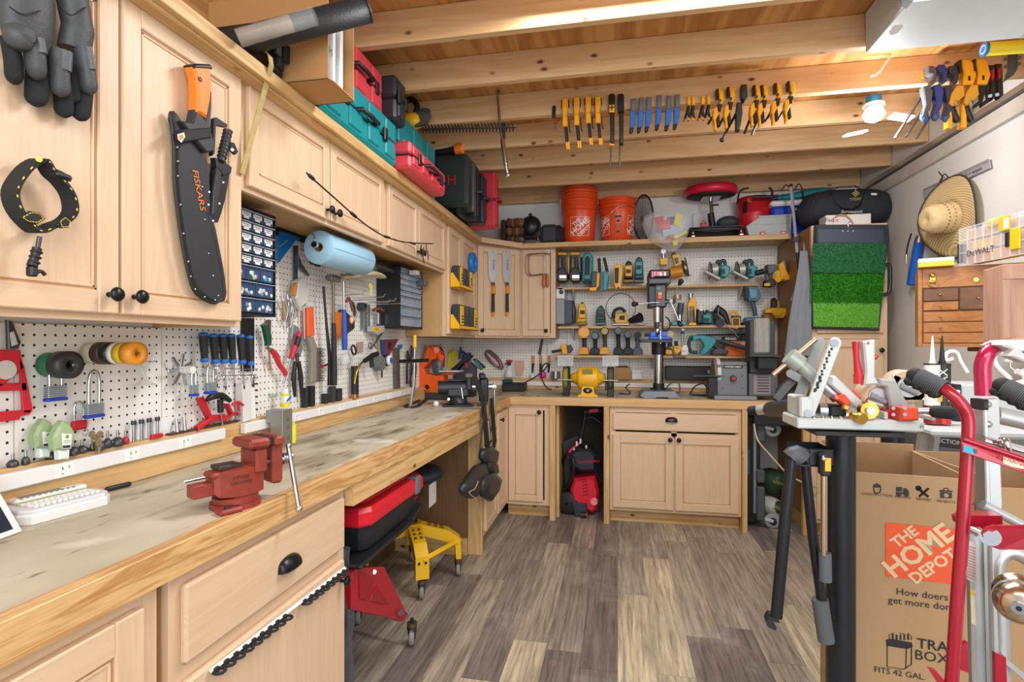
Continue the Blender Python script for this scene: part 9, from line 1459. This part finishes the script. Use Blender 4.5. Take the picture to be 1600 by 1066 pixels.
m=t.p('lid','red lid');RL=mat('#d31d2e',.35,var=.05);m.loft([rr(1.04,zl_+.0005),rr(1.06,zl_+.01),rr(1.05,zl_+.05),rr(1.0,zl_+.065)],RL,smooth=False);m.loft([[(p[0],p[1],p[2])for p in rr(.8,zl_+.0652)],rr(.76,zl_+.078)],RL,smooth=False);m.bx((xa+xb)/2-.06,(xa+xb)/2+.06,(yn+yf)/2-.02,(yn+yf)/2+.02,zl_+.079,zl_+.082,mat('#8e1520',.5))
q=t.p('latch','grey latch');q.box((xb+.012,yf-.10,zl_+.03),(.012,.05,.07),GY2,.004);q.box((xb-.005,yf-.10,zl_+.066),(.045,.05,.010),GY2,.004)
t=Thing('rolling_stool','yellow steel based stool with a round black seat tucked under the bench','stool');YF_=mat('#e8b418',.4,var=.05);cy=2.86;cx_=-1.13
m=t.p('seat','black padded seat');zs=U(655,735,X=-1.1).z;m.lathe([(.0001,0),(.13,.0),(.165,.015),(.17,.04),(.15,.062),(.0001,.07)],mat('#2a2f38',.6,bump=.2),(cx_,cy,zs-.05),(0,0,1),32);m=t.p('post','black gas post');m.cyl((cx_,cy,.32),(cx_,cy,zs-.04),.014,CHR);m.cyl((cx_,cy,.30),(cx_,cy,.50),.025,BLK)
q=t.p('paper_tag','white paper tag');p=U(658,738,X=-.98);q.box((-.985,cy-.08,zs-.10),(.002,.11,.12),mat('#d9d8d2',.8),0)
m=t.p('hub','yellow hub');m.cyl((cx_,cy,.26),(cx_,cy,.32),.055,YF_,n=20)
for k,a in enumerate((-58,22,112,200)):
 a=R(a);d=Vector((math.cos(a),math.sin(a),0));s=Vector((-d.y,d.x,0))*.035;c=Vector((cx_,cy,0));q=t.p('leg','yellow slotted leg')
 def LB(r,z,o):return c+d*r+s*o+Vector((0,0,z))
 q.add([LB(.04,.315,-1),LB(.04,.315,1),LB(.20,.27,1),LB(.20,.27,-1),LB(.265,.22,1),LB(.265,.22,-1),LB(.27,.105,1),LB(.27,.105,-1)],[(0,1,2,3),(3,2,4,5),(5,4,6,7)],YF_);q.add([LB(.04,.255,-1),LB(.04,.255,1),LB(.18,.21,1),LB(.18,.21,-1),LB(.235,.18,1),LB(.235,.18,-1),LB(.24,.105,1),LB(.24,.105,-1)],[(0,1,2,3),(3,2,4,5),(5,4,6,7)],YF_)
 for o in(-1,1):q.add([LB(.04,.315,o),LB(.04,.255,o),LB(.18,.21,o),LB(.20,.27,o),LB(.265,.22,o),LB(.235,.18,o),LB(.24,.105,o),LB(.27,.105,o)],[(0,1,2,3),(3,2,5,4),(4,5,6,7)],YF_)
 for j in range(3):
  for o in(-.45,.45):p=LB(.09+j*.035,.3045-j*.0098,o);q.slab([p+d*.012+s*.25,p+d*.012-s*.25,p-d*.012-s*.15,p-d*.012+s*.15],(0,0,.0015),mat('#6b4e10',.6))
 for o in(-.5,.5):p=LB(.2715,.19,o);q.cyl(p,p+d*.002,.007,BLK,n=10)
 wheelc(t,c.x+d.x*.255,c.y+d.y*.255,.105,.034,'caster')
for a,b in((-58,22),(22,112)):q=t.p('brace','yellow side brace');q.tube([Vector((cx_+.262*math.cos(R(a)),cy+.262*math.sin(R(a)),.20)),Vector((cx_+.262*math.cos(R(b)),cy+.262*math.sin(R(b)),.20))],.016,YF_,4)
t=Thing('plastic_sack','crumpled clear plastic sack beside the near cabinet','plastic sack');m=t.p('film');random.seed(9);rings=[]
for k in range(10):
 z=.02+k*.065;c=Vector((-.96,1.72,z));rings.append([c+Vector((.05*math.cos(a)*(1+.3*random.uniform(-1,1)),.035*math.sin(a)*(1+.3*random.uniform(-1,1)),random.uniform(-.012,.012)))for a in[2*math.pi*i/14 for i in range(14)]])
m.loft(rings,glassy('#5a5f66',.55,.15),smooth=False);m=solo('metal_sheet','dark grey panel edge beside the near cabinet','panel');m.bx(-1.1,-.93,1.65,1.66,.15,.76,mat('#4c4f55',.5,.3),.002)
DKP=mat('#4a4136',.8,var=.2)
solo('brown_board','dark brown back board of the knee space','board').bx(XL+.002,XL+.015,1.66,3.26,0,ZB-.07,mat('#6b5034',.7,var=.15))
t=Thing('pressure_washer','red and black upright pressure washer in the counter niche','pressure washer');Yw=4.28
def W(a,b,o=0):return U(a,b,Y=Yw-o)
PW=mat('#d8152f',.3,.05,coat=.3)
m=t.p('body','red body');m.slab([W(898,742),W(931,738),W(937,762),W(934,790),W(925,794),W(897,776),(W(893,760))],(0,-.14,0),PW,.02);q=m.p('vents','dark vents')
for k in range(6):q.slab([W(909+k*.4,748+k*5,.141),W(917+k*.4,746+k*5,.141),W(917+k*.4,748+k*5,.141),W(909+k*.4,750+k*5,.141)],(0,-.002,0),mat('#8c1020',.5))
m=t.p('hood','black hood with nozzle tips');m.slab([W(890,706),W(902,696),W(924,696),W(933,706),W(932,730),W(908,731),W(893,722)],(0,-.15,0),mat('#1f2530',.3),.02);m.text('POWERPRO',.03,W(920,722,.152),(1,0,.1),(0,0,1),RED,.001);q=m.p('nozzle_tip','white nozzle tips')
for a,b in((901,694),(897,705),(916,700),(907,690)):q.cyl(W(a,b+3,.12),W(a,b-4,.12),.007,WHT,n=10)
m=t.p('collar','red collar');m.tube([W(888,716,.1),W(891,704,.1),W(906,692,.1)],.010,mat('#e03a5c',.4),8)
m=t.p('handle','black frame handle');m.tube([W(905,694,.05),W(911,668,.05),W(914,652,.05),W(914,640,.05)],.014,BLK,10);m.tube([W(914,644,.06),W(940,642,.06)],.018,BLK,10);m.tube([W(914,654,.06),W(926,652,.06),W(940,662,.06)],.008,BLK,8);m.slab([W(920,640,.08),W(935,638,.08),W(934,644,.08),W(921,645,.08)],(0,-.01,0),mat('#c0384c',.4),.002)
m=t.p('frame','black rear frame');m.slab([W(880,690),W(904,680),W(906,700),W(890,720),W(893,770),W(884,775)],(0,.06,0),BLK,.01)
m=t.p('wheel','black wheel');m.lathe([(.01,0),(.06,0),(.085,.01),(.088,.03),(.07,.045),(.01,.048)],mat('#26282b',.6),W(889,785,.08),(-.3,-1,0),30);m.slab([W(896,776),W(918,778),W(921,797),W(900,799)],(0,-.16,0),mat('#30353e',.4),.01);q=m.p('front_foot','black foot roller');q.cyl(W(908,805,.16),W(916,805,.16),.026,BLK,n=16);q.cyl(W(916,805,.16),W(918,805,.16),.02,RED,n=16);q=t.p('gauge','red round dial');q.cyl(W(928,784,.14),W(928,784,.16),.028,PW,n=20);q.torus(W(928,784,.16),.02,.003,CHR,(0,1,0),18,5)
m=t.p('hose','coiled black hose')
for k in range(3):m.torus(W(884,738,.02+k*.02),.095+.006*k,.010,BLK,(1,.6,0),28,8,(1.0,1.7))
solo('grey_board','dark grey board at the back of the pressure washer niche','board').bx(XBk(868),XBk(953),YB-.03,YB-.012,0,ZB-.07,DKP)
t=Thing('folded_cart','black and silver folded platform cart with grey wheels in the right niche','cart');Yn=4.15;m=t.p('frame','black frame');m.bx(U(1166,700,Y=Yn).x,U(1188,700,Y=Yn).x,Yn,Yn+.12,.03,.80,BLK,.006);q=t.p('rail','silver rail');q.bx(U(1176,700,Y=Yn).x,U(1181,700,Y=Yn).x,Yn-.02,Yn,.10,.80,mat('#9aa1a8',.35,.6),.003);q=t.p('side_blocks','grey plastic corner blocks')
for z0,z1 in((.62,.79),(.33,.42),(.06,.30)):q.bx(U(1181,700,Y=Yn-.02).x,U(1194,700,Y=Yn-.02).x,Yn-.05,Yn+.03,z0,z1,mat('#4c5058',.5),.008)
for z in(.71,.055):
 q=t.p('wheel','grey rubber wheel');c=U(1206,700,Y=Yn);q.lathe([(.024,-.012),(.045,-.014),(.055,-.008),(.055,.008),(.045,.014),(.024,.012),(.024,-.012)],mat('#8f9498',.6),(c.x,Yn-.02,z+.002),(0,1,0),28);q.cyl((c.x,Yn-.04,z),(c.x,Yn,z),.024,BLK);q.box((c.x-.03,Yn-.038,z+.012),(.07,.006,.025),LGR,.003,(0,15,0))
q=t.p('strap','teal strap');q.bx(U(1167,700,Y=Yn-.004).x,U(1171,700,Y=Yn-.004).x,Yn-.006,Yn-.001,.38,.56,mat('#2a5f7c',.5))
for k,(a,b,lab)in enumerate(((1212,760,'green printed seed bag slumped at the back of the right niche, upper one'),(1212,790,'white and green seed bag on the floor of the right niche'))):
 t=Thing('seed_bag',lab,'bag','seed bags in the right niche');Yz=4.55-.08*k;p=U(a,b,Y=Yz);z=.07 if k else .24
 m=t.p('sack');m.ball((p.x-.03,Yz,z),(.10,.10,.066 if k else .11),mat('#dcdcd4',.6,bump=.6)if k else mat('#2f4a34',.6,bump=.6),18,(0,20 if k else-40,0));q=t.p('print','green print');q.ball((p.x-.01,Yz-.02,z),(.07,.085,.055 if k else .10),mat('#24502c',.5,bump=.4),16,(0,20,0));q.text('SCOTTS',.03,(p.x,Yz-.108,z+.01),(1,0,-.3),(.3,0,1),mat('#d8c83a',.5),.004)
m=solo('beige_hose','thin beige hose curving down from the counter to the tall cabinet','hose');m.tube([U(a,b,Y=y)for a,b,y in((1178,663,4.0),(1184,688,3.9),(1204,712,3.9),(1230,740,3.9),(1256,755,3.9),(1278,762,3.95))],.0055,mat('#cdb991',.6),7,smooth=4)
t=Thing('black_drawer_tray','black metal tray fixed under the counter above the right niche','tray');m=t.p('tray');m.bx(U(1176,650,Y=4.08).x,1.29,4.04,4.09,ZB-.17,ZB-.067,BLK,.003);q=m.p('latch','silver latch');q.bx(U(1188,642,Y=4.07).x,U(1206,642,Y=4.07).x,4.032,4.04,ZB-.085,ZB-.07,SILV,.002)
# == link everything
for t in ALL:t.finish()
